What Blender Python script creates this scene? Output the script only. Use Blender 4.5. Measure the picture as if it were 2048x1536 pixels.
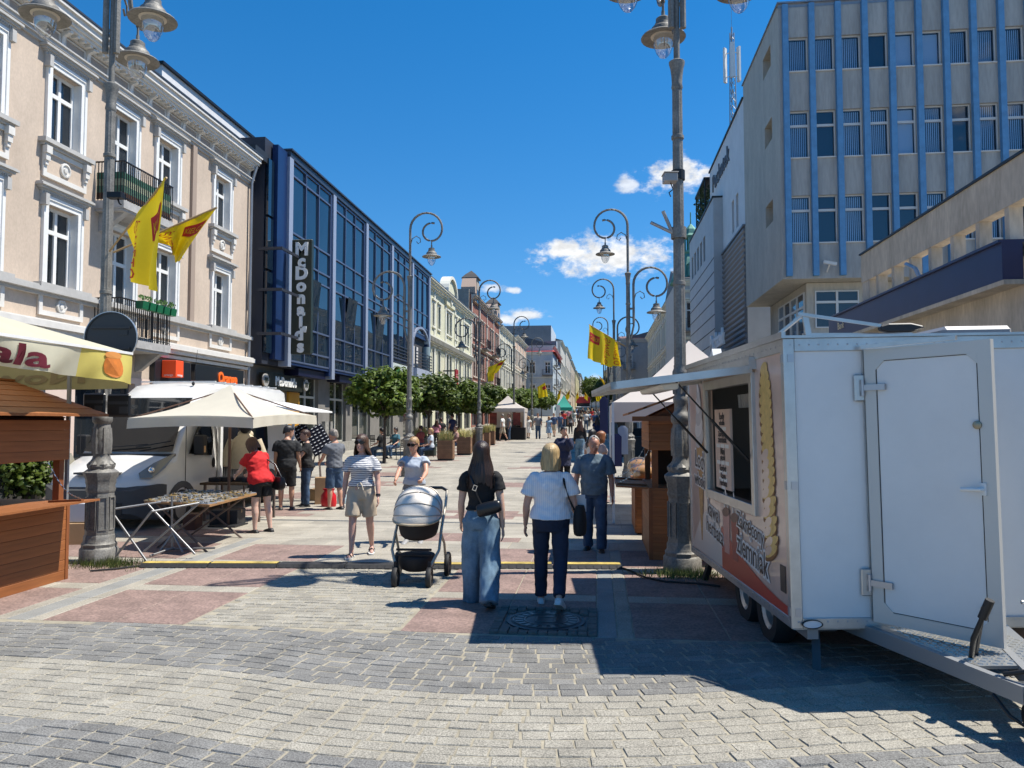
import bpy, bmesh, math, random
from mathutils import Vector, Matrix, noise
from math import sin, cos, pi, radians as R, sqrt, atan2, hypot
SC = bpy.context.scene
COL = SC.collection
for o in list(bpy.data.objects): bpy.data.objects.remove(o)
random.seed(7)
# ------------------------------------------------------------------ camera
EYE = 1.85
FPX = 1538.0                      # focal length in pixels of a 2048 px wide frame
YAW = math.atan((1195 - 1024) / FPX)
PITCH = math.atan(77 / FPX)
cd = bpy.data.cameras.new('camera'); cam = bpy.data.objects.new('camera', cd); COL.objects.link(cam)
cd.sensor_width = 36.0; cd.lens = 36.0 * FPX / 2048; cd.clip_start = .05; cd.clip_end = 6000
cam.location = (0, 0, EYE); cam.rotation_euler = (pi / 2 + PITCH, 0, YAW)
SC.camera = cam
# ------------------------------------------------------------------ sun and sky
SUN = Vector((cos(R(61)) * .985, cos(R(61)) * .17, sin(R(61)))).normalized()
sd = bpy.data.lights.new('sun', 'SUN'); sun = bpy.data.objects.new('sun', sd); COL.objects.link(sun)
sd.energy = 5.0; sd.angle = R(.55); sd.color = (1, .945, .85)
sun.rotation_euler = SUN.to_track_quat('Z', 'Y').to_euler()
SC.view_settings.view_transform = 'Standard'; SC.view_settings.look = 'None'
SC.view_settings.exposure = 0.58; SC.view_settings.gamma = 1.0
SC.view_settings.use_curve_mapping = False
SC.render.engine = 'CYCLES'
SC.cycles.max_bounces = 6; SC.cycles.diffuse_bounces = 4; SC.cycles.glossy_bounces = 3
SC.cycles.transparent_max_bounces = 10; SC.cycles.transmission_bounces = 4
SC.cycles.caustics_reflective = False; SC.cycles.caustics_refractive = False
SC.cycles.use_denoising = True
SC.cycles.sample_clamp_indirect = 6
def cray(px, py):
 u = (px - 1024) / FPX; v = (768 - py) / FPX
 s, c, sp, cp = sin(YAW), cos(YAW), sin(PITCH), cos(PITCH)
 return Vector((-s * cp + u * c + v * s * sp, c * cp + u * s - v * c * sp, sp + v * cp))
w = bpy.data.worlds.new('World'); SC.world = w; w.use_nodes = True
def build_world():
 nt = w.node_tree; N = nt.nodes; L = nt.links; N.clear()
 out = N.new('ShaderNodeOutputWorld'); bg = N.new('ShaderNodeBackground')
 sky = N.new('ShaderNodeTexSky'); sky.sky_type = 'NISHITA'; sky.sun_disc = False
 sky.sun_elevation = math.asin(SUN.z); sky.sun_rotation = atan2(SUN.x, SUN.y)
 sky.altitude = 300; sky.air_density = 1.0; sky.dust_density = .0; sky.ozone_density = 1.6
 hs = N.new('ShaderNodeHueSaturation'); hs.inputs['Saturation'].default_value = 1.43; hs.inputs['Value'].default_value = 1.25
 L.new(sky.outputs[0], hs.inputs['Color'])
 tc = N.new('ShaderNodeTexCoord'); D = tc.outputs['Generated']
 lift = N.new('ShaderNodeMapping'); lift.inputs['Scale'].default_value = (1, 1, .85); lift.inputs['Location'].default_value = (0, 0, .1)   # clear dry air: no yellow band at the horizon
 nrm = N.new('ShaderNodeVectorMath'); nrm.operation = 'NORMALIZE'; L.new(D, lift.inputs[0]); L.new(lift.outputs[0], nrm.inputs[0]); L.new(nrm.outputs[0], sky.inputs[0])
 nz = N.new('ShaderNodeTexNoise'); nz.inputs['Scale'].default_value = 34; nz.inputs['Detail'].default_value = 8; nz.inputs['Roughness'].default_value = .62
 mp = N.new('ShaderNodeMapping'); mp.inputs['Scale'].default_value = (1, 1, 1.7); L.new(D, mp.inputs[0]); L.new(mp.outputs[0], nz.inputs[0])
 def mth(op, a, b=None, c=None):
  n = N.new('ShaderNodeMath'); n.operation = op
  for i, q in enumerate((a, b, c)):
   if q is None: continue
   if isinstance(q, (int, float)): n.inputs[i].default_value = q
   else: L.new(q, n.inputs[i])
  return n.outputs[0]
 clouds = [(1215, 512, 150, 46, 1), (1130, 500, 60, 26, 1), (1352, 352, 82, 38, 1), (1258, 368, 26, 19, .75), (985, 574, 34, 13, .75),
   (1026, 580, 20, 9, .8), (1050, 629, 50, 13, .9), (1018, 642, 26, 20, .85), (1175, 772, 44, 22, 1),
   (3300, 300, 260, 70, 1), (4200, 560, 300, 60, 1), (3900, 100, 220, 60, .9), (-1500, 420, 260, 60, 1), (2900, 620, 160, 36, .9), (5600, 300, 300, 80, 1)]
 tot = None
 for px, py, ww, hh, amp in clouds:
  if px > 2500 or px < -500:      # the same fair-weather clouds go on round the rest of the sky
   az = (px - 1024) / 1538 * .9 - YAW; el = (845 - py) / 1538
   c = Vector((sin(az) * cos(el), cos(az) * cos(el), sin(el)))
  else: c = cray(px, py).normalized()
  e1 = c.cross(Vector((0, 0, 1))).normalized(); e2 = e1.cross(c).normalized()
  def dot(vec, k):
   n = N.new('ShaderNodeVectorMath'); n.operation = 'DOT_PRODUCT'; L.new(D, n.inputs[0]); n.inputs[1].default_value = vec; return mth('MULTIPLY', n.outputs['Value'], k)
  a = dot(e1, FPX / ww); b = dot(e2, FPX / hh)
  n = N.new('ShaderNodeVectorMath'); n.operation = 'DOT_PRODUCT'; L.new(D, n.inputs[0]); n.inputs[1].default_value = c
  b0 = mth('SUBTRACT', b, dot(c, FPX / hh * 0)) if False else b
  front = mth('GREATER_THAN', n.outputs['Value'], .3)
  # flat base, puffy top
  r = mth('SQRT', mth('ADD', mth('MULTIPLY', a, a), mth('MULTIPLY', b0, b0)))
  m = mth('ADD', mth('SUBTRACT', 1.0, r), mth('MULTIPLY', mth('SUBTRACT', nz.outputs['Fac'], .5), 2.6))
  mr = N.new('ShaderNodeMapRange'); mr.interpolation_type = 'SMOOTHSTEP'; L.new(m, mr.inputs[0])
  mr.inputs[1].default_value = .0; mr.inputs[2].default_value = .75; mr.inputs[3].default_value = 0; mr.inputs[4].default_value = amp
  q = mth('MULTIPLY', mr.outputs[0], front)
  lim = N.new('ShaderNodeMapRange'); L.new(r, lim.inputs[0]); lim.inputs[1].default_value = .9; lim.inputs[2].default_value = 1.6; lim.inputs[3].default_value = 1; lim.inputs[4].default_value = 0
  q = mth('MULTIPLY', q, lim.outputs[0])
  tot = q if tot is None else mth('MAXIMUM', tot, q)
 nz2 = N.new('ShaderNodeTexNoise'); nz2.inputs['Scale'].default_value = 60; nz2.inputs['Detail'].default_value = 4; L.new(mp.outputs[0], nz2.inputs[0])
 cr = N.new('ShaderNodeMapRange'); L.new(nz2.outputs['Fac'], cr.inputs[0]); cr.inputs[1].default_value = .35; cr.inputs[2].default_value = .7; cr.inputs[3].default_value = 6.2; cr.inputs[4].default_value = 8.6
 cc = N.new('ShaderNodeCombineColor')
 L.new(mth('MULTIPLY', cr.outputs[0], .97), cc.inputs[0]); L.new(mth('MULTIPLY', cr.outputs[0], .985), cc.inputs[1]); L.new(cr.outputs[0], cc.inputs[2])
 mx = N.new('ShaderNodeMix'); mx.data_type = 'RGBA'; L.new(tot, mx.inputs[0]); L.new(hs.outputs[0], mx.inputs[6]); L.new(cc.outputs[0], mx.inputs[7])
 L.new(mx.outputs[2], bg.inputs[0]); bg.inputs[1].default_value = .09
 L.new(bg.outputs[0], out.inputs[0])
build_world()
# ------------------------------------------------------------------ ground profile
_gp = [(-60, 0), (0, 0), (16, 0), (24, .12), (30, .26), (45, .55), (58, .78), (82, 1.5), (120, 2.5), (200, 4.6), (330, 8.5), (600, 14), (4000, 14)]
def gz(y):
 for (a, za), (b, zb) in zip(_gp, _gp[1:]):
  if a <= y <= b: return za + (zb - za) * (y - a) / (b - a)
 return 0
def Pd(px, py, d):
 """world point seen at photo pixel (px,py), at horizontal distance d along the view"""
 r = cray(px, py); t = d / (-sin(YAW) * r.x + cos(YAW) * r.y); return Vector((0, 0, EYE)) + r * t
def PX(px, py, X): r = cray(px, py); return Vector((0, 0, EYE)) + r * (X / r.x)
def PY(px, py, Y): r = cray(px, py); return Vector((0, 0, EYE)) + r * (Y / r.y)
def PG(px, py, dz=0):
 r = cray(px, py); z = 0
 for _ in range(40):
  t = (z + dz - EYE) / r.z; p = Vector((0, 0, EYE)) + r * t
  if t < 0 or p.y > 400: break
  z = z + .6 * (gz(p.y) - z)
 p.z = gz(p.y); return p
# ------------------------------------------------------------------ materials
_mats = {}
def M(name, col=(.5, .5, .5), rough=.6, metal=0, var=0, vs=3, bump=0, bs=40, rnd=0, spec=.5, var2=None, vs2=None, coords='pos', trans=0, emit=0, coat=0, sheen=0, stretch=(1, 1, 1), bd=.01, hue=0, alpha=1, sub=0):
 if name in _mats: return _mats[name]
 m = bpy.data.materials.new(name); m.use_nodes = True; nt = m.node_tree; N = nt.nodes; L = nt.links
 b = N['Principled BSDF']; b.inputs['Roughness'].default_value = rough; b.inputs['Metallic'].default_value = metal
 b.inputs['Specular IOR Level'].default_value = spec
 if trans: b.inputs['Transmission Weight'].default_value = trans
 if coat: b.inputs['Coat Weight'].default_value = coat
 if sheen: b.inputs['Sheen Weight'].default_value = sheen
 if sub: b.inputs['Subsurface Weight'].default_value = sub; b.inputs['Subsurface Radius'].default_value = (.02, .008, .005); b.inputs['Subsurface Scale'].default_value = .5
 if emit: b.inputs['Emission Color'].default_value = (*col, 1); b.inputs['Emission Strength'].default_value = emit
 b.inputs['Alpha'].default_value = alpha
 c = N.new('ShaderNodeRGB'); c.outputs[0].default_value = (*col, 1); cur = c.outputs[0]
 if coords == 'pos': g = N.new('ShaderNodeNewGeometry'); P = g.outputs['Position']
 else: g = N.new('ShaderNodeTexCoord'); P = g.outputs['Object']
 if stretch != (1, 1, 1):
  mp = N.new('ShaderNodeMapping'); mp.inputs['Scale'].default_value = stretch; L.new(P, mp.inputs[0]); P = mp.outputs[0]
 def mul(cur, fac):
  mx = N.new('ShaderNodeMix'); mx.data_type = 'RGBA'; mx.blend_type = 'MULTIPLY'; mx.inputs[0].default_value = 1
  cc = N.new('ShaderNodeCombineColor')
  for i in range(3): L.new(fac, cc.inputs[i])
  L.new(cur, mx.inputs[6]); L.new(cc.outputs[0], mx.inputs[7]); return mx.outputs[2]
 def rng(fac, lo, hi, a=.3, z=.7):
  mr = N.new('ShaderNodeMapRange'); L.new(fac, mr.inputs[0]); mr.inputs[1].default_value = a; mr.inputs[2].default_value = z; mr.inputs[3].default_value = lo; mr.inputs[4].default_value = hi; return mr.outputs[0]
 if var:
  n = N.new('ShaderNodeTexNoise'); n.inputs['Scale'].default_value = vs; n.inputs['Detail'].default_value = 6; n.inputs['Roughness'].default_value = .65; L.new(P, n.inputs[0])
  cur = mul(cur, rng(n.outputs['Fac'], 1 - var, 1 + var))
 if var2:
  n = N.new('ShaderNodeTexNoise'); n.inputs['Scale'].default_value = vs2; n.inputs['Detail'].default_value = 2; L.new(P, n.inputs[0])
  cur = mul(cur, rng(n.outputs['Fac'], 1 - var2, 1 + var2, .35, .65))
 if rnd:
  oi = N.new('ShaderNodeObjectInfo'); cur = mul(cur, rng(oi.outputs['Random'], 1 - rnd, 1 + rnd, 0, 1))
  if hue:
   h = N.new('ShaderNodeHueSaturation'); L.new(cur, h.inputs['Color']); L.new(rng(oi.outputs['Random'], .5 - hue, .5 + hue, 0, 1), h.inputs['Hue']); cur = h.outputs[0]
 L.new(cur, b.inputs['Base Color'])
 if bump:
  n = N.new('ShaderNodeTexNoise'); n.inputs['Scale'].default_value = bs; n.inputs['Detail'].default_value = 4; L.new(P, n.inputs[0])
  bp = N.new('ShaderNodeBump'); bp.inputs['Strength'].default_value = bump; bp.inputs['Distance'].default_value = bd
  L.new(n.outputs['Fac'], bp.inputs['Height']); L.new(bp.outputs[0], b.inputs['Normal'])
 _mats[name] = m; return m
def glass_mat(name, tint=(.9, .93, .95), refl=.14, rough=.02):
 if name in _mats: return _mats[name]
 m = bpy.data.materials.new(name); m.use_nodes = True; nt = m.node_tree; N = nt.nodes; L = nt.links; N.clear()
 o = N.new('ShaderNodeOutputMaterial'); mix = N.new('ShaderNodeMixShader'); t = N.new('ShaderNodeBsdfTransparent'); g = N.new('ShaderNodeBsdfGlossy')
 t.inputs[0].default_value = (*tint, 1); g.inputs['Roughness'].default_value = rough; g.inputs[0].default_value = (.95, .97, 1, 1)
 fr = N.new('ShaderNodeLayerWeight'); fr.inputs[0].default_value = .35
 mr = N.new('ShaderNodeMapRange'); L.new(fr.outputs['Facing'], mr.inputs[0]); mr.inputs[3].default_value = refl; mr.inputs[4].default_value = .8
 pw = N.new('ShaderNodeMath'); pw.operation = 'POWER'; L.new(fr.outputs['Facing'], pw.inputs[0]); pw.inputs[1].default_value = 3.0; L.new(pw.outputs[0], mr.inputs[0])
 L.new(mr.outputs[0], mix.inputs[0]); L.new(t.outputs[0], mix.inputs[1]); L.new(g.outputs[0], mix.inputs[2]); L.new(mix.outputs[0], o.inputs[0])
 _mats[name] = m; return m
TMP = bpy.data.scenes.new('workbench')      # a scratch scene for evaluating text and modifiers quickly
def bake(o):
 TMP.collection.objects.link(o); vl = TMP.view_layers[0]; vl.update()
 me = bpy.data.meshes.new_from_object(o.evaluated_get(vl.depsgraph)); bpy.data.objects.remove(o); return me
# ------------------------------------------------------------------ mesh builder
class MB:
 def __init__(s, T=None): s.v = []; s.f = []; s.m = []; s.mi = 0; s.T = T
 def add(s, vs, fs):
  n = len(s.v)
  if s.T is not None: vs = [s.T @ Vector(p) for p in vs]
  s.v += [tuple(p) for p in vs]; s.f += [tuple(i + n for i in q) for q in fs]; s.m += [s.mi] * len(fs); return s
 def box(s, x0, x1, y0, y1, z0, z1):
  return s.add([(x0, y0, z0), (x1, y0, z0), (x1, y1, z0), (x0, y1, z0), (x0, y0, z1), (x1, y0, z1), (x1, y1, z1), (x0, y1, z1)],
     [(0, 3, 2, 1), (4, 5, 6, 7), (0, 1, 5, 4), (1, 2, 6, 5), (2, 3, 7, 6), (3, 0, 4, 7)])
 def cb(s, c, d, rot=None):
  x, y, z = d[0] / 2, d[1] / 2, d[2] / 2; c = Vector(c)
  vs = [Vector(p) for p in [(-x, -y, -z), (x, -y, -z), (x, y, -z), (-x, y, -z), (-x, -y, z), (x, -y, z), (x, y, z), (-x, y, z)]]
  if rot is not None: vs = [rot @ p for p in vs]
  return s.add([p + c for p in vs], [(0, 3, 2, 1), (4, 5, 6, 7), (0, 1, 5, 4), (1, 2, 6, 5), (2, 3, 7, 6), (3, 0, 4, 7)])
 def bar(s, p, q, w, h=None, up=(0, 0, 1)):
  p = Vector(p); q = Vector(q); h = w if h is None else h; d = (q - p); ln = d.length
  if ln < 1e-6: return s
  d = d / ln; upv = Vector(up)
  if abs(d.dot(upv)) > .98: upv = Vector((0, 1, 0)) if abs(d.y) < .9 else Vector((1, 0, 0))
  a = d.cross(upv).normalized(); b = a.cross(d).normalized()
  vs = []
  for c in (p, q):
   vs += [c - a * w / 2 - b * h / 2, c + a * w / 2 - b * h / 2, c + a * w / 2 + b * h / 2, c - a * w / 2 + b * h / 2]
  return s.add(vs, [(3, 2, 1, 0), (4, 5, 6, 7), (0, 1, 5, 4), (1, 2, 6, 5), (2, 3, 7, 6), (3, 0, 4, 7)])
 def loft(s, rings, cap=True, closed=False):
  n = len(rings[0]); vs = [p for r in rings for p in r]; fs = []
  k = len(rings)
  for i in range(k - (0 if closed else 1)):
   a = i * n; b = ((i + 1) % k) * n
   for j in range(n): fs.append((a + j, a + (j + 1) % n, b + (j + 1) % n, b + j))
  if cap and not closed:
   fs.append(tuple(range(n - 1, -1, -1))); fs.append(tuple((k - 1) * n + j for j in range(n)))
  return s.add(vs, fs)
 def tube(s, pts, r, n=8, cap=True, sq=1.0):
  pts = [Vector(p) for p in pts]; k = len(pts); rs = r if isinstance(r, (list, tuple)) else [r] * k
  rings = []; ref = None
  for i in range(k):
   d = (pts[min(i + 1, k - 1)] - pts[max(i - 1, 0)]).normalized()
   if ref is None:
    ref = Vector((0, 0, 1)) if abs(d.z) < .9 else Vector((1, 0, 0))
   a = d.cross(ref)
   if a.length < 1e-4: a = d.cross(Vector((0, 1, 0)))
   a.normalize(); b = d.cross(a).normalized(); ref = a.cross(d).normalized() if False else -b.cross(d).cross(d) if False else ref
   rings.append([pts[i] + (a * cos(2 * pi * j / n) + b * sin(2 * pi * j / n) * sq) * rs[i] for j in range(n)])
  return s.loft(rings, cap)
 def lathe(s, prof, n=16, c=(0, 0, 0), ph=0, sx=1, sy=1):
  ringish = min(prof[0][0], prof[-1][0]) > .01 and abs(prof[0][0] - prof[-1][0]) < .02 and len(prof) > 3   # an open ring, not a solid
  return s.loft([[(c[0] + r * sx * cos(2 * pi * j / n + ph), c[1] + r * sy * sin(2 * pi * j / n + ph), c[2] + z) for j in range(n)] for r, z in prof], closed=ringish)
 def ell(s, c, rad, n=12, k=8):
  rings = []
  for i in range(k + 1):
   t = -pi / 2 + pi * i / k; r = max(cos(t), .02)
   rings.append([(c[0] + rad[0] * r * cos(2 * pi * j / n), c[1] + rad[1] * r * sin(2 * pi * j / n), c[2] + rad[2] * sin(t)) for j in range(n)])
  return s.loft(rings)
 def prism(s, poly, vec):
  n = len(poly); v = Vector(vec); a = [Vector(p) for p in poly]; b = [p + v for p in a]
  return s.add(a + b, [tuple(range(n - 1, -1, -1)), tuple(range(n, 2 * n))] + [(i, (i + 1) % n, n + (i + 1) % n, n + i) for i in range(n)])
 def quad(s, a, b, c, d): return s.add([a, b, c, d], [(0, 1, 2, 3)])
 def mesh(s, mats, smooth=None):
  me = bpy.data.meshes.new('m'); me.from_pydata(s.v, [], s.f)
  if not isinstance(mats, (list, tuple)): mats = [mats]
  for m in mats: me.materials.append(m)
  if len(mats) > 1: me.polygons.foreach_set('material_index', s.m)
  bm = bmesh.new(); bm.from_mesh(me); bmesh.ops.recalc_face_normals(bm, faces=bm.faces); bm.to_mesh(me); bm.free()
  if smooth:
   me.polygons.foreach_set('use_smooth', [True] * len(me.polygons)); me.set_sharp_from_angle(angle=R(smooth))
  return me
 def build(s, name, mats, parent=None, smooth=None, bevel=0, loc=None, rot=None, seg=1):
  o = obj(name, s.mesh(mats, smooth), parent)
  if loc is not None: o.location = loc
  if rot is not None: o.rotation_euler = rot
  if bevel:
   md = o.modifiers.new('bevel', 'BEVEL'); md.width = bevel; md.segments = seg; md.limit_method = 'ANGLE'; md.angle_limit = R(40)
  return o
def obj(name, me, parent=None, loc=None, rot=None):
 o = bpy.data.objects.new(name, me); COL.objects.link(o)
 if parent: o.parent = parent
 if loc is not None: o.location = loc
 if rot is not None: o.rotation_euler = rot
 return o
def tag(o, label=None, cat=None, group=None, kind=None):
 if label: o['label'] = label
 if cat: o['category'] = cat
 if group: o['group'] = group
 if kind: o['kind'] = kind
 return o
def thing(name, label, cat, loc=(0, 0, 0), rz=0, group=None):
 o = bpy.data.objects.new(name, None); COL.objects.link(o); o.empty_display_size = .2
 o.location = loc; o.rotation_euler = (0, 0, rz); return tag(o, label, cat, group)
_kids = {}
def tree_of(o): return [c for c in bpy.data.objects if c.parent == o]
def copytree(root, loc=None, rz=None, label=None, kids=None):
 """a copy of a thing with copies of its parts and sub-parts (they share mesh data)"""
 if root.name not in _kids:
  _kids[root.name] = [(c, tree_of(c)) for c in tree_of(root)]
 r = root.copy(); COL.objects.link(r)
 if loc is not None: r.location = loc
 if rz is not None: r.rotation_euler = (0, 0, rz)
 if label: r['label'] = label
 for c, gs in _kids[root.name]:
  d = c.copy(); COL.objects.link(d); d.parent = r
  for g in gs:
   e = g.copy(); COL.objects.link(e); e.parent = d
 return r
_txt = {}
def text(body, size, mat, parent, loc, rot=(pi / 2, 0, 0), ext=.005, bold=0.0, align='CENTER', name='lettering', sx=1, shear=0, mirror=False, space=1.0):
 key = (body, size, ext, bold, align, shear, space)
 if key not in _txt:
  cu = bpy.data.curves.new('t', 'FONT'); cu.body = body; cu.size = size; cu.extrude = ext; cu.offset = bold; cu.align_x = align; cu.align_y = 'CENTER'; cu.shear = shear; cu.space_character = space
  cu.resolution_u = 3
  _txt[key] = bake(bpy.data.objects.new('t', cu))
 me = _txt[key].copy(); me.materials.clear(); me.materials.append(mat)
 o = obj(name, me, parent, loc, rot); o.scale = (-sx if mirror else sx, 1, 1); return o
def frame_mb(mb, x0, x1, z0, z1, t, y0, y1, b=None):
 b = t if b is None else b
 mb.box(x0, x0 + t, y0, y1, z0, z1); mb.box(x1 - t, x1, y0, y1, z0, z1)
 mb.box(x0 + t, x1 - t, y0, y1, z1 - t, z1); mb.box(x0 + t, x1 - t, y0, y1, z0, z0 + b); return mb
def wall_mb(mb, x0, x1, z0, z1, holes, depth=.25, y=0, back=None):
 """front face of a wall in local x,z with real openings and their reveals (outward is -y)"""
 xs = sorted({x0, x1, *[h[0] for h in holes], *[h[1] for h in holes]}); zs = sorted({z0, z1, *[h[2] for h in holes], *[h[3] for h in holes]})
 xs = [x for x in xs if x0 <= x <= x1]; zs = [z for z in zs if z0 <= z <= z1]
 for a, b in zip(xs, xs[1:]):
  run = None
  for c, d in zip(zs, zs[1:]):
   mx, mz = (a + b) / 2, (c + d) / 2
   if any(h[0] < mx < h[1] and h[2] < mz < h[3] for h in holes):
    if run: mb.quad((a, y, run[0]), (b, y, run[0]), (b, y, run[1]), (a, y, run[1])); run = None
   else: run = (run[0], d) if run else (c, d)
  if run: mb.quad((a, y, run[0]), (b, y, run[0]), (b, y, run[1]), (a, y, run[1]))
 for a, b, c, d in [h[:4] for h in holes]:
  mb.quad((a, y, c), (a, y + depth, c), (a, y + depth, d), (a, y, d)); mb.quad((b, y, c), (b, y, d), (b, y + depth, d), (b, y + depth, c))
  mb.quad((a, y, c), (b, y, c), (b, y + depth, c), (a, y + depth, c)); mb.quad((a, y, d), (a, y + depth, d), (b, y + depth, d), (b, y, d))
 return mb
# ================================================================== ground and paving
m_bed = M('sandy_bedding', (.30, .27, .205), .95, var=.3, vs=6, bump=.4, bs=80)
m_slab = M('pale_granite_slab', (.31, .285, .235), .8, var=.22, vs=1.6, var2=.2, vs2=60, bump=.15, bs=120)
m_slabg = M('grey_granite_slab', (.235, .235, .222), .75, var=.15, vs=2, var2=.2, vs2=90, bump=.15, bs=120)
m_pink = M('pink_granite_slab', (.225, .155, .132), .8, var=.26, vs=3.2, var2=.25, vs2=45, bump=.15, bs=120)
m_settl = M('pale_granite_sett', (.275, .257, .215), .85, var=.2, vs=2, var2=.4, vs2=110, bump=.4, bs=60, rnd=.07)
m_settd = M('dark_granite_sett', (.168, .165, .155), .75, var=.25, vs=4, var2=.42, vs2=110, bump=.4, bs=60, rnd=.13)
m_pavef = M('far_paving', (.30, .28, .235), .9, var=.2, vs=.8, var2=.12, vs2=5)
def sheet(name, x0, x1, ys, mat, dz=0, nx=1, kind='structure', parent=None):
 mb = MB(); xs = [x0 + (x1 - x0) * i / nx for i in range(nx + 1)]
 vs = [(x, y, gz(y) + dz) for y in ys for x in xs]; k = nx + 1
 mb.add(vs, [(j * k + i, j * k + i + 1, (j + 1) * k + i + 1, (j + 1) * k + i) for j in range(len(ys) - 1) for i in range(nx)])
 o = mb.build(name, mat, parent)
 if kind: o['kind'] = kind
 return o
YS = [-300, -60, -5, 3, 8, 12, 16, 20, 24, 27, 30, 35, 40, 45, 50, 58, 66, 74, 82, 100, 120, 150, 200, 260, 330, 450, 600, 1500, 4000]
ground = sheet('ground', -1500, 1500, YS, M('town_ground', (.22, .21, .19), .95, var=.3, vs=.5), -.03, 6)
pave = sheet('pavement', -14, 12, [y for y in YS if -10 <= y <= 450], m_bed, .029, 8)
_wv = [(-9, 5.35), (-6.5, 5.6), (-4.7, 5.62), (-3.6, 5.56), (-2.7, 5.46), (-1.9, 5.28), (-1.1, 5.19), (-.4, 5.2), (.2, 5.27), (.75, 5.4), (1.4, 5.58), (2.4, 5.84), (3.6, 6.0), (5, 5.95), (7, 5.6), (9, 5.3)]
def wave(x):
 for i in range(len(_wv) - 1):
  a, za = _wv[i]; b, zb = _wv[i + 1]
  if a <= x <= b:
   t = (x - a) / (b - a); p0 = _wv[max(i - 1, 0)]; p3 = _wv[min(i + 2, len(_wv) - 1)]
   m0 = (zb - p0[1]) / (b - p0[0]) * (b - a); m1 = (p3[1] - za) / (p3[0] - a) * (b - a)
   t2, t3 = t * t, t ** 3
   return (2 * t3 - 3 * t2 + 1) * za + (t3 - 2 * t2 + t) * m0 + (-2 * t3 + 3 * t2) * zb + (t3 - t2) * m1
 return 5.4
def inview(x, y):
 d = y * cos(YAW) - x * sin(YAW); lat = x * cos(YAW) + y * sin(YAW)
 return d > 2 and abs(lat / d) < .69 and 1.85 / d < (1545 - 845) / FPX
def nearby(x, y): return abs(x * cos(YAW) + y * sin(YAW)) < 2.5 + .72 * y
def sett_mesh(w_, d_, mats, seed, h=.035):
 rr = random.Random(seed); mb = MB(); e = .006
 def j(): return rr.uniform(-.004, .004)
 base = [(-w_ / 2 + j(), -d_ / 2 + j()), (w_ / 2 + j(), -d_ / 2 + j()), (w_ / 2 + j(), d_ / 2 + j()), (-w_ / 2 + j(), d_ / 2 + j())]
 top = [(x * (1 - e / abs(x) * .9), y * (1 - e / abs(y) * .9)) for x, y in base]
 rings = [[(x, y, -.02) for x, y in base], [(x, y, h * .72) for x, y in base], [(x, y, h + j() * .4) for x, y in top]]
 mb.loft(rings, cap=False); mb.add(rings[2], [(0, 1, 2, 3)])
 return mb, mats
near_setts = []     # (distance, x, y, w, d, dark, ang)
def place_setts():
 rr = random.Random(3)
 # courses follow the wave; two dark waves with a pale one between, the pattern repeats towards the camera
 dc = .118
 k0, k1 = -30, 30
 for k in range(-38, 16):
  off = k * dc
  x = -7.6 - rr.random() * .2
  while x < 7:
   wd = rr.uniform(.165, .225); xc = x + wd / 2
   wv = wave(xc); y = wv + off + dc / 2
   sl = (wave(xc + .05) - wave(xc - .05)) / .1
   x += wd
   if y > 6.62 or y < 1.0 or not nearby(xc, y): continue
   dark = (off >= 0) or (off < -1.13 and off > -2.3) or off < -3.4
   near_setts.append((hypot(xc, y), xc, y, wd - .009, dc - .009, dark, math.atan(sl)))
 # field of pale setts between the slab borders
 for x0, x1, y0, y1 in [(-3.7, -1.75, 6.68, 9.75)]:
  y = y0; r = 0
  while y < y1:
   x = x0 + (.09 if r % 2 else 0) - .0
   while x < x1:
    wd = min(rr.uniform(.17, .21), x1 - x)
    if wd > .06: near_setts.append((hypot(x, y), x + wd / 2, y + .055, wd - .01, .103, 0, 0))
    x += wd
   y += .113; r += 1
place_setts()
near_setts.sort(key=lambda q: (not inview(q[1], q[2]), q[0]))
_sm = {}
rr = random.Random(9)
rest = [MB(), MB()]
for i, (d, x, y, w_, d_, dark, a) in enumerate(near_setts):
 tilt = (rr.uniform(-.012, .012), rr.uniform(-.012, .012), a + rr.uniform(-.012, .012)); hz = rr.uniform(-.003, .004)
 if i < 300:
  key = (dark, round(w_ / .012), rr.randrange(2))
  if key not in _sm:
   mb, _ = sett_mesh(key[1] * .012, d_, None, i); _sm[key] = mb.mesh(m_settd if dark else m_settl)
  o = obj('sett', _sm[key], pave, (x, y, hz), tilt)
 else:
  mb, _ = sett_mesh(w_, d_, None, i, .033)
  T = Matrix.Translation((x, y, hz)) @ Matrix.Rotation(tilt[2], 4, 'Z') @ Matrix.Rotation(tilt[0], 4, 'X')
  rest[1 if dark else 0].add([T @ Vector(p) for p in mb.v], mb.f)
for mb, m, nm in ((rest[0], m_settl, 'pale_setts'), (rest[1], m_settd, 'dark_setts')):
 # per-stone tone: split the far setts over a few tone slots
 tones = [M(nm + str(i), tuple(c * k for c in ((.275, .257, .215) if nm[0] == 'p' else (.168, .165, .155))), .85, var=.2, vs=3, var2=.32, vs2=95, bump=.5, bs=60) for i, k in enumerate((.92, .97, 1.02, 1.07, 1.15 if nm[0] == 'd' else 1.05))]
 mb.m = [0] * len(mb.f); t = 0
 for q in range(len(mb.f)):
  if q % 9 == 0: t = rr.randrange(5)
  mb.m[q] = t
 o = mb.build(nm, tones, pave); o['kind'] = 'stuff'
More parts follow.
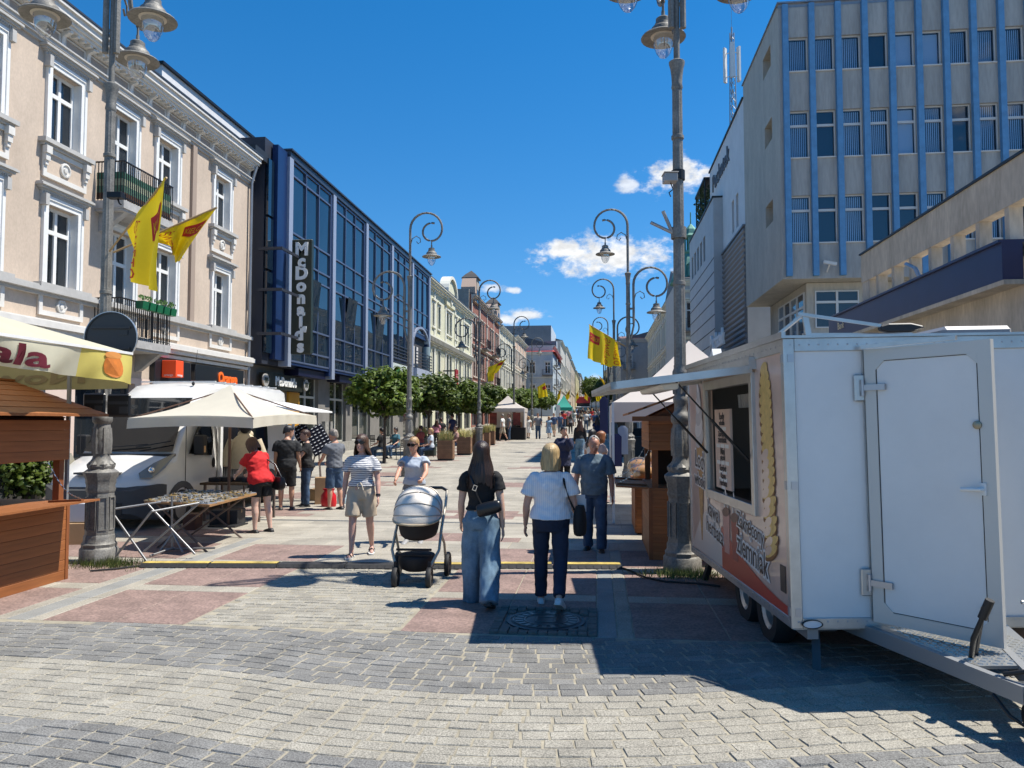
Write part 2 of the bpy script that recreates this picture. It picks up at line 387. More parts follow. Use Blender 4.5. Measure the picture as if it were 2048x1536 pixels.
def slab(x0, x1, y0, y1, mat, g=.008, h=.034):
 mb = MB(); e = .006; zc = lambda y: gz(y)
 b = [(x0 + g / 2, y0 + g / 2), (x1 - g / 2, y0 + g / 2), (x1 - g / 2, y1 - g / 2), (x0 + g / 2, y1 - g / 2)]
 tp = [(x0 + g / 2 + e, y0 + g / 2 + e), (x1 - g / 2 - e, y0 + g / 2 + e), (x1 - g / 2 - e, y1 - g / 2 - e), (x0 + g / 2 + e, y1 - g / 2 - e)]
 r = [[(x, y, zc(y) - .02) for x, y in b], [(x, y, zc(y) + h - .006) for x, y in b], [(x, y, zc(y) + h) for x, y in tp]]
 mb.loft(r, cap=False); mb.add(r[2], [(0, 1, 2, 3)]); return mb
slab_n = [0]
far_slabs = {}
def put_slab(x0, x1, y0, y1, mat, name='slab'):
 if x1 - x0 < .03 or y1 - y0 < .03: return
 d = (y0 + y1) / 2
 if not nearby((x0 + x1) / 2, y1 + .5): return
 px = (y1 - y0) * FPX * EYE / (d * d)
 mb = slab(x0, x1, y0, y1, mat)
 if px > 9 and slab_n[0] < 290:
  slab_n[0] += 1; mb.build(name, mat, pave)
 else: far_slabs.setdefault(mat.name, (mat, MB()))[1].add(mb.v, mb.f)
def field(x0, x1, y0, y1, sx, sy, mats, stag=True):
 y = y0; r = 0
 while y < y1 - .02:
  ye = min(y + sy, y1)
  x = x0; first = True
  while x < x1 - .02:
   wd = sx * (.5 if (first and stag and r % 2) else 1); xe = min(x + wd, x1); first = False
   put_slab(x, xe, y, ye, mats[rr.randrange(len(mats))]); x = xe
  y = ye; r += 1
m_sla = [m_slab, M('pale_granite_slab_worn', (.285, .262, .217), .8, var=.22, vs=1.6, var2=.2, vs2=60, bump=.15, bs=120), M('pale_granite_slab_light', (.335, .308, .255), .8, var=.22, vs=1.6, var2=.2, vs2=60, bump=.15, bs=120)]
# left pink field between the grey strip and the setts
def pinks(x0, x1, nx, y0, y1, rows):
 y = y0
 for kind, h in rows:
  for i in range(nx):
   a, b = x0 + (x1 - x0) * i / nx, x0 + (x1 - x0) * (i + 1) / nx
   if kind == 'p': put_slab(a, b, y, y + h, m_pink)
   else: put_slab(a, (a + b) / 2, y, y + h, m_sla[i % 3]); put_slab((a + b) / 2, b, y, y + h, m_sla[(i + 1) % 3])
  y += h
ROWS = [('p', 1.3), ('w', .28), ('p', 1.3), ('w', .28), ('p', 1.3), ('w', .6)]
pinks(-5.1, -3.72, 2, 6.66, 12, ROWS); pinks(-1.73, -.02, 2, 6.66, 12, ROWS); pinks(.3, 1.9, 2, 6.66, 12, ROWS); pinks(-8.3, -5.62, 3, 6.66, 12, ROWS); pinks(1.9, 4.6, 3, 6.66, 12, ROWS)
for y in [6.66 + .9 * i for i in range(6)]:
 for a, b, m in ((-5.62, -5.47, m_sla[1]), (-5.47, -5.25, m_slabg), (-5.25, -5.1, m_sla[0]), (-.02, .16, m_slabg), (.16, .3, m_sla[1])): put_slab(a, b, y, min(y + .9, 11.72), m)
field(-3.72, -1.73, 9.82, 11.72, .5, .32, m_sla)
# the street beyond: pale slabs in courses with pink panels let in
def street_field(y0, y1, sy, sx):
 y = y0; r = 0
 while y < y1:
  x = -9.2 if y < 60 else -8.5; first = True
  while x < 6.4:
   wd = sx * (.5 if first and r % 2 else 1); first = False
   b = int((y - 12.4) / 3.1); ph = (y - 12.4) % 3.1
   pk = ph > 1.9 and ((-3.3 + (b % 2) * 1.6) < x < (-1.9 + (b % 2) * 1.6) or -8 < x < -6.2)
   put_slab(x, x + wd, y, y + sy, m_pink if pk else m_sla[rr.randrange(3)]); x += wd
  y += sy; r += 1
street_field(11.74, 13.82, .416, .8); street_field(14.0, 60, .45, .8)
for nm, (m, mb) in far_slabs.items():
 o = mb.build(nm.replace('slab', 'slabs') , m, pave); o['kind'] = 'stuff'
sheet('far_street', -13.5, 11.5, [60, 66, 74, 82, 100, 120, 150, 200, 260, 330, 450], m_pavef, .034, 4, None, pave)
# strip paving at both building lines
field_l = sheet('side_paving', -13.5, -9.2, [6, 12, 16, 20, 24, 27, 30, 35, 40, 45, 50, 60], m_pavef, .03, 2, None, pave)
field_r = sheet('side_paving', 6.4, 11.5, [2, 6, 12, 16, 20, 24, 27, 30, 35, 40, 45, 50, 60], m_pavef, .03, 2, None, pave)
# linear drain across the street
dr = thing('drain_channel', 'narrow steel slot drain running across the whole street', 'drain', (0, 13.9, 0))
mb = MB(); mb.box(-9.2, 6.4, -.075, -.03, 0, .036); mb.box(-9.2, 6.4, .03, .075, 0, .036); mb.build('kerb_strip', m_slabg, dr)
mb = MB()
x = -9.2
while x < 6.4: mb.box(x, x + .09, -.03, .03, .0, .032); x += .125
mb.box(-9.2, 6.4, -.03, .03, 0, .006)
o = mb.build('grate', M('drain_steel', (.08, .08, .08), .5, .6), dr)
# manhole cover
def manhole():
 p = PG(1092, 1250); t = thing('manhole_cover', 'round cast iron manhole cover with ring of slots in cobbled square', 'manhole', (p.x, p.y, 0))
 mi = M('cast_iron', (.06, .062, .066), .45, .7, var=.2, vs=8)
 mb = MB(); mb.lathe([(.36, 0), (.36, .046), (.325, .048), (.322, .04), (.0, .04)], 40); mb.build('rim', mi, t, 30)
 mb = MB(); mb.lathe([(.318, .038), (.318, .047), (.3, .05), (.0, .05)], 40); c = mb.build('lid', mi, t, 30)
 mb = MB()
 for i in range(20):
  a = 2 * pi * i / 20; mb.T = Matrix.Rotation(a, 4, 'Z'); mb.box(.215, .285, -.02, .02, .05, .054)
 mb.T = None
 for i in range(4):
  a = 2 * pi * i / 4 + pi / 4; mb.bar((.12 * cos(a), .12 * sin(a), .052), (.12 * cos(a + pi / 2), .12 * sin(a + pi / 2), .052), .02, .006)
 for rr_ in (.19, .2): pass
 mb.lathe([(.2, .05), (.2, .055), (.19, .055), (.19, .05)], 40)
 mb.lathe([(.302, .05), (.302, .055), (.295, .055), (.295, .05)], 40)
 mb.build('relief', M('cast_iron_worn', (.14, .14, .14), .4, .7, var=.2, vs=9), c)
 mb = MB(); r2 = random.Random(5)
 for i in range(-5, 6):
  for j in range(-5, 6):
   if hypot(i, j) * .085 > .38 or hypot(i, j) < 2:
    if hypot(i * .085, j * .085) < .385: continue
    mb.cb((i * .085, j * .085, .037 + r2.uniform(0, .008)), (.075, .075, .03), Matrix.Rotation(r2.uniform(-.1, .1), 3, 'Z'))
 o = mb.build('cobbles', M('cobble', (.13, .115, .1), .8, var=.3, vs=15), t); o['kind'] = 'stuff'
manhole()
# ================================================================== shared facade pieces
m_white = M('white_paint', (.72, .72, .70), .5, var=.06, vs=6)
m_trimw = M('stucco_trim', (.62, .60, .56), .7, var=.08, vs=4)
m_trimg = M('grey_stucco_trim', (.42, .41, .39), .75, var=.1, vs=5)
m_glassd = M('window_glass', (.018, .022, .026), .03, 0, spec=.9, var=.5, vs=.7)
m_black = M('black_iron', (.012, .012, .013), .45, .3)
m_zinc = M('zinc_sheet', (.30, .31, .33), .4, .6, var=.12, vs=3)
m_dark = M('dark_interior', (.01, .01, .011), .9)
_wc = {}
def winset(w_, h_, style, fm, gm, y=.16):
 key = (round(w_, 3), round(h_, 3), style, fm.name, gm.name, y)
 if key in _wc: return _wc[key]
 t = .075 if fm.name != 'pvc_frame' else .05; mb = MB(); frame_mb(mb, -w_ / 2, w_ / 2, 0, h_, t, y, y + .07)
 panes = []
 zt = h_ * .69
 if style == 'cross':
  mb.box(-w_ / 2 + t, w_ / 2 - t, y - .012, y + .06, zt - .05, zt + .05); mb.box(-.05, .05, y - .01, y + .06, t, zt - .05); mb.box(-.045, .045, y - .008, y + .06, zt + .05, h_ - t)
  for a, b in ((-w_ / 2 + t, -.05), (.05, w_ / 2 - t)): panes += [(a, b, t, zt - .05), (a, b, zt + .05, h_ - t)]
 elif style == 'top':
  mb.box(-w_ / 2 + t, w_ / 2 - t, y - .01, y + .06, zt - .05, zt + .05); panes += [(-w_ / 2 + t, w_ / 2 - t, t, zt - .05), (-w_ / 2 + t, w_ / 2 - t, zt + .05, h_ - t)]
 elif style == 'two':
  mb.box(-.04, .04, y - .01, y + .06, t, h_ - t); panes += [(-w_ / 2 + t, -.04, t, h_ - t), (.04, w_ / 2 - t, t, h_ - t)]
 else: panes += [(-w_ / 2 + t, w_ / 2 - t, t, h_ - t)]
 pm = []
 for a, b, c, d in panes:
  q = MB(); q.quad((a, y + .035, c), (b, y + .035, c), (b, y + .035, d), (a, y + .035, d)); pm.append(q.mesh(gm))
 _wc[key] = (mb.mesh(fm), pm); return _wc[key]
def put_window(parent, x, z, w_, h_, style='cross', fm=None, gm=None, y=.16):
 f, ps = winset(w_, h_, style, fm or m_white, gm or m_glassd, y)
 o = obj('window', f, parent, (x, 0, z))
 for p in ps: obj('pane', p, o)
 return o
_pm = {}
def stamp(name, key, make, mat, parent, loc, smooth=None):
 """repeat of a facade ornament: the mesh is made once and shared"""
 if key not in _pm: mb = MB(); make(mb); _pm[key] = mb.mesh(mat, smooth)
 return obj(name, _pm[key], parent, loc)
def railing(parent, x0, x1, y0, z0, h, mat=None, step=.11, name='railing', ends=True, yb=0):
 mb = MB()
 mb.box(x0, x1, y0 - .02, y0 + .02, z0 + h - .03, z0 + h); mb.box(x0, x1, y0 - .012, y0 + .012, z0 + .06, z0 + .08)
 n = max(2, int((x1 - x0) / step))
 for i in range(n + 1): x = x0 + (x1 - x0) * i / n; mb.box(x - .009, x + .009, y0 - .009, y0 + .009, z0, z0 + h - .03)
 if ends:
  for x in (x0, x1):
   mb.box(x - .02, x + .02, y0 + .02, yb, z0 + h - .03, z0 + h); k = max(2, int((yb - y0) / step))
   for i in range(1, k): y = y0 + (yb - y0) * i / k; mb.box(x - .009, x + .009, y - .009, y + .009, z0, z0 + h - .03)
 return mb.build(name, mat or m_black, parent)
# ================================================================== beige tenement house
def beige_house():
 t = thing('tenement_house', 'beige stucco tenement with white window surrounds and two iron balconies', 'house', (-12.5, 10, 0), pi / 2)
 wm = M('beige_stucco', (.50, .405, .32), .85, var=.12, vs=1.1, var2=.05, vs2=25, bump=.25, bs=40, stretch=(1, 1, .6))
 gm = M('pink_plaster', (.62, .49, .42), .85, var=.08, vs=1.5)
 LEN = 16.35; cols = [4.1, 6.6, 8.85, 10.95, 14.25]
 holes = []; shop = [(2.2, 6.2, 0, 2.9), (7.2, 9.6, 0, 2.9), (10.4, 12.2, .4, 2.9), (13.0, 15.4, .4, 2.9)]
 for i, x in enumerate(cols):
  b = 4.25 if i in (2,) else 5.0; holes.append((x - .5, x + .5, b, 6.85))
  b = 7.5 if i == 2 else 8.3; holes.append((x - .5, x + .5, b, 10.05))
 mb = MB(); wall_mb(mb, 0, LEN, 3.05, 11.4, holes, .3)
 mb.quad((0, 0, 3.05), (0, 10, 3.05), (0, 10, 11.4), (0, 0, 11.4)); mb.quad((LEN, 0, 0), (LEN, 10, 0), (LEN, 10, 11.4), (LEN, 0, 11.4)); mb.build('wall', wm, t)
 mb = MB(); wall_mb(mb, 0, LEN, 0, 3.05, shop, .3, -.02); mb.build('ground_floor_wall', gm, t)
 for a, b, c, d in shop:
  put_window(t, (a + b) / 2, c, b - a, d - c, 'two', M('shop_frame', (.09, .09, .1), .4), m_glassd)
 for i, x in enumerate(cols):
  for lv, (b, tp) in enumerate(((5.0, 6.85), (8.3, 10.05))):
   if i == 2: b = 4.25 if lv == 0 else 7.5
   h = tp - b
   put_window(t, x, b, 1.0, h, 'cross')
   # moulded surround
   def sur(mb, h=h):
    for w0, w1, y0 in ((.5, .6, -.05), (.6, .68, -.075)):
     mb.box(-w1, -w0, y0, .02, 0, h + w1 - .5); mb.box(w0, w1, y0, .02, 0, h + w1 - .5); mb.box(-w0, w0, y0, .02, h + w0 - .5, h + w1 - .5)
    mb.box(-.5, -.495, -.0, .16, 0, h); mb.box(.495, .5, 0, .16, 0, h)
   stamp('surround', ('sur', round(h, 2)), sur, m_white, t, (x, 0, b))
   def hood(mb):
    for k, (w1, y1, z0, z1) in enumerate(((.76, .07, 0, .07), (.8, .1, .07, .11), (.85, .15, .11, .16), (.9, .2, .16, .21), (.88, .16, .21, .24))): mb.box(-w1, w1, -y1, .02, z0, z1)
    for q in range(24): mb.box(-.7 + q * .0595, -.7 + q * .0595 + .03, -.1, -.07, .03, .07)
    mb.box(-.74, -.62, -.16, .02, -.26, 0); mb.box(.62, .74, -.16, .02, -.26, 0)
   stamp('hood_moulding', ('hood',), hood, m_trimg, t, (x, 0, tp + .19))
   if i != 2:
    def sill(mb): mb.box(-.86, .86, -.2, .02, -.1, -.0); mb.box(-.8, .8, -.13, .02, -.16, -.1)
    stamp('sill', ('sill',), sill, m_trimg, t, (x, 0, b))
    def panel(mb, lv=lv):
     zz = -.86 if lv else -.72
     mb.box(-.74, .74, -.03, .02, zz, -.17);
    def pframe(mb, lv=lv):
     zz = -.86 if lv else -.72
     frame_mb(mb, -.74, .74, zz, -.17, .11, -.07, -.03)
     if lv:
      for s in (-1, 1):
       mb.box(s * .68 - .09, s * .68 + .09, -.17, -.07, -.34, -.17); mb.box(s * .68 - .07, s * .68 + .07, -.14, -.07, -.5, -.34); mb.box(s * .68 - .045, s * .68 + .045, -.11, -.07, -.6, -.5)
    pp = stamp('panel', ('pan', lv), panel, wm, t, (x, 0, b)); stamp('panel_frame', ('panf', lv), pframe, m_trimw, t, (x, 0, b))
    def ros(mb, lv=lv):
     mb.T = Matrix.Rotation(pi / 2, 4, 'X'); n = 16 if lv else 6
     mb.lathe([(.0, .03), (.17, .03), (.17, .075), (.13, .085), (.12, .05), (.07, .05), (.06, .08), (.0, .085)], n); mb.T = None
    stamp('rosette', ('ros', lv), ros, m_trimw, t, (x, 0, b - (.52 if lv else .45)), 30)
 # string courses, frieze and bracketed cornice
 mb = MB()
 for z0, z1, y in ((4.72, 4.8, .1), (4.8, 4.9, .2), (4.9, 4.94, .16)): mb.box(0, LEN, -y, .02, z0, z1)
 mb.build('sill_course', m_trimg, t)
 mb = MB()
 for z0, z1, y in ((3.72, 3.82, .12), (3.86, 3.98, .22), (3.98, 4.12, .3), (4.12, 4.16, .24)): mb.box(0, LEN, -y, .02, z0, z1)
 mb.build('shop_cornice', m_trimw, t)
 mb = MB()
 for z0, z1, y in ((10.46, 10.54, .06), (10.54, 10.62, .12), (10.62, 10.66, .16)): mb.box(0, LEN, -y, .02, z0, z1)
 mb.build('frieze_course', m_trimg, t)
 mb = MB()
 for z0, z1, y in ((11.0, 11.07, .1), (11.07, 11.15, .28), (11.15, 11.23, .34), (11.23, 11.38, .4), (11.38, 11.45, .46)): mb.box(0, LEN, -y, .02, z0, z1)
 mb.build('cornice', m_trimw, t)
 mb = MB(); mb.prism([(0, -.48, 11.46), (0, -.48, 11.51), (0, 9, 12.4), (0, 9, 11.46)], (LEN, 0, 0)); mb.build('roof', M('dark_tin_roof', (.09, .095, .1), .4, .6), t)
 n = 19
 mb = MB(); mb.box(0, LEN, -.012, .01, 10.66, 11.0); mb.build('frieze_field', M('frieze_grey', (.34, .29, .25), .85), t)
 for i in range(n):
  x = .2 + i * (LEN - .4) / (n - 1)
  def brk(mb):
   mb.prism([(-.05, .02, -.36), (-.05, -.06, -.36), (-.05, -.05, -.24), (-.05, -.09, -.12), (-.05, -.24, -.05), (-.05, -.24, 0), (-.05, .02, 0)], (.1, 0, 0)); mb.box(-.07, .07, -.08, .02, -.4, -.35)
  if i % 1 == 0: stamp('bracket', ('brk',), brk, m_trimw, t, (x, 0, 11.04))
  if i < n - 1:
   def fp(mb): frame_mb(mb, -.36, .36, .0, .26, .03, -.04, .01)
   stamp('frieze_panel', ('fp',), fp, m_trimw, t, (x + (LEN - .4) / (n - 1) / 2, 0, 10.7))
 mb = MB()
 for i in range(70): x = .1 + i * (LEN - .2) / 69; mb.box(x - .04, x + .04, -.26, -.1, 11.0, 11.069)
 mb.build('dentils', m_trimw, t)['kind'] = 'stuff'
 # pilasters and downpipe
 for x in (12.35,): mb = MB(); mb.box(x - .12, x + .12, -.09, .02, 4.95, 10.46); mb.build('pilaster', M('grey_brown_stucco', (.32, .25, .2), .85), t)
 mb = MB(); mb.tube([(LEN - .15, -.12, .2), (LEN - .15, -.12, 10.5), (LEN - .15, -.3, 11.1)], .055, 10); mb.build('downpipe', m_zinc, t, 40)
 mb = MB(); mb.box(LEN - .02, LEN + .5, .25, 8, 0, 11.4); mb.build('side_wall', M('white_brick_side', (.55, .53, .5), .9, var=.15, vs=6, bump=.5, bs=8), t)
 # balconies
 for lv, (z, c) in enumerate(((3.76, 'lower balcony with black railing and green flower boxes'), (7.2, 'upper balcony with black railing and striped screen'))):
  x0, x1 = 7.72, 9.98
  mb = MB(); mb.box(x0, x1, -.8, .02, z, z + .2); mb.box(x0 + .03, x1 - .03, -.76, .02, z - .06, z)
  mb.prism([(x0 + .2, .02, z - .55), (x0 + .2, -.12, z - .5), (x0 + .2, -.7, z - .06), (x0 + .2, .02, z - .06)], (.18, 0, 0)); mb.prism([(x1 - .38, .02, z - .55), (x1 - .38, -.12, z - .5), (x1 - .38, -.7, z - .06), (x1 - .38, .02, z - .06)], (.18, 0, 0))
  b = mb.build('balcony', M('balcony_stone', (.36, .35, .34), .8, var=.2, vs=5), t); b['label'] = c
  railing(b, x0 + .03, x1 - .03, -.77, z + .2, 1.0, step=.085)
  if lv:
   for k, cc in enumerate(((.10, .05, .03), (.08, .17, .12), (.3, .34, .24), (.05, .15, .1))):
    mb = MB(); zz = z + .25 + k * .17; mb.box(x0 + .06, x1 - .06, -.735, -.725, zz, zz + .168); mb.box(x0 + .06, x0 + .066, -.725, -.02, zz, zz + .168); mb.build('screen', M('screen%d' % k, cc, .8, var=.2, vs=6), b)
  else:
   for k in range(5):
    xx = x0 + .75 + k * .33; mb = MB(); mb.prism([(xx - .13, -.97, z + 1.0), (xx - .13, -.8, z + 1.0), (xx - .13, -.79, z + 1.2), (xx - .13, -1.0, z + 1.2)], (.26, 0, 0)); q = mb.build('flower_box', M('green_plastic', (.01, .12, .05), .4), b)
    mb = MB(); r2 = random.Random(k)
    for _ in range(26):
     c0 = Vector((xx + r2.uniform(-.12, .12), -.9 + r2.uniform(-.07, .07), z + 1.2 + r2.uniform(0, .12))); a = r2.uniform(0, 6.28)
     mb.add([c0, c0 + Vector((.05 * cos(a), .05 * sin(a), .03)), c0 + Vector((.02 * sin(a), .02 * cos(a), .07))], [(0, 1, 2)])
    mb.build('flowers', M('flower_leaves', (.08, .16, .03), .6), q)['kind'] = 'stuff'
 # shop signs
 blk = M('black_sign_face', (.012, .015, .02), .35)
 for a, b in ((10.3, 12.2), (12.5, 15.75)):
  mb = MB(); mb.box(a, b, -.16, .02, 3.0 if a < 12 else 2.98, 3.66); s = mb.build('shop_sign', blk, t, bevel=.01)
  if a > 12: text('Orange', .52, M('orange_letters', (.75, .13, .02), .4, emit=.25), s, (14.55, -.18, 3.3), (pi / 2, 0, 0), .02, .012, sx=.82)
 mb = MB(); mb.box(10.62, 11.02, -.6, -.17, 3.14, 3.62); s = mb.build('cube_sign', M('red_orange_cube', (.72, .075, .02), .4, emit=.15), t, bevel=.01)
 text('orange', .1, M('white_letters', (.8, .8, .8), .5), s, (10.82, -.607, 3.2), ext=.003); text('orange', .1, _mats['white_letters'], s, (10.615, -.38, 3.2), (pi / 2, 0, -pi / 2), .003)
 mb = MB()   # striped half-round shop awning seen end-on
 prof = [(0, -.06, 2.2)] + [(0, -.06 - .55 * sin(pi / 2 * k / 8), 2.2 + .95 * cos(pi / 2 * k / 8)) for k in range(9)]
 mb.prism([(12.35, y, z) for x, y, z in prof], (.75, 0, 0)); mb.build('awning', M('striped_awning', (.12, .055, .07), .8), t)
 mb = MB(); mb.box(5.0, 6.2, -.1, -.03, 3.3, 3.55); mb.build('blue_sign', M('blue_sign', (.01, .03, .2), .4), t)
 # sheet-metal attic storey set back above
 mb = MB(); mb.box(13.2, LEN + 3.5, 1.6, 6, 11.6, 13.55); a = mb.build('attic_wall', M('pale_attic', (.62, .62, .62), .7, var=.1, vs=3), t)
 mb = MB(); mb.box(13.1, LEN + 3.5, 1.5, 6.1, 13.55, 13.64); mb.build('attic_capping', m_black, a)
 # dark gutter hopper and folded roof corner at the party wall
 mb = MB(); mb.box(LEN - .6, LEN + .6, -.45, .6, 11.4, 11.75); mb.build('gutter_hopper', M('dark_tin', (.03, .032, .035), .5, .3), t)
beige_house()
# ================================================================== glass fronted office with fast-food restaurant
def glass_office():
 Y0 = 26.75; X0 = -11.9
 t = thing('glass_office_building', 'navy blue glass office block with a vertical fast-food sign', 'building', (X0, Y0, 0), pi / 2)
 navy = M('navy_panel', (.012, .03, .10), .35, .2, var=.1, vs=2); lil = M('lilac_blue_aluminium', (.29, .33, .42), .4, .15)
 fr = M('blue_mullion', (.10, .13, .21), .4, .3)
 gl = M('blue_solar_glass', (.008, .018, .032), .015, .0, spec=.75, var=.25, vs=.5)
 rows = [4.25, 4.72, 5.67, 7.82, 8.32, 9.3, 11.56, 12.06]
 xs = [1.62 + 4.98 * i for i in range(6)]
 # body behind the curtain wall
 mb = MB(); mb.box(.0, 26.9, .25, 12, 4.0, 12.4); mb.build('body', M('office_body', (.02, .025, .04), .6), t)
 mb = MB(); mb.box(1.5, 26.85, -.12, 1.3, 12.14, 12.4); mb.box(1.45, 26.9, -.2, 1.4, 12.4, 12.47); mb.build('roof_capping', M('roof_cap', (.05, .06, .08), .4, .4), t)
 for i, x in enumerate(xs):
  mb = MB(); mb.box(x - .19, x + .19, -.12, .24, 3.78 if i != 0 else 4.0, 12.14); mb.build('pilaster', lil, t)
  if i: mb = MB(); mb.box(x - .38, x - .21, -.05, .24, 3.9, 12.14); mb.build('pilaster_shadow_gap', navy, t)
 for i in range(5):
  a = xs[i] + .21; b = xs[i + 1] - .38; wd = (b - a) / 3
  rws = rows if i < 3 else (rows[2:] if i == 3 else rows[3:])
  fb = MB()
  for z in rws: fb.box(a, b, -.06, .1, z - .035, z + .035)
  for k in range(4): fb.box(a + wd * k - .03, a + wd * k + .03, -.07, .1, rws[0], rws[-1])
  fb.box(a, b, -.04, .1, 12.06, 12.14)
  bay = fb.build('bay_frame', fr, t)
  for z0, z1 in zip(rws, rws[1:]):
   for k in range(3):
    q = MB(); tilt = (i < 3 and k == 1 and abs(z0 - 5.67) < .1)
    j = lambda: random.uniform(-.012, .012); q.quad((a + wd * k + .03, j(), z0 + .03), (a + wd * (k + 1) - .03, j(), z0 + .03), (a + wd * (k + 1) - .03, j() - .22 * tilt, z1 - .03), (a + wd * k + .03, j() - .22 * tilt, z1 - .03))
    q.build('pane', gl, bay)
  q = MB(); q.box(a, b, -.03, .25, 4.1 if i < 3 else rws[0] - .3, rws[0] - .04); q.build('bottom_spandrel', navy, t)
 # return wall towards the beige house
 mb = MB(); mb.box(.55, 1.41, -.02, .2, 4.2, 12.3); mb.build('corner_panel', navy, t)
 mb = MB(); mb.quad((1.405, -.02, 4.2), (1.405, .5, 4.2), (1.405, .5, 12.3), (1.405, -.02, 12.3)); mb.build('return_panel', navy, t)
 for z0, z1 in ((4.4, 7.4), (7.5, 9.4), (9.5, 11.6)):
  mb = MB(); mb.box(.02, .5, .1, .2, z0, z1); mb.build('slit_window', gl, t)
 # vertical sign on brackets, standing off towards the street
 s = MB(); s.box(1.3, 1.5, -1.1, -.3, 4.45, 8.85); dg = M('dark_green_sign', (.02, .028, .018), .4)
 sg = s.build('vertical_sign', dg, t, bevel=.02)
 mb = MB(); mb.box(1.505, 1.54, -1.06, -.34, 4.5, 8.8); mb.build('sign_edge', M('sign_edge_green', (.12, .17, .1), .4), sg)
 lw = M('grey_sign_letters', (.8, .8, .77), .5)
 for k, ch in enumerate(["M", "c", "D", "o", "n", "a", "l", "d'", "s"]):
  text(ch, .66, lw, sg, (1.28, -.7, 8.45 - k * .465), (pi / 2, 0, -pi / 2), .02, .034)
 for z in (5.0, 6.6, 8.1): mb = MB(); mb.box(-.35, 1.3, -.62, -.56, z, z + .1); mb.box(-.35, -.25, -.56, .3, z, z + .1); mb.build('sign_bracket', M('sign_steel', (.04, .045, .06), .5, .4), sg)
 # ground floor, set back
 stone = M('rough_granite_base', (.26, .25, .225), .85, var=.25, vs=2, var2=.25, vs2=18, bump=.5, bs=12)
 pan = M('grey_stone_cladding', (.19, .18, .165), .8, var=.15, vs=2)
 wins = [(4.7, 7.1, .9, 3.9), (8.6, 11.0, .9, 3.9), (12.0, 15.2, .9, 3.9), (17.0, 20.0, .9, 3.9), (22.5, 26.0, .4, 3.4)]
 mb = MB(); wall_mb(mb, 0, 26.9, .8, 4.3, wins + [(1.3, 3.0, .8, 3.2)], .25, .75); mb.build('ground_floor_wall', pan, t)
 mb = MB()
 x = 0
 while x < 26.9:
  x2 = min(x + 1.1, 26.9); mb.box(x + .005, x2 - .005, .6, .9, -.1, .9); x = x2
 mb.build('granite_plinth', stone, t)
 for k, (a, b) in enumerate(((7.6, 8.05), (8.3, 8.6))):
  mb = MB(); mb.box(a, b, .58, .75, .9, 1.9); mb.build('granite_block', stone, t)
 for a, b, c, d in wins:
  wq = put_window(t, (a + b) / 2, c, b - a, d - c, 'cross', M('cream_frame', (.55, .54, .48), .5), M('shop_glass', (.03, .035, .03), .03, spec=.8, var=.6, vs=1.5)); wq.location.y = .75
 for k in range(5):      # soffit fascia panels under the glass volume
  a = xs[k] + .3; b = xs[k + 1] - .4; mb = MB(); mb.box(a + 1.2, b, .1, .7, 3.75, 4.05); mb.build('soffit_fascia', M('navy_soffit', (.006, .007, .03), .4), t)
 mb = MB(); mb.box(.6, 4.2, .35, .6, 3.12, 3.72); f = mb.build('fascia_sign', M('sign_black', (.015, .018, .014), .4), t)
 text("McDonald's", .5, lw, f, (2.45, .33, 3.42), ext=.02, bold=.012, sx=.86)
 for x in (.45, 4.4):
  mb = MB(); mb.T = Matrix.Translation((x, .32, 3.42)) @ Matrix.Rotation(pi / 2, 4, 'X'); mb.lathe([(.0, 0), (.24, 0), (.24, .06), (.0, .06)], 24); d = mb.build('round_sign', M('round_sign', (.35, .34, .32), .5), f)
  text('m', .4, dg, d, (x, .25, 3.45), ext=.005, bold=.01)
 mb = MB(); mb.box(3.5, 4.65, .66, .75, 1.6, 3.1); o = mb.build('orange_panel', M('orange_panel', (.52, .25, .02), .6), t)
 M('pale_letters', (.7, .6, .4), .5)
 for z, h in ((2.6, .3), (2.42, .4)): mb = MB(); mb.box(4.05 - h, 4.05 + h, .65, .66, z - .03, z + .03); mb.build('faded_print_line', M('pale_letters'), o)
 mb = MB(); mb.box(-.35, .25, .3, .7, 2.0, 3.15); mb.build('orange_sign_box', _mats['orange_panel'], t)
 # far bays: loggia with railing, arch, and sign band
 a, b = xs[3] + .21, xs[4] - .21
 mb = MB(); mb.box(a, b, -.1, .05, 4.0, 5.35); sgn = mb.build('sign_band', M('pale_green_panel', (.5, .56, .55), .5), t)
 text('105', .85, M('green_letters', (.0, .13, .035), .4), sgn, (a + 1.1, -.12, 4.75), ext=.02, bold=.02, sx=.8); text('lat', .85, _mats['green_letters'], sgn, (a + 3.0, -.12, 4.7), ext=.02, bold=.02, sx=.8)
 rl = MB()
 for k in range(6): rl.box(a, b, -.1, -.05, 5.4 + k * .2, 5.46 + k * .2)
 rl.build('loggia_railing', M('rail_grey', (.05, .055, .07), .4, .4), t)
 mb = MB(); mb.box(a, b, .12, .2, 5.4, 7.0); mb.build('loggia_glass', gl, t)
 a, b = xs[4] + .21, xs[5] - .21; c = (a + b) / 2; r = (b - a) / 2
 mb = MB(); n = 12
 for k in range(n):
  t0, t1 = pi * k / n, pi * (k + 1) / n
  for rr0, rr1 in ((r, r + .0),):
   mb.prism([(c - cos(t0) * r, -.15, 6.9 + sin(t0) * 1.25), (c - cos(t1) * r, -.15, 6.9 + sin(t1) * 1.25), (c - cos(t1) * r, -.15, 6.9 + sin(t1) * 1.25 + .13), (c - cos(t0) * r, -.15, 6.9 + sin(t0) * 1.25 + .13)], (0, .5, 0))
 mb.build('arch', lil, t)
 mb = MB(); mb.box(a, b, .2, .24, 5.4, 8.2); mb.build('loggia_back', M('loggia_dark', (.05, .05, .055), .7), t)
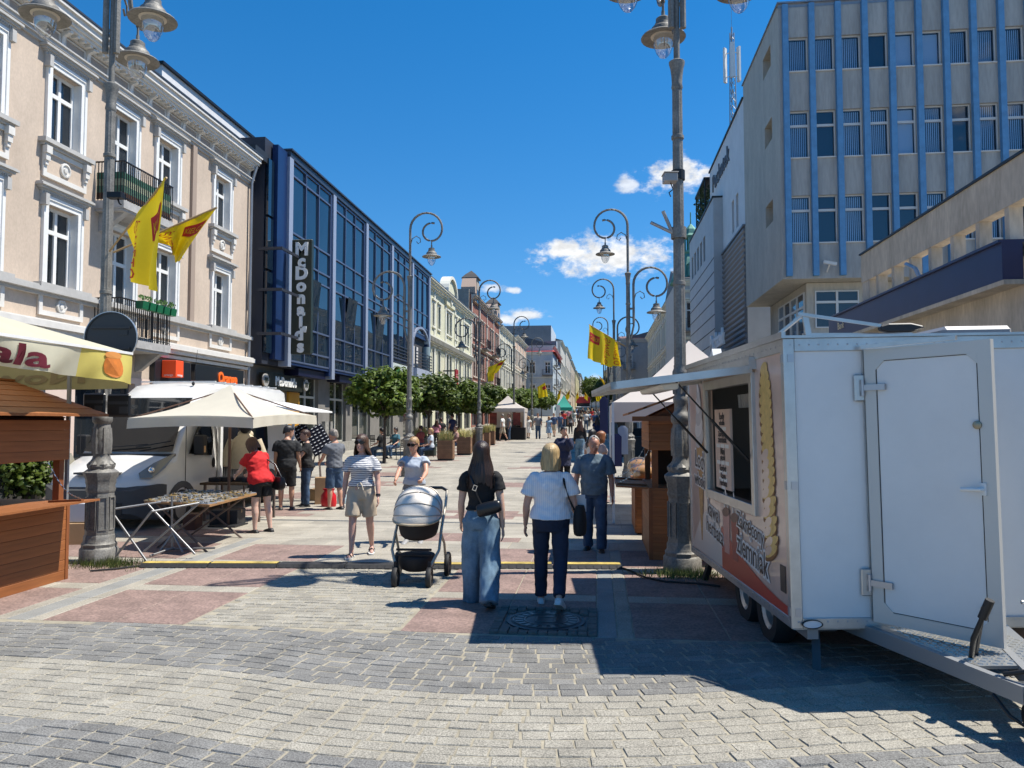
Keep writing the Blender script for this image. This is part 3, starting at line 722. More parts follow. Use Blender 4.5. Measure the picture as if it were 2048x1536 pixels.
 for x in (a + .7, a + 1.7): mb = MB(); mb.box(x, x + .45, .1, .18, 5.4, 6.9); mb.build('loggia_window', M('net_curtain', (.6, .58, .56), .8), t)
 mb = MB(); mb.lathe([(.3, 0), (.3, 1.7)], 14, (b - .5, -.0, 5.4)); mb.build('column', M('blue_grey_column', (.25, .33, .36), .5), t, 40)
 rl = MB()
 for k in range(6): rl.box(a, b, -.35, -.3, 5.4 + k * .2, 5.46 + k * .2)
 rl.build('balcony_railing', _mats['rail_grey'], t)
 mb = MB(); mb.box(a, b, -.35, .1, 3.9, 5.38); sgn = mb.build('balcony_front', M('blue_grey_panel', (.33, .37, .46), .5), t)
 text('TESCO', .62, M('cream_letters', (.62, .6, .42), .5), sgn, (c + .4, -.37, 4.6), ext=.01, bold=.01)
glass_office()
# ================================================================== generic old town house
def town_house(label, X, Y0, Y1, H, wall_c, side=-1, trim=None, rows=(), npil=0, cols=None, n=6, cornice=.5, roofc=(.1, .1, .105), name='town_house', mid=None, balc=(), ww=.95, frame=None, ground=True, gbase=None, dormers=0, style='two', depth=12, surround=True, wname=None, facing=None, colbreak=None):
 """side -1: west row facing the street (+X); +1: east row (-X); 0: front faces down the street (-Y), then X,Y0 is its near corner and Y1 its width"""
 g = gz((Y0 + Y1) / 2) if side else gz(Y0)
 g = gbase if gbase is not None else g
 if side == -1: t = thing(name, label, 'house', (X, Y0, g), pi / 2); LEN = Y1 - Y0
 elif side == 1: t = thing(name, label, 'house', (X, Y1, g), -pi / 2); LEN = Y1 - Y0
 else: t = thing(name, label, 'house', (X, Y0, g), 0); LEN = Y1
 wm = M(wname or ('stucco_%d_%d_%d' % tuple(int(c * 100) for c in wall_c)), wall_c, .85, var=.09, vs=1.2, var2=.05, vs2=14)
 trim = trim or m_trimw
 H = H - g
 cs = cols or [LEN * (i + .5) / n for i in range(n)]
 holes = [(x - ww / 2, x + ww / 2, z, z + h) for z, h in rows for x in cs]
 gh = []
 if ground:
  k = max(2, int(LEN / 4.2))
  gh = [(LEN * (i + .12) / k, LEN * (i + .88) / k, .35, 2.9) for i in range(k)]
 mb = MB(); wall_mb(mb, 0, LEN, -1.5, H, holes + gh, .22)
 mb.quad((0, 0, -1.5), (0, depth, -1.5), (0, depth, H), (0, 0, H)); mb.quad((LEN, 0, -1.5), (LEN, depth, -1.5), (LEN, depth, H), (LEN, 0, H)); mb.build('wall', wm, t)
 for a, b, c, d in gh: put_window(t, (a + b) / 2, c, b - a, d - c, 'cross', M('shop_frame', (.09, .09, .1), .4), m_glassd)
 for z, h in rows:
  for x in cs:
   put_window(t, x, z, ww, h, style, frame or m_white)
   if surround:
    def sur(mb, h=h, ww=ww):
     frame_mb(mb, -ww / 2 - .14, ww / 2 + .14, -.1, h + .16, .14, -.05, .01, .1); mb.box(-ww / 2 - .24, ww / 2 + .24, -.16, .01, h + .2, h + .32); mb.box(-ww / 2 - .2, ww / 2 + .2, -.13, .01, -.16, -.1)
    stamp('surround', ('tsur', trim.name, round(h, 2), ww), sur, trim, t, (x, 0, z))
 mb = MB()
 for z0, z1, y in ((-.5, -.36, .1), (-.36, -.2, .24), (-.2, -.08, .4), (-.08, 0, .5)): mb.box(-.02, LEN + .02, -y * cornice / .5, .02, H + z0, H + z1)
 mb.build('cornice', trim, t)
 if mid:
  for z in mid:
   mb = MB(); mb.box(0, LEN, -.14, .01, z, z + .12); mb.box(0, LEN, -.24, .01, z + .12, z + .22); mb.build('string_course', trim, t)
 mb = MB(); mb.prism([(-.02, -.5 * cornice / .5 - .02, H), (-.02, -.5 * cornice / .5 - .02, H + .05), (-.02, depth / 2, H + 1.8), (-.02, depth, H + .1), (-.02, depth, H)], (LEN + .04, 0, 0)); mb.build('roof', M('roof_%d_%d' % (roofc[0] * 100, roofc[1] * 100), roofc, .6, .1, var=.12, vs=2), t)
 for i in range(npil):
  x = LEN * i / (npil - 1); x = min(max(x, .2), LEN - .2); mb = MB(); mb.box(x - .2, x + .2, -.07, .01, 3.4, H - .5); mb.build('pilaster', trim, t)
 for x, z, wd in balc:
  mb = MB(); mb.box(x - wd / 2, x + wd / 2, -.85, .01, z - .14, z); b = mb.build('balcony', M('balcony_slab', (.2, .19, .18), .8), t); railing(b, x - wd / 2 + .02, x + wd / 2 - .02, -.82, z, .95, step=.16)
 return t, LEN, H
def left_row():
 # pale green house with a round-topped gable
 t, L, H = town_house('pale green two storey house with round arched gable above its cornice', -12.5, 53.7, 75.4, 12.5, (.56, .55, .40), -1, M('cream_trim', (.66, .65, .56), .7), rows=((8.65, 1.75), (4.6, 2.3)), cols=[4.1, 6.1, 9.5, 10.9, 13.4, 15.4, 18.2, 19.8], npil=6, mid=(7.6, 7.15), ww=.85, style='single', frame=M('dark_frame', (.05, .05, .045), .5), gbase=.6, balc=((16.5, 4.45, 2.4),))
 mb = MB(); c = 10.2; pts = [(c - 1.9, 0, 11.0)] + [(c - 1.9 * cos(pi * k / 14), 0, 12.0 + 1.35 * sin(pi * k / 14)) for k in range(15)] + [(c + 1.9, 0, 11.0)]
 mb.prism([(x, -.2, z) for x, y, z in pts], (0, .5, 0)); g = mb.build('gable', M('stucco_gable', (.57, .56, .41), .85), t)
 mb = MB()
 for k in range(14):
  a0, a1 = pi * k / 14, pi * (k + 1) / 14
  mb.prism([(c - 1.9 * cos(a0), -.4, 12 + 1.35 * sin(a0)), (c - 1.9 * cos(a1), -.4, 12 + 1.35 * sin(a1)), (c - 2.15 * cos(a1), -.4, 12 + 1.6 * sin(a1)), (c - 2.15 * cos(a0), -.4, 12 + 1.6 * sin(a0))], (0, .8, 0))
 mb.build('gable_moulding', M('cream_trim', (.66, .65, .56)), g)
 mb = MB(); mb.T = Matrix.Translation((c, -.2, 11.6)) @ Matrix.Rotation(pi / 2, 4, 'X'); mb.lathe([(0, 0), (.42, 0), (.42, .09), (.3, .1), (.28, .04), (0, .05)], 16); mb.build('medallion', M('cream_trim'), g, 30)
 mb = MB()
 for k in range(44): x = .3 + k * .49; mb.box(x - .13, x + .13, -.42, 0, 7.28, 7.6)
 mb.build('bracket_frieze', M('weathered_trim', (.28, .27, .23), .8), t)['kind'] = 'stuff'
 mb = MB(); mb.box(7.3, 8.5, -1.15, -1.05, 4.25, 5.55); s = mb.build('hanging_sign', M('red_sign', (.3, .012, .015), .4), t); mb = MB(); mb.box(7.85, 7.95, -1.05, 0, 5.4, 5.5); mb.build('sign_arm', m_black, s)
 for z, h in ((5.12, .3), (4.95, .42), (4.55, .4)): mb = MB(); mb.box(7.9 - h, 7.9 + h, -1.156, -1.15, z - .05, z + .05); mb.build('faded_print_line', M('red_sign_print', (.5, .25, .24), .5), s)
 # red brick house with two turret gables
 brick = (.24, .095, .065)
 t, L, H = town_house('red brick tenement with two tall stepped turret gables and balconies', -12.5, 75.6, 97.4, 14.7, brick, -1, M('pale_stone_trim', (.50, .43, .36), .75), rows=((9.3, 2.1), (5.4, 2.2)), cols=[1.7, 3.2, 6.2, 8.1, 10.9, 13.7, 15.6, 18.6, 20.1], ww=1.0, mid=(8.3, 4.6), gbase=1.2, npil=5, balc=((6.9, 8.6, 3), (15, 8.6, 3), (6.9, 5.0, 3), (15, 5.0, 3)), frame=m_white, wname='red_brick', style='cross')
 st = M('pale_stone_trim'); dk = M('turret_slate', (.07, .065, .06), .7)
 for c in (2.4, 19.4):
  mb = MB(); mb.box(c - 1.6, c + 1.6, -.25, 1.2, 12.9, 14.4); mb.prism([(c - 1.6, -.25, 14.4), (c + 1.6, -.25, 14.4), (c + .75, -.25, 15.6), (c - .75, -.25, 15.6)], (0, 1.45, 0)); mb.build('gable', M('stucco_brickgable', (.42, .31, .24), .85), t)
  mb = MB(); mb.box(c - .7, c + .7, -.3, 1.1, 14.2, 15.4); q = mb.build('turret', M('turret_wall', (.33, .3, .25), .85), t)
  mb = MB(); mb.box(c - .55, c - .1, -.31, -.28, 12.9, 14.3); mb.box(c + .1, c + .55, -.31, -.28, 12.9, 14.3); mb.build('slit_window', m_glassd, q)
  mb = MB(); mb.lathe([(1.25, 15.4), (1.25, 15.5), (.75, 15.9), (.02, 16.35)], 4, (c, .4, 0), pi / 4); mb.build('turret_roof', dk, q)
 mb = MB(); mb.box(-.3, .0, .2, 10, 8, 14.0); mb.build('side_wall', M('side_render', (.3, .28, .24), .9, var=.2, vs=2), t)
 # cream houses
 cr = M('cream_trim')
 t, L, H = town_house('cream three storey house with closely set tall windows and pilasters', -12.5, 97.6, 115.6, 14.35, (.52, .49, .38), -1, cr, rows=((8.3, 2.3), (4.7, 2.3)), n=9, npil=7, mid=(7.5,), gbase=1.8, style='two', frame=M('dark_frame'), balc=((9, 4.5, 3),))
 mb = MB(); mb.box(2.2, 3.6, .4, 2.2, 12.2, 15.0); d = mb.build('dormer', M('cream_trim'), t); mb = MB(); mb.lathe([(1.3, 15.0), (1.1, 15.6), (.6, 16.2), (.5, 16.3)], 4, (2.9, 1.3, 0), pi / 4); mb.build('dormer_roof', M('red_tin', (.42, .07, .06), .5), d)
 t, L, H = town_house('peach tenement with ornate window hoods and a small balcony', -12.5, 115.8, 134.6, 15.2, (.50, .36, .27), -1, cr, rows=((8.2, 2.2), (4.6, 2.3)), n=9, npil=5, mid=(7.4,), gbase=2.4, frame=M('dark_frame'), balc=((6, 4.4, 3), (13, 8.0, 3)))
 # pale blue corner house, its end wall facing down the street
 g = gz(135)
 t, L, H = town_house('pale blue corner house with red roof facing down the street', -12.7, 135.2, 4.9, 14.3, (.40, .47, .52), 0, M('blue_trim', (.55, .6, .62), .7), rows=((7.6, 2.0), (3.6, 2.0)), cols=[1.3, 4.0], depth=30, roofc=(.32, .05, .05), ground=False, balc=((4.0, 7.3, 1.9),), style='cross', mid=(6.8,))
 mb = MB(); mb.prism([(-.4, -.5, H), (5.3, -.5, H), (3.2, 5, H + 2.7), (-.4, 5, H + 3.4)], (0, .01, 0));
 mb = MB(); mb.add([(-6, -.5, H), (5.4, -.5, H), (2.6, 6, H + 2.4), (-6, 6, H + 3.6), (5.4, 30, H), (2.6, 30, H + 2.4)], [(0, 1, 2, 3), (1, 4, 5, 2)]); mb.build('red_roof', M('red_tin'), t)
 t2, L, H = town_house('white street front beside the pale blue corner house with iron balconies', -7.9, 135.4, 165, 15.5, (.55, .54, .50), -1, cr, rows=((9.6, 2.0), (6.0, 2.0), (2.9, 1.8)), n=9, npil=6, mid=(5.2, 8.8), gbase=2.9, balc=((4, 5.8, 2.6), (12, 5.8, 2.6), (20, 5.8, 2.6), (4, 9.3, 2.6), (12, 9.3, 2.6)), ground=False)
 for k, (a, b, h, c, X, lab) in enumerate(((165.2, 190, 19.5, (.50, .48, .43), -7.9, 'tall pale tenement beyond the white street front'), (190.2, 225, 20.5, (.46, .42, .36), -7.8, 'far tan tenement with a projecting cornice on the west side'), (225.2, 262, 20.0, (.44, .37, .28), -7.7, 'far brown fronted tenement where the street begins to climb'), (262.2, 310, 19.5, (.50, .44, .22), -7.4, 'far yellow house near the end of the street'), (310.2, 380, 21.5, (.40, .37, .33), -7.0, 'last grey house on the west side at the street end'))):
  town_house(lab, X, a, b, h, c, -1, cr, rows=((8.8, 2.0), (5.4, 2.0)), n=10, npil=5, mid=(4.6,), surround=(k < 2), ground=(k < 2), gbase=gz((a + b) / 2))
 # theatre fly tower, clad in grey ribbed metal
 th = thing('fly_tower', 'large windowless grey metal clad theatre block rising behind red roof', 'building', (-27, 150, gz(150)))
 gm = M('ribbed_grey_metal', (.23, .225, .225), .6, .0, var=.1, vs=.6)
 pm = M('pale_metal_side', (.55, .56, .56), .5, .2)
 def block(x0, x1, y0, y1, z1, nm):
  mb = MB(); mb.box(x0, x1, y0, y1, 0, z1); o = mb.build(nm, gm, th)
  q = MB(); x = x0
  while x < x1: q.box(x, x + .06, y0 - .06, y0, 4, z1); x += .45
  q.build('rib', gm, o)['kind'] = 'stuff'
  q = MB(); q.box(x1, x1 + .05, y0, y1, 0, z1); q.build('end_cladding', pm, o)
 block(-4, 18.0, 0, 18, 17.6, 'upper_block'); block(4, 19.2, -3, 0 - .05, 14.2, 'middle_block'); block(8, 19.4, -5, -3.05, 10.6, 'lower_block')
left_row()
# ================================================================== east side
def grey_office():
 Yg = 31.97
 t = thing('concrete_office_block', 'grey concrete office block with blue vertical fins and rows of windows', 'building', (7.5, Yg, 0))
 cm = M('grey_concrete', (.37, .36, .335), .9, var=.15, vs=1.6, var2=.07, vs2=12, bump=.3, bs=25, stretch=(1, 1, .16))
 cw = M('tan_concrete', (.46, .425, .36), .9, var=.13, vs=1.8, var2=.06, vs2=12, stretch=(1, 1, .3))
 blue = M('blue_fin_paint', (.10, .26, .45), .7, var=.15, vs=3)
 pit = 1.039; N_ = 11; wl = .72
 rows = [(9.13, 11.07, 1), (12.64, 14.59, 1), (16.24, 17.67, 0)]
 xs = [.76 + pit * i for i in range(N_)]
 holes = [(x - .4, x + .4, a, b) for x in xs for a, b, _ in rows]
 mb = MB(); wall_mb(mb, 0, 12.2, 7.66, 18.95, holes, .22); mb.build('south_wall', cm, t)
 # street wall with three slit windows
 slits = []
 for (p1, p2) in (((1526, 163), (1541, 107)), ((1530, 300), (1544, 255)), ((1532, 458), (1546, 418))):
  a = PX(p1[0], p1[1], 7.5); b = PX(p2[0], p2[1], 7.5); slits.append((Yg + 7.7 - a.y, Yg + 7.7 - b.y, a.z, a.z + .95))
 mb = MB(Matrix.Translation((0, 7.7, 0)) @ Matrix.Rotation(-pi / 2, 4, 'Z')); wall_mb(mb, 0, 7.7, 7.66, 19.1, slits, .35); mb.build('street_wall', cw, t)
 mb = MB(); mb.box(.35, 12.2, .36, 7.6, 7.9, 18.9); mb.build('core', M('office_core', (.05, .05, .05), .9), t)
 mb = MB(); mb.quad((0, 0, 7.66), (12.2, 0, 7.66), (12.2, 7.7, 7.66), (0, 7.7, 7.66)); mb.build('soffit', cw, t)
 mb = MB(); mb.box(-.06, 12.3, -.1, 7.8, 19.1, 19.16); mb.box(0, 12.2, 0, .3, 18.94, 19.1); mb.build('roof_capping', m_zinc, t)
 for i in range(N_ + 1):
  x = .24 + pit * i; mb = MB(); mb.box(x - .11, x + .11, -.2, .02, 7.75, 19.0); mb.build('fin', blue, t)
 gl = glass_mat('office_glass', (.62, .74, .86), .1)
 bl = M('vertical_blind', (.62, .66, .72), .8); blw = M('white_blind', (.72, .74, .78), .8)
 r2 = random.Random(11)
 fm = M('pvc_frame', (.62, .62, .6), .5)
 bm_ = MB(); n = 9
 for k in range(n):
  x = -.34 + .68 * k / n; bm_.quad((x, .0, 0), (x + .05, .02, 0), (x + .05, .02, 1), (x, .0, 1))
 zig = {'a': bm_.mesh(bl), 'b': bm_.mesh(blw)}
 full = MB(); full.quad((-.34, .02, 0), (.34, .02, 0), (.34, .02, 1), (-.34, .02, 1)); zig['c'] = full.mesh(blw)
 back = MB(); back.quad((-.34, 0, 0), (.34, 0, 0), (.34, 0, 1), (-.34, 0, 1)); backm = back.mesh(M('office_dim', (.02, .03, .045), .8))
 lampm = M('office_lamp', (1, .98, .95), .5, emit=1.4)
 for a, b, tr in rows:
  for i, x in enumerate(xs):
   o = put_window(t, x, a, .8, b - a, 'top' if tr else 'single', fm, gl, .12)
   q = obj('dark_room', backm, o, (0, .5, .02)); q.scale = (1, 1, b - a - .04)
   k = r2.choice('aabbbcn');
   if k != 'n':
    q = obj('blind', zig[k], o, (0, .24, .07)); q.scale = (1, 1, b - a - .14)
   if a == 12.64 and i in (0, 3, 4):
    mb = MB(); mb.add([(-.25, .4, .45), (-.05, .4, .7), (.05, .4, .7), (-.12, .4, .45)], [(0, 1, 2, 3)]); mb.build('ceiling_lamp', lampm, o)
   mb = None
   def sl(mb): mb.box(-.38, .38, -.06, .06, -.05, 0)
   stamp('sill', ('osill',), sl, m_trimw, t, (x, 0, a))
 # recessed storey below the overhang
 mb = MB(); mb.box(1.15, 12.2, .9, 7.6, -.1, 7.64); mb.build('recessed_storey', cw, t)
 w1 = put_window(t, 2.35, 5.75, 1.75, 1.55, 'cross', fm, M('dim_glass', (.03, .04, .05), .05, spec=.8)); w1.location.y = .68
 w1 = put_window(t, 4.3, 5.75, 1.75, 1.55, 'cross', fm, M('dim_glass')); w1.location.y = .68
 for k in range(4):
  w2 = put_window(t, 0, 5.3, 1.05, 2.0, 'top', fm, gl if k % 2 else M('dim_glass')); w2.location = (.93, 1.7 + k * 1.15, 5.3); w2.rotation_euler = (0, 0, -pi / 2)
 # security camera
 p = PY(1655, 532, Yg) - Vector((7.5, Yg, 0)); mb = MB(); mb.cb(p + Vector((0, -.35, .05)), (.5, .12, .12), Matrix.Rotation(.2, 3, 'Y')); mb.bar(p + Vector((-.05, -.05, -.25)), p + Vector((-.02, -.35, .0)), .05); mb.build('security_camera', m_trimw, t)
grey_office()
def navy_building():
 t = thing('shop_pavilion', 'low beige shop pavilion with navy fascia and pierced concrete parapet', 'building', (7.5, 24.7, 0), -pi / 2)
 cm = M('cream_concrete', (.50, .44, .35), .9, var=.22, vs=1.6, var2=.08, vs2=14, stretch=(1, 1, .3))
 L = 24.7 - 2
 holes = [(6 + 3.4 * i, 8.9 + 3.4 * i, .5, 3.3) for i in range(4)]
 mb = MB(); wall_mb(mb, 0, L, -.05, 4.4, holes, .2); mb.quad((0, 0, 0), (0, 5, 0), (0, 5, 4.4), (0, 0, 4.4)); mb.build('wall', cm, t)
 for a, b, c, d in holes: put_window(t, (a + b) / 2, c, b - a, d - c, 'cross', m_white, M('dim_glass'))
 mb = MB(); mb.box(0, 10.3, -.35, 0, 4.37, 5.05); mb.box(.0, 10.3, -.4, .3, 5.05, 5.1); mb.build('fascia', M('navy_fascia', (.022, .028, .085), .4, var=.1, vs=2), t)
 mb = MB(); mb.box(0, 10.4, -.38, 0, 4.28, 4.365); mb.build('fascia_trim', cm, t)
 text('Bank', .3, M('pale_letters'), t, (1.2, -.36, 4.7), ext=.003)
 mb = MB(); mb.box(2.03, L, -.02, .26, 5.8, 6.6); mb.build('parapet_beam', cm, t)
 mb = MB(); mb.box(1.98, L, -.06, .3, 6.6, 6.65); mb.build('parapet_capping', M('dark_tin'), t)
 for i in range(15):
  x = 2.03 + i * 1.1; mb = MB(); mb.box(x, x + (.6 if i == 0 else .16), 0, .24, 5.1, 5.8); mb.build('parapet_pillar', cm, t)
 mb = MB(); mb.box(0, L, .3, 6, 4.9, 5.08); mb.build('terrace_slab', cm, t)
 p = PX(1840, 545, 7.3); x = 24.7 - p.y; mb = MB(); mb.tube([(x - .5, -.3, 5.55), (x, -.3, 5.35), (x + .1, -.25, 5.1)], .05, 8); mb.build('spotlight', M('steel_grey', (.45, .45, .47), .35, .7), t, 40)
navy_building()
def department_store():
 t = thing('department_store', 'white clad shop building with grey corrugated base and rooftop lettering', 'building', (7.5, 58.4, 0), -pi / 2)
 g = gz(50)
 wh = M('white_cladding', (.68, .67, .66), .7, var=.08, vs=1)
 lg = M('pale_grey_panel', (.46, .455, .45), .6, var=.08, vs=1); dg = M('dark_corrugated', (.19, .19, .2), .5, .2)
 # x local runs towards the camera: 0 at Y=58.4, 18.7 at Y=39.7
 win = [(15.0, 15.65, 12.3, 14.1), (16.3, 16.95, 12.3, 14.1)]
 mb = MB(); wall_mb(mb, 6.9, 18.75, 0, 18.4, win, .2); mb.quad((6.9, 0, 0), (6.9, 9, 0), (6.9, 9, 18.4), (6.9, 0, 18.4)); mb.build('upper_wall', wh, t)
 for a, b, c, d in win: put_window(t, (a + b) / 2, c, b - a, d - c, 'single', M('dark_frame'))
 mb = MB(); mb.box(6.8, 18.75, -.08, 9, 18.4, 18.5); mb.build('roof_capping', M('dark_tin'), t)
 text('Puchatek', 1.5, M('grey_wall_letters', (.12, .12, .13), .6), t, (11.4, -.04, 17.1), ext=.03, bold=.0, sx=1.15)
 # corrugated base
 q = MB()
 z = 4.0; k = 0
 while z < 11.8: q.prism([(12.0, -.0, z), (12.0, -.1, z + .1), (12.0, -.1, z + .2), (12.0, 0, z + .3)], (6.75, 0, 0)); z += .3
 q.box(12.0, 18.75, 0, .05, 0, 11.8); q.box(11.9, 18.8, -.14, .05, 11.8, 11.9); q.build('corrugated_base', dg, t)
 # panel-clad wing standing forward
 wn = [(1.2 + i * 1.55, 2.1 + i * 1.55, 12.3, 13.9) for i in range(5)]
 mb = MB(); wall_mb(mb, 0, 11.9, 0, 15.3, wn, .2, -.55); mb.quad((11.9, -.55, 0), (11.9, 0, 0), (11.9, 0, 15.3), (11.9, -.55, 15.3)); mb.quad((0, -.55, 15.3), (11.9, -.55, 15.3), (11.9, 5, 15.3), (0, 5, 15.3)); mb.quad((0, -.55, 0), (0, 6, 0), (0, 6, 15.3), (0, -.55, 15.3)); mb.build('clad_wing', lg, t)
 for a, b, c, d in wn: wq = put_window(t, (a + b) / 2, c, b - a, d - c, 'single', M('dark_frame')); wq.location.y = -.55
 for z in [4 + i * .85 for i in range(10)]: mb = MB(); mb.box(0, 11.9, -.57, -.54, z, z + .05); mb.build('panel_joint', M('joint_dark', (.05, .05, .055), .7), t)
 mb = MB(); mb.box(-.05, 11.95, -.62, .2, 15.3, 15.4); mb.build('wing_capping', M('dark_tin'), t)
 text('Puchatek', 1.25, M('white_letters'), t, (15.6, -1.0, 6.3), ext=.06, bold=.03)
 mb = MB(); mb.box(12, 18.7, -1.1, -.05, 5.3, 5.6); mb.build('entrance_canopy', dg, t)
 # roof terrace pergola with plants
 mb = MB(); mb.box(2.2, 6.9, -.4, 3, 18.0, 18.15)
 for x in (2.3, 4.5, 6.8): mb.box(x - .04, x + .04, -.35, -.27, 15.4, 18.0)
 mb.build('pergola', m_black, t)
 r2 = random.Random(4); mb = MB()
 for _ in range(500):
  c = Vector((r2.uniform(2.3, 6.6), r2.uniform(-.4, .3), r2.uniform(15.4, 17.6))); a = r2.uniform(0, 6.28); s = .22
  mb.add([c, c + Vector((s * cos(a), s * sin(a), .05)), c + Vector((s * cos(a + 1) * .6, s * sin(a + 1) * .6, .2))], [(0, 1, 2)])
 mb.build('terrace_plants', M('climber_leaves', (.03, .06, .02), .7), t)['kind'] = 'stuff'
 # lattice antenna mast
 b = PX(1466, 251, 8.6); hm = PX(1465, 62, 8.6).z
 t = thing('antenna_mast', 'steel lattice phone mast with white panel antennas on the store roof', 'mast', (8.6, b.y, 18.5)); st = M('galvanised', (.3, .31, .32), .5, .5)
 H = hm - 18.5; mb = MB(); w_ = .28
 cs = [(w_ * cos(a), w_ * sin(a)) for a in (pi / 2, pi / 2 + 2.094, pi / 2 + 4.188)]
 for x, y in cs: mb.tube([(x, y, 0), (x * .5, y * .5, H)], .035, 6)
 n = 16
 for i in range(n):
  f0, f1 = 1 - .5 * i / n, 1 - .5 * (i + 1) / n
  for k in range(3):
   a, b2 = cs[k], cs[(k + 1) % 3]; mb.bar((a[0] * f0, a[1] * f0, H * i / n), (b2[0] * f1, b2[1] * f1, H * (i + 1) / n), .025)
 mb.build('lattice', st, t)
 mb = MB(); mb.tube([(0, 0, H * .7), (0, 0, H * 1.05)], .05, 8); mb.tube([(0, 0, H), (0, 0, H * 1.28)], .012, 5); mb.build('spike', st, t)
 for a in (0, 2.1, 4.2):
  mb = MB(); mb.T = Matrix.Rotation(a + .4, 4, 'Z'); mb.box(.42, .55, -.14, .14, H * .62, H * .9); mb.bar((0, 0, H * .85), (.45, 0, H * .85), .04); mb.bar((0, 0, H * .66), (.45, 0, H * .66), .04); mb.build('antenna', m_white, t)
 mb = MB(); mb.tube([(0, 0, H * .55), (1.1, 1.4, 0)], .04, 6); mb.build('stay', m_white, t)
department_store()
def right_row():
 cr = M('cream_trim')
 # corner house with a copper cupola
 g = gz(66)
 t, L, H = town_house('white corner house with green copper dome and lantern', 6.6, 64.0, 9, 13.6, (.52, .50, .46), 0, cr, rows=((8.6, 2.2), (5.0, 2.2)), cols=[1.25, 3.6, 6], depth=11, ground=True, mid=(7.7, 11.6), balc=((1.25, 4.9, 2.2), (1.25, 8.4, 2.0)), style='cross', ww=1.1)
 cop = M('verdigris_copper', (.11, .27, .21), .6, .2, var=.25, vs=2)
 c = PX(1386, 560, 7.9); x = 1.35
 mb = MB(); mb.lathe([(1.9, H - .05), (1.9, H + .15), (1.75, H + .3), (1.55, H + 1.1), (1.25, H + 1.9), (1.0, H + 2.4), (1.1, H + 2.5), (1.1, H + 2.65), (.85, H + 2.7)], 8, (x, 1.9, 0), pi / 8); d = mb.build('dome', cop, t)
 mb = MB()
 for k in range(8):
  a = 2 * pi * k / 8 + pi / 8; mb.box(x + .55 * cos(a) - .08, x + .55 * cos(a) + .08, 1.9 + .55 * sin(a) - .08, 1.9 + .55 * sin(a) + .08, H + 2.7, H + 3.9)
 mb.lathe([(.75, H + 3.9), (.8, H + 4.0), (.6, H + 4.2), (.5, H + 4.6), (.2, H + 4.95), (.06, H + 5.1), (.05, H + 6.1)], 8, (x, 1.9, 0), pi / 8); mb.build('lantern', cop, d)
 mb = MB(); mb.box(x - .45, x + .45, .1, 1.0, H + .35, H + 1.3); mb.prism([(x - .55, .05, H + 1.3), (x + .55, .05, H + 1.3), (x, .05, H + 1.75)], (0, 1, 0)); mb.build('dormer', cop, d)
 town_house('long cream classical house with pilasters and flower filled balconies', 7.5, 75.2, 114.8, 14.3, (.55, .52, .42), 1, cr, rows=((8.6, 2.2), (4.9, 2.3)), n=18, npil=13, mid=(7.7,), gbase=1.9, style='two', balc=((8, 4.7, 4), (22, 4.7, 4), (34, 4.7, 4)))
 town_house('grey house with hipped brown tile roof facing down the street', 3.6, 118.3, 8, 14.6, (.27, .275, .28), 0, M('grey_trim', (.38, .38, .38), .7), rows=((7.7, 2.0), (4.0, 2.0)), cols=[1.2, 5.9], depth=25, roofc=(.2, .11, .08), ground=False, balc=((1.2, 3.9, 1.8), (1.2, 7.6, 1.8)), gbase=gz(118), style='cross')
 for k, (a, b, h, c, X, lab) in enumerate(((118.6, 146, 14.4, (.30, .29, .28), 3.55, 'street side of the grey house with small balconies'), (146.3, 175, 15.5, (.36, .24, .18), 3.5, 'far russet tenement on the east side'), (175.3, 215, 17.0, (.42, .40, .34), 3.4, 'far pale tenement on the east side'), (215.3, 270, 18.0, (.36, .30, .24), 3.3, 'far brown tenement on the east side near the street end'), (270.3, 360, 20.0, (.42, .42, .40), 3.0, 'last pale house on the east side at the street end'))):
  town_house(lab, X, a, b, h, c, 1, cr, rows=((8.0, 2.0), (4.6, 2.0)), n=9, npil=5, mid=(4.0,), surround=(k < 1), ground=False, gbase=gz((a + b) / 2))
 # end of the street: trees and low wall where it turns
 town_house('pale building closing the view at the end of the street', -8, 395, 14, 17.5, (.42, .4, .36), 0, cr, rows=((3.5, 2),), n=5, ground=False, gbase=gz(395), surround=False)
right_row()
# ================================================================== street lamps
m_lamp = M('lamp_iron', (.185, .178, .162), .6, .25, var=.3, vs=5, var2=.12, vs2=40, bump=.3, bs=50)
m_lampi = M('lamp_reflector', (.52, .47, .40), .5)
m_globe = glass_mat('globe_glass', (.84, .87, .9), .22)
def scroll_pts(x0, zc, R0=.52):
 """rod standing at x0, curling over outward (+x) into a spiral that ends above the lamp"""
 pts = [(x0, 0, zc - 1.2), (x0, 0, zc - .6), (x0, 0, zc - .2)]
 for k in range(13): a = pi - pi * k / 12; pts.append((x0 + .52 + .52 * cos(a), 0, zc + .52 * sin(a)))
 for k in range(1, 7): a = -pi / 2 * k / 6; pts.append((x0 + .7 + .34 * cos(a), 0, zc + .39 * sin(a)))
 for k in range(1, 13): a = -pi / 2 - 1.1 * pi * k / 12; pts.append((x0 + .7 + .29 * cos(a), 0, zc - .1 + .29 * sin(a)))
 return pts
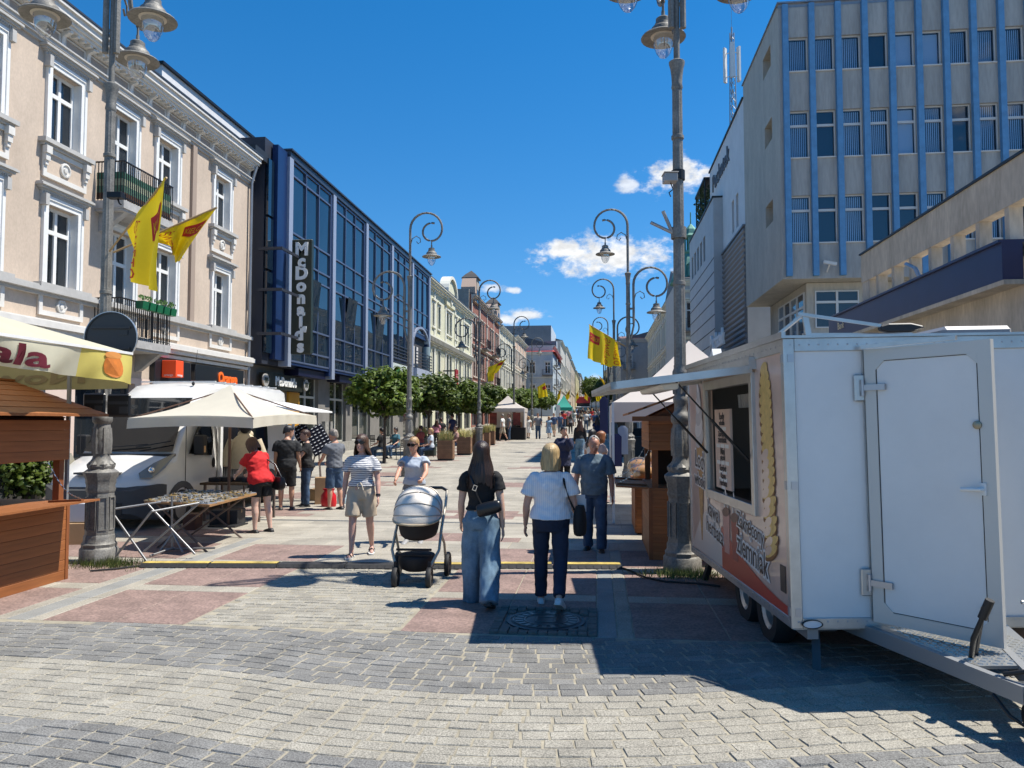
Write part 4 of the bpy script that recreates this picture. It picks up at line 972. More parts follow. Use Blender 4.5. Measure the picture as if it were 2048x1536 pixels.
def lamp_meshes():
 d = {}
 mb = MB()
 mb.lathe([(.255, 0), (.255, .03), (.24, .04), (.24, .2), (.215, .23), (.22, .27), (.195, .3), (.195, .36), (.18, .39)], 8, ph=pi / 8)
 mb.lathe([(.178, .38), (.165, .95)], 8, ph=pi / 8); mb.lathe([(.172, .94), (.185, .98), (.172, 1.02), (.185, 1.06), (.185, 1.1), (.215, 1.17), (.215, 1.2), (.15, 1.25)], 8, ph=pi / 8)
 d['pedestal'] = mb
 mb = MB()      # raised panels on the pedestal faces
 for k in range(8):
  mb.T = Matrix.Rotation(k * pi / 4, 4, 'Z'); frame_mb(MB(), 0, 0, 0, 0, 0, 0, 0)
  q = MB(); frame_mb(q, -.05, .05, .45, .88, .012, -.172, -.15); mb.add(q.v, q.f)
 mb.T = None; d['panel_moulding'] = mb
 mb = MB(); mb.lathe([(.155, 1.24), (.165, 1.28), (.14, 1.33), (.11, 1.38), (.1, 1.42), (.106, 1.46), (.118, 1.55), (.116, 1.68), (.1, 1.8), (.095, 1.83), (.118, 1.86), (.122, 1.9), (.118, 1.94), (.09, 1.97), (.078, 2.0), (.076, 2.08), (.09, 2.11), (.09, 2.15), (.076, 2.18), (.08, 2.4), (.096, 2.44), (.096, 2.48), (.078, 2.52), (.08, 2.56)], 20); d['vase'] = mb
 mb = MB()       # acanthus leaves on the vase
 for k in range(8):
  mb.T = Matrix.Rotation(k * pi / 4, 4, 'Z')
  for z0, z1, r0, r1, w_ in ((1.44, 1.78, .098, .098, .03), (1.26, 1.35, .145, .115, .04), (2.2, 2.4, .07, .076, .016)):
   mb.loft([[(r0 + .0, -w_, z0), (r0 + .022, 0, z0), (r0, w_, z0)], [(r0 + .012, -w_ * 1.1, (z0 + z1) / 2), (r0 + .03, 0, (z0 + z1) / 2), (r0 + .012, w_ * 1.1, (z0 + z1) / 2)], [(r1 + .005, -.008, z1), (r1 + .018, 0, z1), (r1 + .005, .008, z1)]])
 mb.T = None; d['leaf_relief'] = mb
 mb = MB(); n = 24
 def ring(r, z): return [((r * (1 if j % 2 else .9)) * cos(2 * pi * j / n), (r * (1 if j % 2 else .9)) * sin(2 * pi * j / n), z) for j in range(n)]
 mb.loft([ring(.074, 2.54), ring(.071, 3.4), ring(.068, 4.3), ring(.065, 5.2), ring(.062, 6.1)])
 for z in (3.55, 5.4): mb.lathe([(.06, z), (.078, z + .01), (.078, z + .05), (.06, z + .06)], 16)
 d['pole'] = mb
 mb = MB(); mb.lathe([(.062, 6.04), (.072, 6.07), (.064, 6.12), (.07, 6.22), (.083, 6.32), (.098, 6.37), (.1, 6.4), (.07, 6.42), (.045, 6.43)], 16); d['capital'] = mb
 mb = MB(); mb.lathe([(.025, .52), (.025, .44), (.075, .43), (.1, .41), (.1, .35), (.115, .34), (.12, .31), (.15, .29), (.165, .27), (.17, .215), (.2, .2), (.29, .165), (.305, .145), (.3, .135), (.21, .16), (.165, .165)], 24); d['shade'] = mb
 mb = MB(); mb.lathe([(.02, .172), (.17, .17), (.172, .16), (.13, .15), (.02, .149)], 20); d['reflector'] = mb
 mb = MB(); mb.lathe([(.14, .15), (.138, .08), (.12, -.01), (.09, -.08), (.05, -.125), (.012, -.14)], 18); d['globe'] = mb
 return {k: v.mesh({'reflector': m_lampi, 'globe': m_globe}.get(k, m_lamp), 38) for k, v in d.items()}
LM = lamp_meshes()
def lamp_post(loc, label, kind, ang=0):
 t = thing('street_lamp', label, 'street lamp', loc, 0, 'scroll armed street lamps')
 p = obj('pedestal', LM['pedestal'], t); obj('panel_moulding', LM['panel_moulding'], p); v = obj('vase', LM['vase'], t); obj('leaf_relief', LM['leaf_relief'], v)['kind'] = 'stuff'
 obj('pole', LM['pole'], t); obj('capital', LM['capital'], t)
 mb = MB(); mb.tube([(0, 0, 6.4), (0, 0, 7.3)], .04, 10);
 if kind == 'three': mb.tube([(0, 0, 7.3), (0, 0, 9.0)], .04, 10)
 mb.build('upper_pole', m_lamp, t, 40)
 def arm(a, x0, zc):
  T = Matrix.Rotation(a, 4, 'Z'); pts = scroll_pts(x0, zc); mb = MB(T); mb.tube(pts, [.04] * 8 + [.034] * (len(pts) - 8), 8)
  mb.tube([(x0 + .0, 0, zc - .55), (x0 + .07, 0, zc - .3), (x0 + .2, 0, zc - .22), (x0 + .32, 0, zc - .3), (x0 + .34, 0, zc - .42), (x0 + .26, 0, zc - .47), (x0 + .21, 0, zc - .4)], .016, 6)
  hx = x0 + .7; mb.tube([(hx, 0, zc - .38), (hx, 0, zc - .58)], .018, 6)
  if kind == 'three': mb.box(.03, x0, -.015, .015, zc - .9, zc - .86)
  elif x0 > 0: mb.tube([(.05, 0, zc - 1.75), (x0 * .6, 0, zc - 1.6), (x0, 0, zc - 1.3), (x0, 0, zc - 1.15)], .032, 8); mb.box(.04, x0, -.02, .02, zc - .8, zc - .74)
  o = mb.build('arm', m_lamp, t, 40)
  s = obj('lamp_head', LM['shade'], t, T @ Vector((hx, 0, zc - 1.05))); obj('reflector', LM['reflector'], s); obj('globe', LM['globe'], s)
 if kind == 'three':
  for k in range(3): arm(ang + k * 2.0944, .085, 8.02)
 else:
  arm(ang, 0, 7.92); arm(ang + pi, .17, 6.05)
 return t
def gp(px, d):
 r = cray(px, 845); f = d / (-sin(YAW) * r.x + cos(YAW) * r.y); p = r * f; return Vector((p.x, p.y, gz(p.y)))
L1 = Vector((-6.5, 9.51, 0)); R1 = Vector((1.02, 9.68, 0))
lamp_post(L1, 'nearest grey iron lamp on the west side, with yellow flags and signs on its pole', 'three', R(-20))
lamp_post(R1, 'nearest grey iron lamp on the east side, beside the food trailer', 'three', R(97))
L2 = gp(818, 24.4); R2 = gp(1258, 23.9); L3 = gp(958, 37.6); R3 = gp(1229, 37.2); L4 = gp(1028, 52.5); R4 = gp(1217, 53); L5 = gp(1064, 70); R5 = gp(1208, 72)
lamp_post(L2, 'grey scroll lamp standing among the round-crowned trees by the cafe tables', 'two', 0)
lamp_post(R2, 'second grey scroll lamp on the east side, behind the white gazebo, with two yellow flags', 'two', pi)
lamp_post(L3, 'dark scroll lamp behind the row of wooden planters, with one yellow flag', 'two', 0)
lamp_post(R3, 'third scroll lamp along the east side, left of the taller one with the flags', 'two', pi)
lamp_post(L4, 'fourth scroll lamp on the west side, just beyond the white poster tent', 'two', 0)
lamp_post(R4, 'fourth scroll lamp on the east side, half hidden behind yellow flags', 'two', pi)
lamp_post(L5, 'fifth scroll lamp on the west side, in front of the pale blue corner house', 'two', 0)
lamp_post(R5, 'distant scroll lamp on the east side near the crowd', 'two', pi)
# ------------------------------------------------------------------ things fixed to the two near lamps
def lamp_fittings():
 dk = M('sign_back_grey', (.045, .047, .05), .5, .3)
 t = thing('road_sign', 'round road sign seen from its dark grey back on the west lamp', 'road sign', (0, 0, 0))
 c = Pd(222, 676, 9.9); T = Matrix.Translation(c) @ Matrix.Rotation(YAW, 4, 'Z') @ Matrix.Rotation(pi / 2, 4, 'X')
 mb = MB(T); mb.lathe([(.0, -.008), (.335, -.008), (.335, .012), (.32, .012), (.318, .0), (.0, .0)], 40); mb.build('disc', dk, t, 30)
 mb = MB(T); mb.lathe([(.338, -.01), (.346, -.01), (.346, .016), (.338, .016)], 40); mb.build('rim', M('aluminium', (.6, .6, .6), .35, .8), t, 30)
 mb = MB(T); mb.box(-.25, .25, .12, .15, .012, .03); mb.box(-.25, .25, -.15, -.12, .012, .03); mb.box(.1, .22, .04, .1, .004, .012); mb.build('bracket', dk, t)
 t = thing('sign_boxes', 'pair of small black sign plates seen from behind on the west lamp', 'sign plate', (0, 0, 0))
 for (x0, y0, x1, y1) in ((166, 786, 212, 832), (214, 788, 262, 834)):
  a = Pd(x0, y1, 9.85); b = Pd(x1, y0, 9.85); r = Vector((cos(YAW), sin(YAW), 0)); w_ = (b - a).dot(r); h = b.z - a.z
  mb = MB(Matrix.Translation(a) @ Matrix.Rotation(YAW, 4, 'Z')); mb.box(0, w_, -.02, .02, 0, h); o = mb.build('plate', M('black_plate', (.008, .008, .009), .4), t, bevel=.02)
  mb = MB(Matrix.Translation(a) @ Matrix.Rotation(YAW, 4, 'Z')); mb.box(.03, w_ - .03, -.028, -.02, h * .55, h * .68); mb.box(w_ * .55, w_ * .9, -.026, -.02, h * .15, h * .45); mb.build('fixing', dk, o)
 # camera box, strap and empty flag holders on the east lamp
 t = thing('camera_box', 'small grey camera box with loose cables strapped to the east lamp pole', 'camera', (0, 0, 0))
 a = Pd(1341, 358, 9.3); mb = MB(Matrix.Translation(a) @ Matrix.Rotation(YAW, 4, 'Z')); mb.box(-.09, .07, -.1, .06, -.05, .05); mb.box(-.1, .08, -.12, .08, .05, .06); mb.build('housing', M('camera_grey', (.3, .3, .3), .5), t, bevel=.006)
 mb = MB(); z = a.z; mb.lathe([(.08, z + .05), (.086, z + .05), (.086, z + .17), (.08, z + .17)], 16, (R1.x, R1.y, 0)); mb.build('strap', m_black, t)
 mb = MB(); mb.tube([a + Vector((.0, 0, -.05)), a + Vector((.03, 0, -.13)), a + Vector((-.02, 0, -.17)), a + Vector((0, 0, -.22))], .008, 5); mb.build('cable', m_black, t)
 t = thing('flag_holder', 'empty two-armed flag bracket on the east lamp pole', 'bracket', (0, 0, 0)); z = Pd(1362, 470, 9.6).z
 mb = MB(); mb.lathe([(.084, z - .07), (.095, z - .07), (.095, z + .07), (.084, z + .07)], 16, (R1.x, R1.y, 0)); mb.build('band', m_lamp, t, 30)
 for dx, dz in ((-.27, .12), (-.12, .26)): mb = MB(); mb.tube([(R1.x - .08, R1.y - .03, z), (R1.x - .08 + dx, R1.y - .1, z + dz)], .022, 8); mb.build('socket', M('galvanised'), t, 40)
 # floodlight on west lamp pole
 t = thing('floodlight', 'small black floodlight clamped to the west lamp pole', 'floodlight', (0, 0, 0)); a = Pd(236, 394, 9.9)
 mb = MB(Matrix.Translation(a) @ Matrix.Rotation(YAW, 4, 'Z')); mb.box(-.11, .08, -.08, .03, -.03, .05); mb.tube([(0, 0, -.03), (.03, -.02, -.09), (.06, -.02, -.11)], .012, 6); mb.build('body', m_black, t, bevel=.008)
lamp_fittings()
# ------------------------------------------------------------------ flags
m_flag = M('flag_yellow', (.74, .55, .01), .65, var=.05, vs=5); m_flagr = M('flag_red', (.55, .035, .03), .65)
def two_sided_translucent(m, k=.35):
 nt = m.node_tree; N = nt.nodes; L = nt.links; b = N['Principled BSDF']; o = [n for n in N if n.type == 'OUTPUT_MATERIAL'][0]
 tr = N.new('ShaderNodeBsdfTranslucent'); mx = N.new('ShaderNodeMixShader'); mx.inputs[0].default_value = k
 src = b.inputs['Base Color'].links[0].from_socket; L.new(src, tr.inputs[0]); L.new(b.outputs[0], mx.inputs[1]); L.new(tr.outputs[0], mx.inputs[2]); L.new(mx.outputs[0], o.inputs[0])
two_sided_translucent(m_flag); two_sided_translucent(m_flagr)
def flag(label, base, tip, hang, drift, amp=.05, waves=3, seed=0, txt='ŚWIĘTO KIELC', small=False, far=.1):
 """cloth fixed along the outer part of a pole from base to tip, hanging by vector hang at the tip end, drift at the base end"""
 t = thing('flag', label, 'flag', base); base = Vector(base); tip = Vector(tip) - base; hang = Vector(hang); drift = Vector(drift); rr = random.Random(seed); ph = rr.random() * 6
 mb = MB(); mb.tube([(0, 0, 0), tip * 1.0], .014, 6); mb.build('flag_pole', M('flag_pole_wood', (.35, .24, .12), .6), t)
 nrm = tip.cross(hang).normalized()
 def fn(u, v):   # u along the pole from the base end to the tip, v down the cloth
  p = tip * (.3 + .7 * u); s = drift * (1 - u) + hang * u
  q = p + s * v; w_ = sin(u * waves * 2 * pi + ph + v * 1.3) * amp * (.25 + v)
  w2 = sin(v * 5 + ph) * amp * .35
  return q + nrm * (w_ + w2 * v) + tip.normalized() * (sin(u * 4 + v * 3 + ph) * .02 * v)
 nu, nv = (30, 26) if not small else (14, 10)
 mb = MB(); mb.add([fn(i / nu, j / nv) for j in range(nv + 1) for i in range(nu + 1)], [(j * (nu + 1) + i, j * (nu + 1) + i + 1, (j + 1) * (nu + 1) + i + 1, (j + 1) * (nu + 1) + i) for j in range(nv) for i in range(nu)])
 c = mb.build('cloth', m_flag, t, 180)
 def patch(u0, u1, v0, v1, mat, nm, off):
  mb = MB(); n = 10 if not small else 5
  for s in (1, -1):
   mb.add([fn(u0 + (u1 - u0) * i / n, v0 + (v1 - v0) * j / n) + nrm * off * s for j in range(n + 1) for i in range(n + 1)], [(j * (n + 1) + i, j * (n + 1) + i + 1, (j + 1) * (n + 1) + i + 1, (j + 1) * (n + 1) + i) for j in range(n) for i in range(n)])
  mb.build(nm, mat, c, 180)
 patch(.58, .97, .2, .46, m_flagr, 'emblem', .006)
 if not small:
  for body, u0, u1, v0, v1 in ((txt.split()[0], .1, .42, .1, .95), (txt.split()[-1], .62, .93, .27, .39)):
   cu = bpy.data.curves.new('t', 'FONT'); cu.body = body; cu.align_x = 'LEFT'; cu.resolution_u = 2; me = bake(bpy.data.objects.new('t', cu))
   bm = bmesh.new(); bm.from_mesh(me); bmesh.ops.subdivide_edges(bm, edges=[e for e in bm.edges if e.calc_length() > .15], cuts=2); bm.to_mesh(me); bm.free()
   xs = [v.co.x for v in me.vertices]; ys = [v.co.y for v in me.vertices]; X0, X1, Y0, Y1 = min(xs), max(xs), min(ys), max(ys)
   vertical = v1 - v0 > .5
   for v in me.vertices:
    a = (v.co.x - X0) / (X1 - X0); b = (v.co.y - Y0) / (Y1 - Y0)
    uu, vv = (u0 + (u1 - u0) * b, v0 + (v1 - v0) * a) if vertical else (u0 + (u1 - u0) * a, v1 - (v1 - v0) * b)
    v.co = fn(uu, vv) + nrm * (-.009 if nrm.y > 0 else .009)
   me.materials.append(m_flagr if vertical else m_flag); obj('lettering', me, c)
 return t
def flags():
 b = L1 + Vector((.07, -.05, Pd(215, 495, 9.9).z))
 flag('front yellow city flag hanging almost straight down on the west lamp', b, Pd(333, 355, 9.3), (-.06, .05, -1.42), (.08, .1, -.62), .09, 1.6, 1)
 flag('rear yellow city flag blown sideways on the west lamp', b + Vector((0, .08, 0)), Pd(434, 415, 10.3), (-.62, .15, -.72), (.3, .15, -.1), .07, 2.2, 2)
 b = R2 + Vector((-.07, -.05, 4.9)); b = Vector((R2.x - .08, R2.y, Pd(1246, 692, 23.8).z))
 flag('larger yellow flag with red emblem held out over the street by the second east lamp', b, Pd(1178, 649, 23.4), (-.05, 0, -1.05), (-.12, 0, -.85), .06, 2, 3)
 flag('narrower yellow flag behind the larger one on the second east lamp', b, Pd(1200, 668, 24.6), (.05, 0, -1.0), (.1, 0, -.75), .06, 2, 4)
 b = Vector((L3.x + .08, L3.y, Pd(962, 742, 37.5).z))
 flag('yellow flag flapping out from the lamp behind the planters', b, Pd(1012, 718, 37.0), (-.5, 0, -.55), (.05, 0, -.75), .12, 1.5, 5, small=True)
 for px, py, tx, ty, d, lab, h in ((1068, 778, 1090, 765, 66, 'small distant yellow flag in front of the pale blue house', (.25, 0, -1.2)), (1112, 795, 1122, 776, 84, 'tiny yellow flag above the green market tent', (-.1, 0, -1.1)), (1128, 795, 1140, 779, 96, 'tiny yellow flag just right of the green market tent', (-.1, 0, -1.1)),
        (1212, 765, 1196, 750, 55, 'small yellow flag blown sideways below the big flags', (.4, 0, -.7)), (1213, 790, 1190, 782, 60, 'low small yellow flag above the crowd on the east side', (.1, 0, -.8)), (1150, 795, 1156, 783, 110, 'far yellow flag by the red truck', (.1, 0, -.9)), (1178, 795, 1170, 784, 110, 'far yellow flag right of the red truck', (-.1, 0, -.9))):
  flag(lab, Pd(px, py, d), Pd(tx, ty, d), h, (h[0] * .5, 0, h[2] * .8), .1, 1.5, px, small=True)
  q = Pd(px, py, d); mb = None
flags()
# ------------------------------------------------------------------ trees
def round_tree():
 r2 = random.Random(21)
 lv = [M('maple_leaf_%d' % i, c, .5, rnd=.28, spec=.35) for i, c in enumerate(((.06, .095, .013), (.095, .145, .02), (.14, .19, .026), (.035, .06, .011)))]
 for m in lv: two_sided_translucent(m, .3)
 cms = []
 for var_ in range(3):
  mb = MB(); clumps = []
  for _ in range(70):
   while True:
    v = Vector((r2.uniform(-1, 1), r2.uniform(-1, 1), r2.uniform(-1, 1)))
    if .35 < v.length < 1: break
   v = v.normalized() * r2.uniform(.55, 1.0); clumps.append((Vector((v.x * 1.28, v.y * 1.28, v.z * (.95 if v.z > 0 else .6))), r2.uniform(.22, .46)))
  for c, rad in clumps:
   for _ in range(74):
    v = Vector((r2.gauss(0, 1), r2.gauss(0, 1), r2.gauss(0, 1))).normalized() * rad * r2.uniform(.55, 1.05)
    p = c + v * Vector((1, 1, .8)).length / 1.6; s = r2.uniform(.06, .12)
    up = (v.normalized() * .7 + Vector((r2.uniform(-.5, .5), r2.uniform(-.5, .5), .6 + r2.uniform(-.3, .3)))).normalized()
    a = up.cross(Vector((r2.uniform(-1, 1), r2.uniform(-1, 1), r2.uniform(-1, 1)))).normalized(); b = up.cross(a)
    mb.mi = 3 if p.z < -.35 and r2.random() < .5 else r2.choice((0, 0, 1, 1, 1, 2))  # darkest leaves kept low: the crown's underside shade is put into leaf colour
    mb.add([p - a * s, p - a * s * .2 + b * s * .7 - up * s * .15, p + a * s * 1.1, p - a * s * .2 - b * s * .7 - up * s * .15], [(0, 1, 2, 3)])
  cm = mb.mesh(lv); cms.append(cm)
 bark = M('tree_bark', (.06, .045, .035), .9, var=.3, vs=20, bump=.5, bs=40)
 mb = MB(); mb.tube([(0, 0, 0), (.01, 0, .8), (0, .01, 1.75), (0, 0, 2.3)], [.075, .06, .05, .035], 8)
 for k in range(7):
  a = k * .9; mb.tube([(0, 0, 1.65 + .05 * k), (.35 * cos(a), .35 * sin(a), 2.1 + .06 * k), (.8 * cos(a), .8 * sin(a), 2.5 + .07 * k)], [.03, .02, .008], 6)
 tm = mb.mesh(bark, 60)
 spots = [(gp(769, 30.0), 1.0, 'round-crowned tree nearest the camera beside the black-framed cafe chairs'), (gp(858, 36.2), 1.13, 'second round-crowned tree, just right of the west lamp'), (gp(918, 44.5), 1.08, 'third round-crowned tree, behind the wooden planters'), (gp(957, 52), 1.15, 'fourth round-crowned tree, left of the white poster tent'), (gp(990, 60), 1.2, 'fifth round-crowned tree, directly behind the white poster tent'), (gp(1018, 68), 1.25, 'sixth round-crowned tree, above the roof of the white poster tent'), (gp(1045, 77), 1.3, 'seventh round-crowned tree, right of the white poster tent'), (gp(1066, 86), 1.35, 'eighth round-crowned tree, farther along towards the green tent'), (gp(1083, 96), 1.4, 'last round-crowned tree in the row, next to the green tent')]
 for i, (p, s, lab) in enumerate(spots):
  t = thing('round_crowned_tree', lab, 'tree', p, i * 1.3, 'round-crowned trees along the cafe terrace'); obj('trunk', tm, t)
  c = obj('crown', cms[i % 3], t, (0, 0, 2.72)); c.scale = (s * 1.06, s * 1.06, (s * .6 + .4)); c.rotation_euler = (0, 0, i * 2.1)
 # small conifer bush behind the wooden hut
 t = thing('round_bush', 'dark green clipped bush behind the wooden hut counter', 'bush', PG(25, 1010))
 c = obj('foliage', cm, t, (0, 0, .75)); c.scale = (.75, .75, .75)
 mb = MB(); mb.tube([(0, 0, 0), (0, 0, .5)], .04, 6); mb.build('stem', bark, t)
 # far trees at the end of the street
 for k, (px, d, s) in enumerate(((1192, 150, 1.6), (1206, 135, 1.5), (1200, 190, 2.2), (1183, 240, 2.6))):
  t = thing('street_tree', ('small far tree beside the east row of lamps', 'small far tree just left of the east row', 'larger far tree towards the top of the street', 'farthest tree at the top of the street')[k], 'tree', gp(px, d), k); o = obj('trunk', tm, t); o.scale = (1.5, 1.5, s); c = obj('crown', cm, t, (0, 0, 2.72 * s)); c.scale = (s, s, s * 1.3)
round_tree()
# ------------------------------------------------------------------ wooden planters
def planters():
 wd = M('planter_board', (.20, .105, .055), .7, var=.2, vs=4, rnd=.12, bump=.2, bs=30)
 r2 = random.Random(8)
 bm_ = MB(); bm_.box(-.3, .3, -.315, -.29, .005, .083); bd = bm_.mesh(wd)
 body = MB(); body.box(-.29, .29, -.29, .29, .02, .8); bodym = body.mesh(M('planter_box', (.03, .025, .02), .8))
 pl = MB(); pl.box(-.3, .3, -.3, .3, 0, .09); plm = pl.mesh(M('planter_plinth', (.02, .022, .02), .7))
 gm = [M('grass_green', (.16, .20, .04), .7), M('grass_straw', (.55, .44, .18), .7), M('grass_olive', (.32, .3, .09), .7)]
 g = MB()
 for _ in range(420):
  x, y = r2.uniform(-.26, .26), r2.uniform(-.26, .26); h = r2.uniform(.18, .5); a = r2.uniform(0, 6.28); l = r2.uniform(.02, .22); w_ = .006
  dx, dy = cos(a) * l, sin(a) * l; g.mi = r2.choice((0, 1, 1, 2))
  g.add([(x - w_, y, .8), (x + w_, y, .8), (x + dx * .4 + w_, y + dy * .4, .8 + h * .65), (x + dx * .4 - w_, y + dy * .4, .8 + h * .65), (x + dx, y + dy, .8 + h)], [(0, 1, 2, 3), (3, 2, 4)])
 grass = g.mesh(gm)
 for i, (px, py, lab) in enumerate(((892, 922, 'front wooden planter of feather grass, nearest the camera'), (929, 911, 'second wooden planter of feather grass from the front'), (954, 903, 'third wooden planter of feather grass from the front'), (968, 897, 'fourth wooden planter of feather grass from the front'), (979, 891, 'rearmost wooden planter of feather grass by the tent'))):
  p = PG(px, py); t = thing('planter', lab, 'planter', p, .04, 'wooden planters in a row')
  obj('box', bodym, t); obj('plinth', plm, t)
  for k in range(4):
   for j in range(9): o = obj('board', bd, t, (0, 0, .1 + j * .083), (0, 0, k * pi / 2))
  o = obj('grass', grass, t, (0, 0, 0), (0, 0, i)); o['kind'] = 'stuff'
 # yellow flowers in the rear boxes on the cafe rail
 for k, (px, py) in enumerate(((842, 880), )):
  p = PG(px, 905); t = thing('planter', 'low planter of straw coloured grass behind the lamp by the cafe', 'planter', p, 0, 'wooden planters in a row'); obj('box', bodym, t); obj('plinth', plm, t); o = obj('grass', grass, t); o['kind'] = 'stuff'
planters()
# ------------------------------------------------------------------ cafe furniture
def cafe():
 mt = M('cafe_metal', (.045, .045, .045), .4, .5); sl = M('cafe_slat', (.09, .085, .08), .6)
 def chair():
  t = thing('cafe_chair', '', 'chair', (0, 0, 0), 0, 'cafe chairs')
  for x in (-.21, .21):
   for y in (-.2, .2):
    mb = MB(); mb.tube([(x, y, 0), (x, y * .95, .44)] + ([(x, y * 1.1, .86)] if y > 0 else [(x, y * .9, .64)]), .013, 6); mb.build('leg', mt, t)
   mb = MB(); mb.box(x - .018, x + .018, -.2, .2, .63, .65); mb.build('armrest', mt, t)
  for k in range(6): mb = MB(); mb.box(-.2, .2, -.2 + k * .068, -.145 + k * .068, .44, .455); mb.build('seat_slat', sl, t)
  for k in range(5): mb = MB(); mb.box(-.2, .2, .195 + k * .005, .21 + k * .005, .52 + k * .07, .57 + k * .07); mb.build('back_slat', sl, t)
  return t
 def table():
  t = thing('cafe_table', '', 'table', (0, 0, 0), 0, 'cafe tables')
  mb = MB(); mb.box(-.36, .36, -.36, .36, .71, .74); mb.build('table_top', M('table_top', (.12, .11, .1), .5), t, bevel=.005)
  for x in (-.31, .31):
   for y in (-.31, .31): mb = MB(); mb.box(x - .015, x + .015, y - .015, y + .015, 0, .71); mb.build('leg', mt, t)
  return t
 first = None
 for px, py, rz, lab in ((752, 905, 2.4, 'dark slatted cafe chair left of the nearest tree trunk'), (806, 921, -.2, 'pale-legged cafe chair right of the nearest tree trunk'), (790, 902, 1.6, 'dark cafe chair behind the nearest tree trunk'), (840, 905, .4, 'cafe chair in front of the west lamp base'), (862, 915, 2.9, 'cafe chair carrying the person in white'), (830, 892, 3.0, 'cafe chair at the rear terrace table'), (905, 888, 2.0, 'cafe chair behind the front planter'), (820, 890, .5, 'cafe chair half hidden beside the lamp base')):
  p = PG(px, py)
  if first is None: first = chair(); first.location = p; first.rotation_euler = (0, 0, rz); first['label'] = lab
  else: copytree(first, p, rz, lab)
 first = None
 for px, py, rz, lab in ((778, 906, .2, 'square dark cafe table beside the nearest tree'), (838, 898, .5, 'square cafe table in front of the west lamp base'), (880, 895, .3, 'square cafe table behind the front planter')):
  p = PG(px, py)
  if first is None: first = table(); first.location = p; first.rotation_euler = (0, 0, rz); first['label'] = lab
  else: copytree(first, p, rz, lab)
 t = thing('waste_bin', 'dark green square bin between the cafe tables and the planters', 'bin', PG(861, 913)); mb = MB(); mb.box(-.22, .22, -.22, .22, .03, .62); mb.build('body', M('bin_green', (.015, .03, .022), .5), t, bevel=.01); mb = MB(); mb.box(-.24, .24, -.24, .24, .62, .66); mb.build('lid', M('bin_green'), t)
cafe()
# ================================================================== market: huts, tents, van, stalls
m_plank = M('stained_pine', (.30, .105, .03), .6, var=.22, vs=3, rnd=.15, stretch=(.5, 7, 7), bump=.12, bs=30, coords='obj')
m_plankd = M('stained_pine_edge', (.23, .075, .022), .65, var=.2, vs=5)
_pk = {}
def plank(parent, L, x, y, z, rz, h=.115, th=.022, name='plank', mat=None):
 key = (round(L, 2), h, th, (mat or m_plank).name)
 if key not in _pk:
  mb = MB(); e = .006
  mb.loft([[(0, 0, e), (0, -th + e * .5, 0), (0, -th, e), (0, -th, h - e), (0, -th + e * .5, h), (0, 0, h - e)], [(L, 0, e), (L, -th + e * .5, 0), (L, -th, e), (L, -th, h - e), (L, -th + e * .5, h), (L, 0, h - e)]]); _pk[key] = mb.mesh(mat or m_plank)
 return obj(name, _pk[key], parent, (x, y, z), (0, 0, rz))
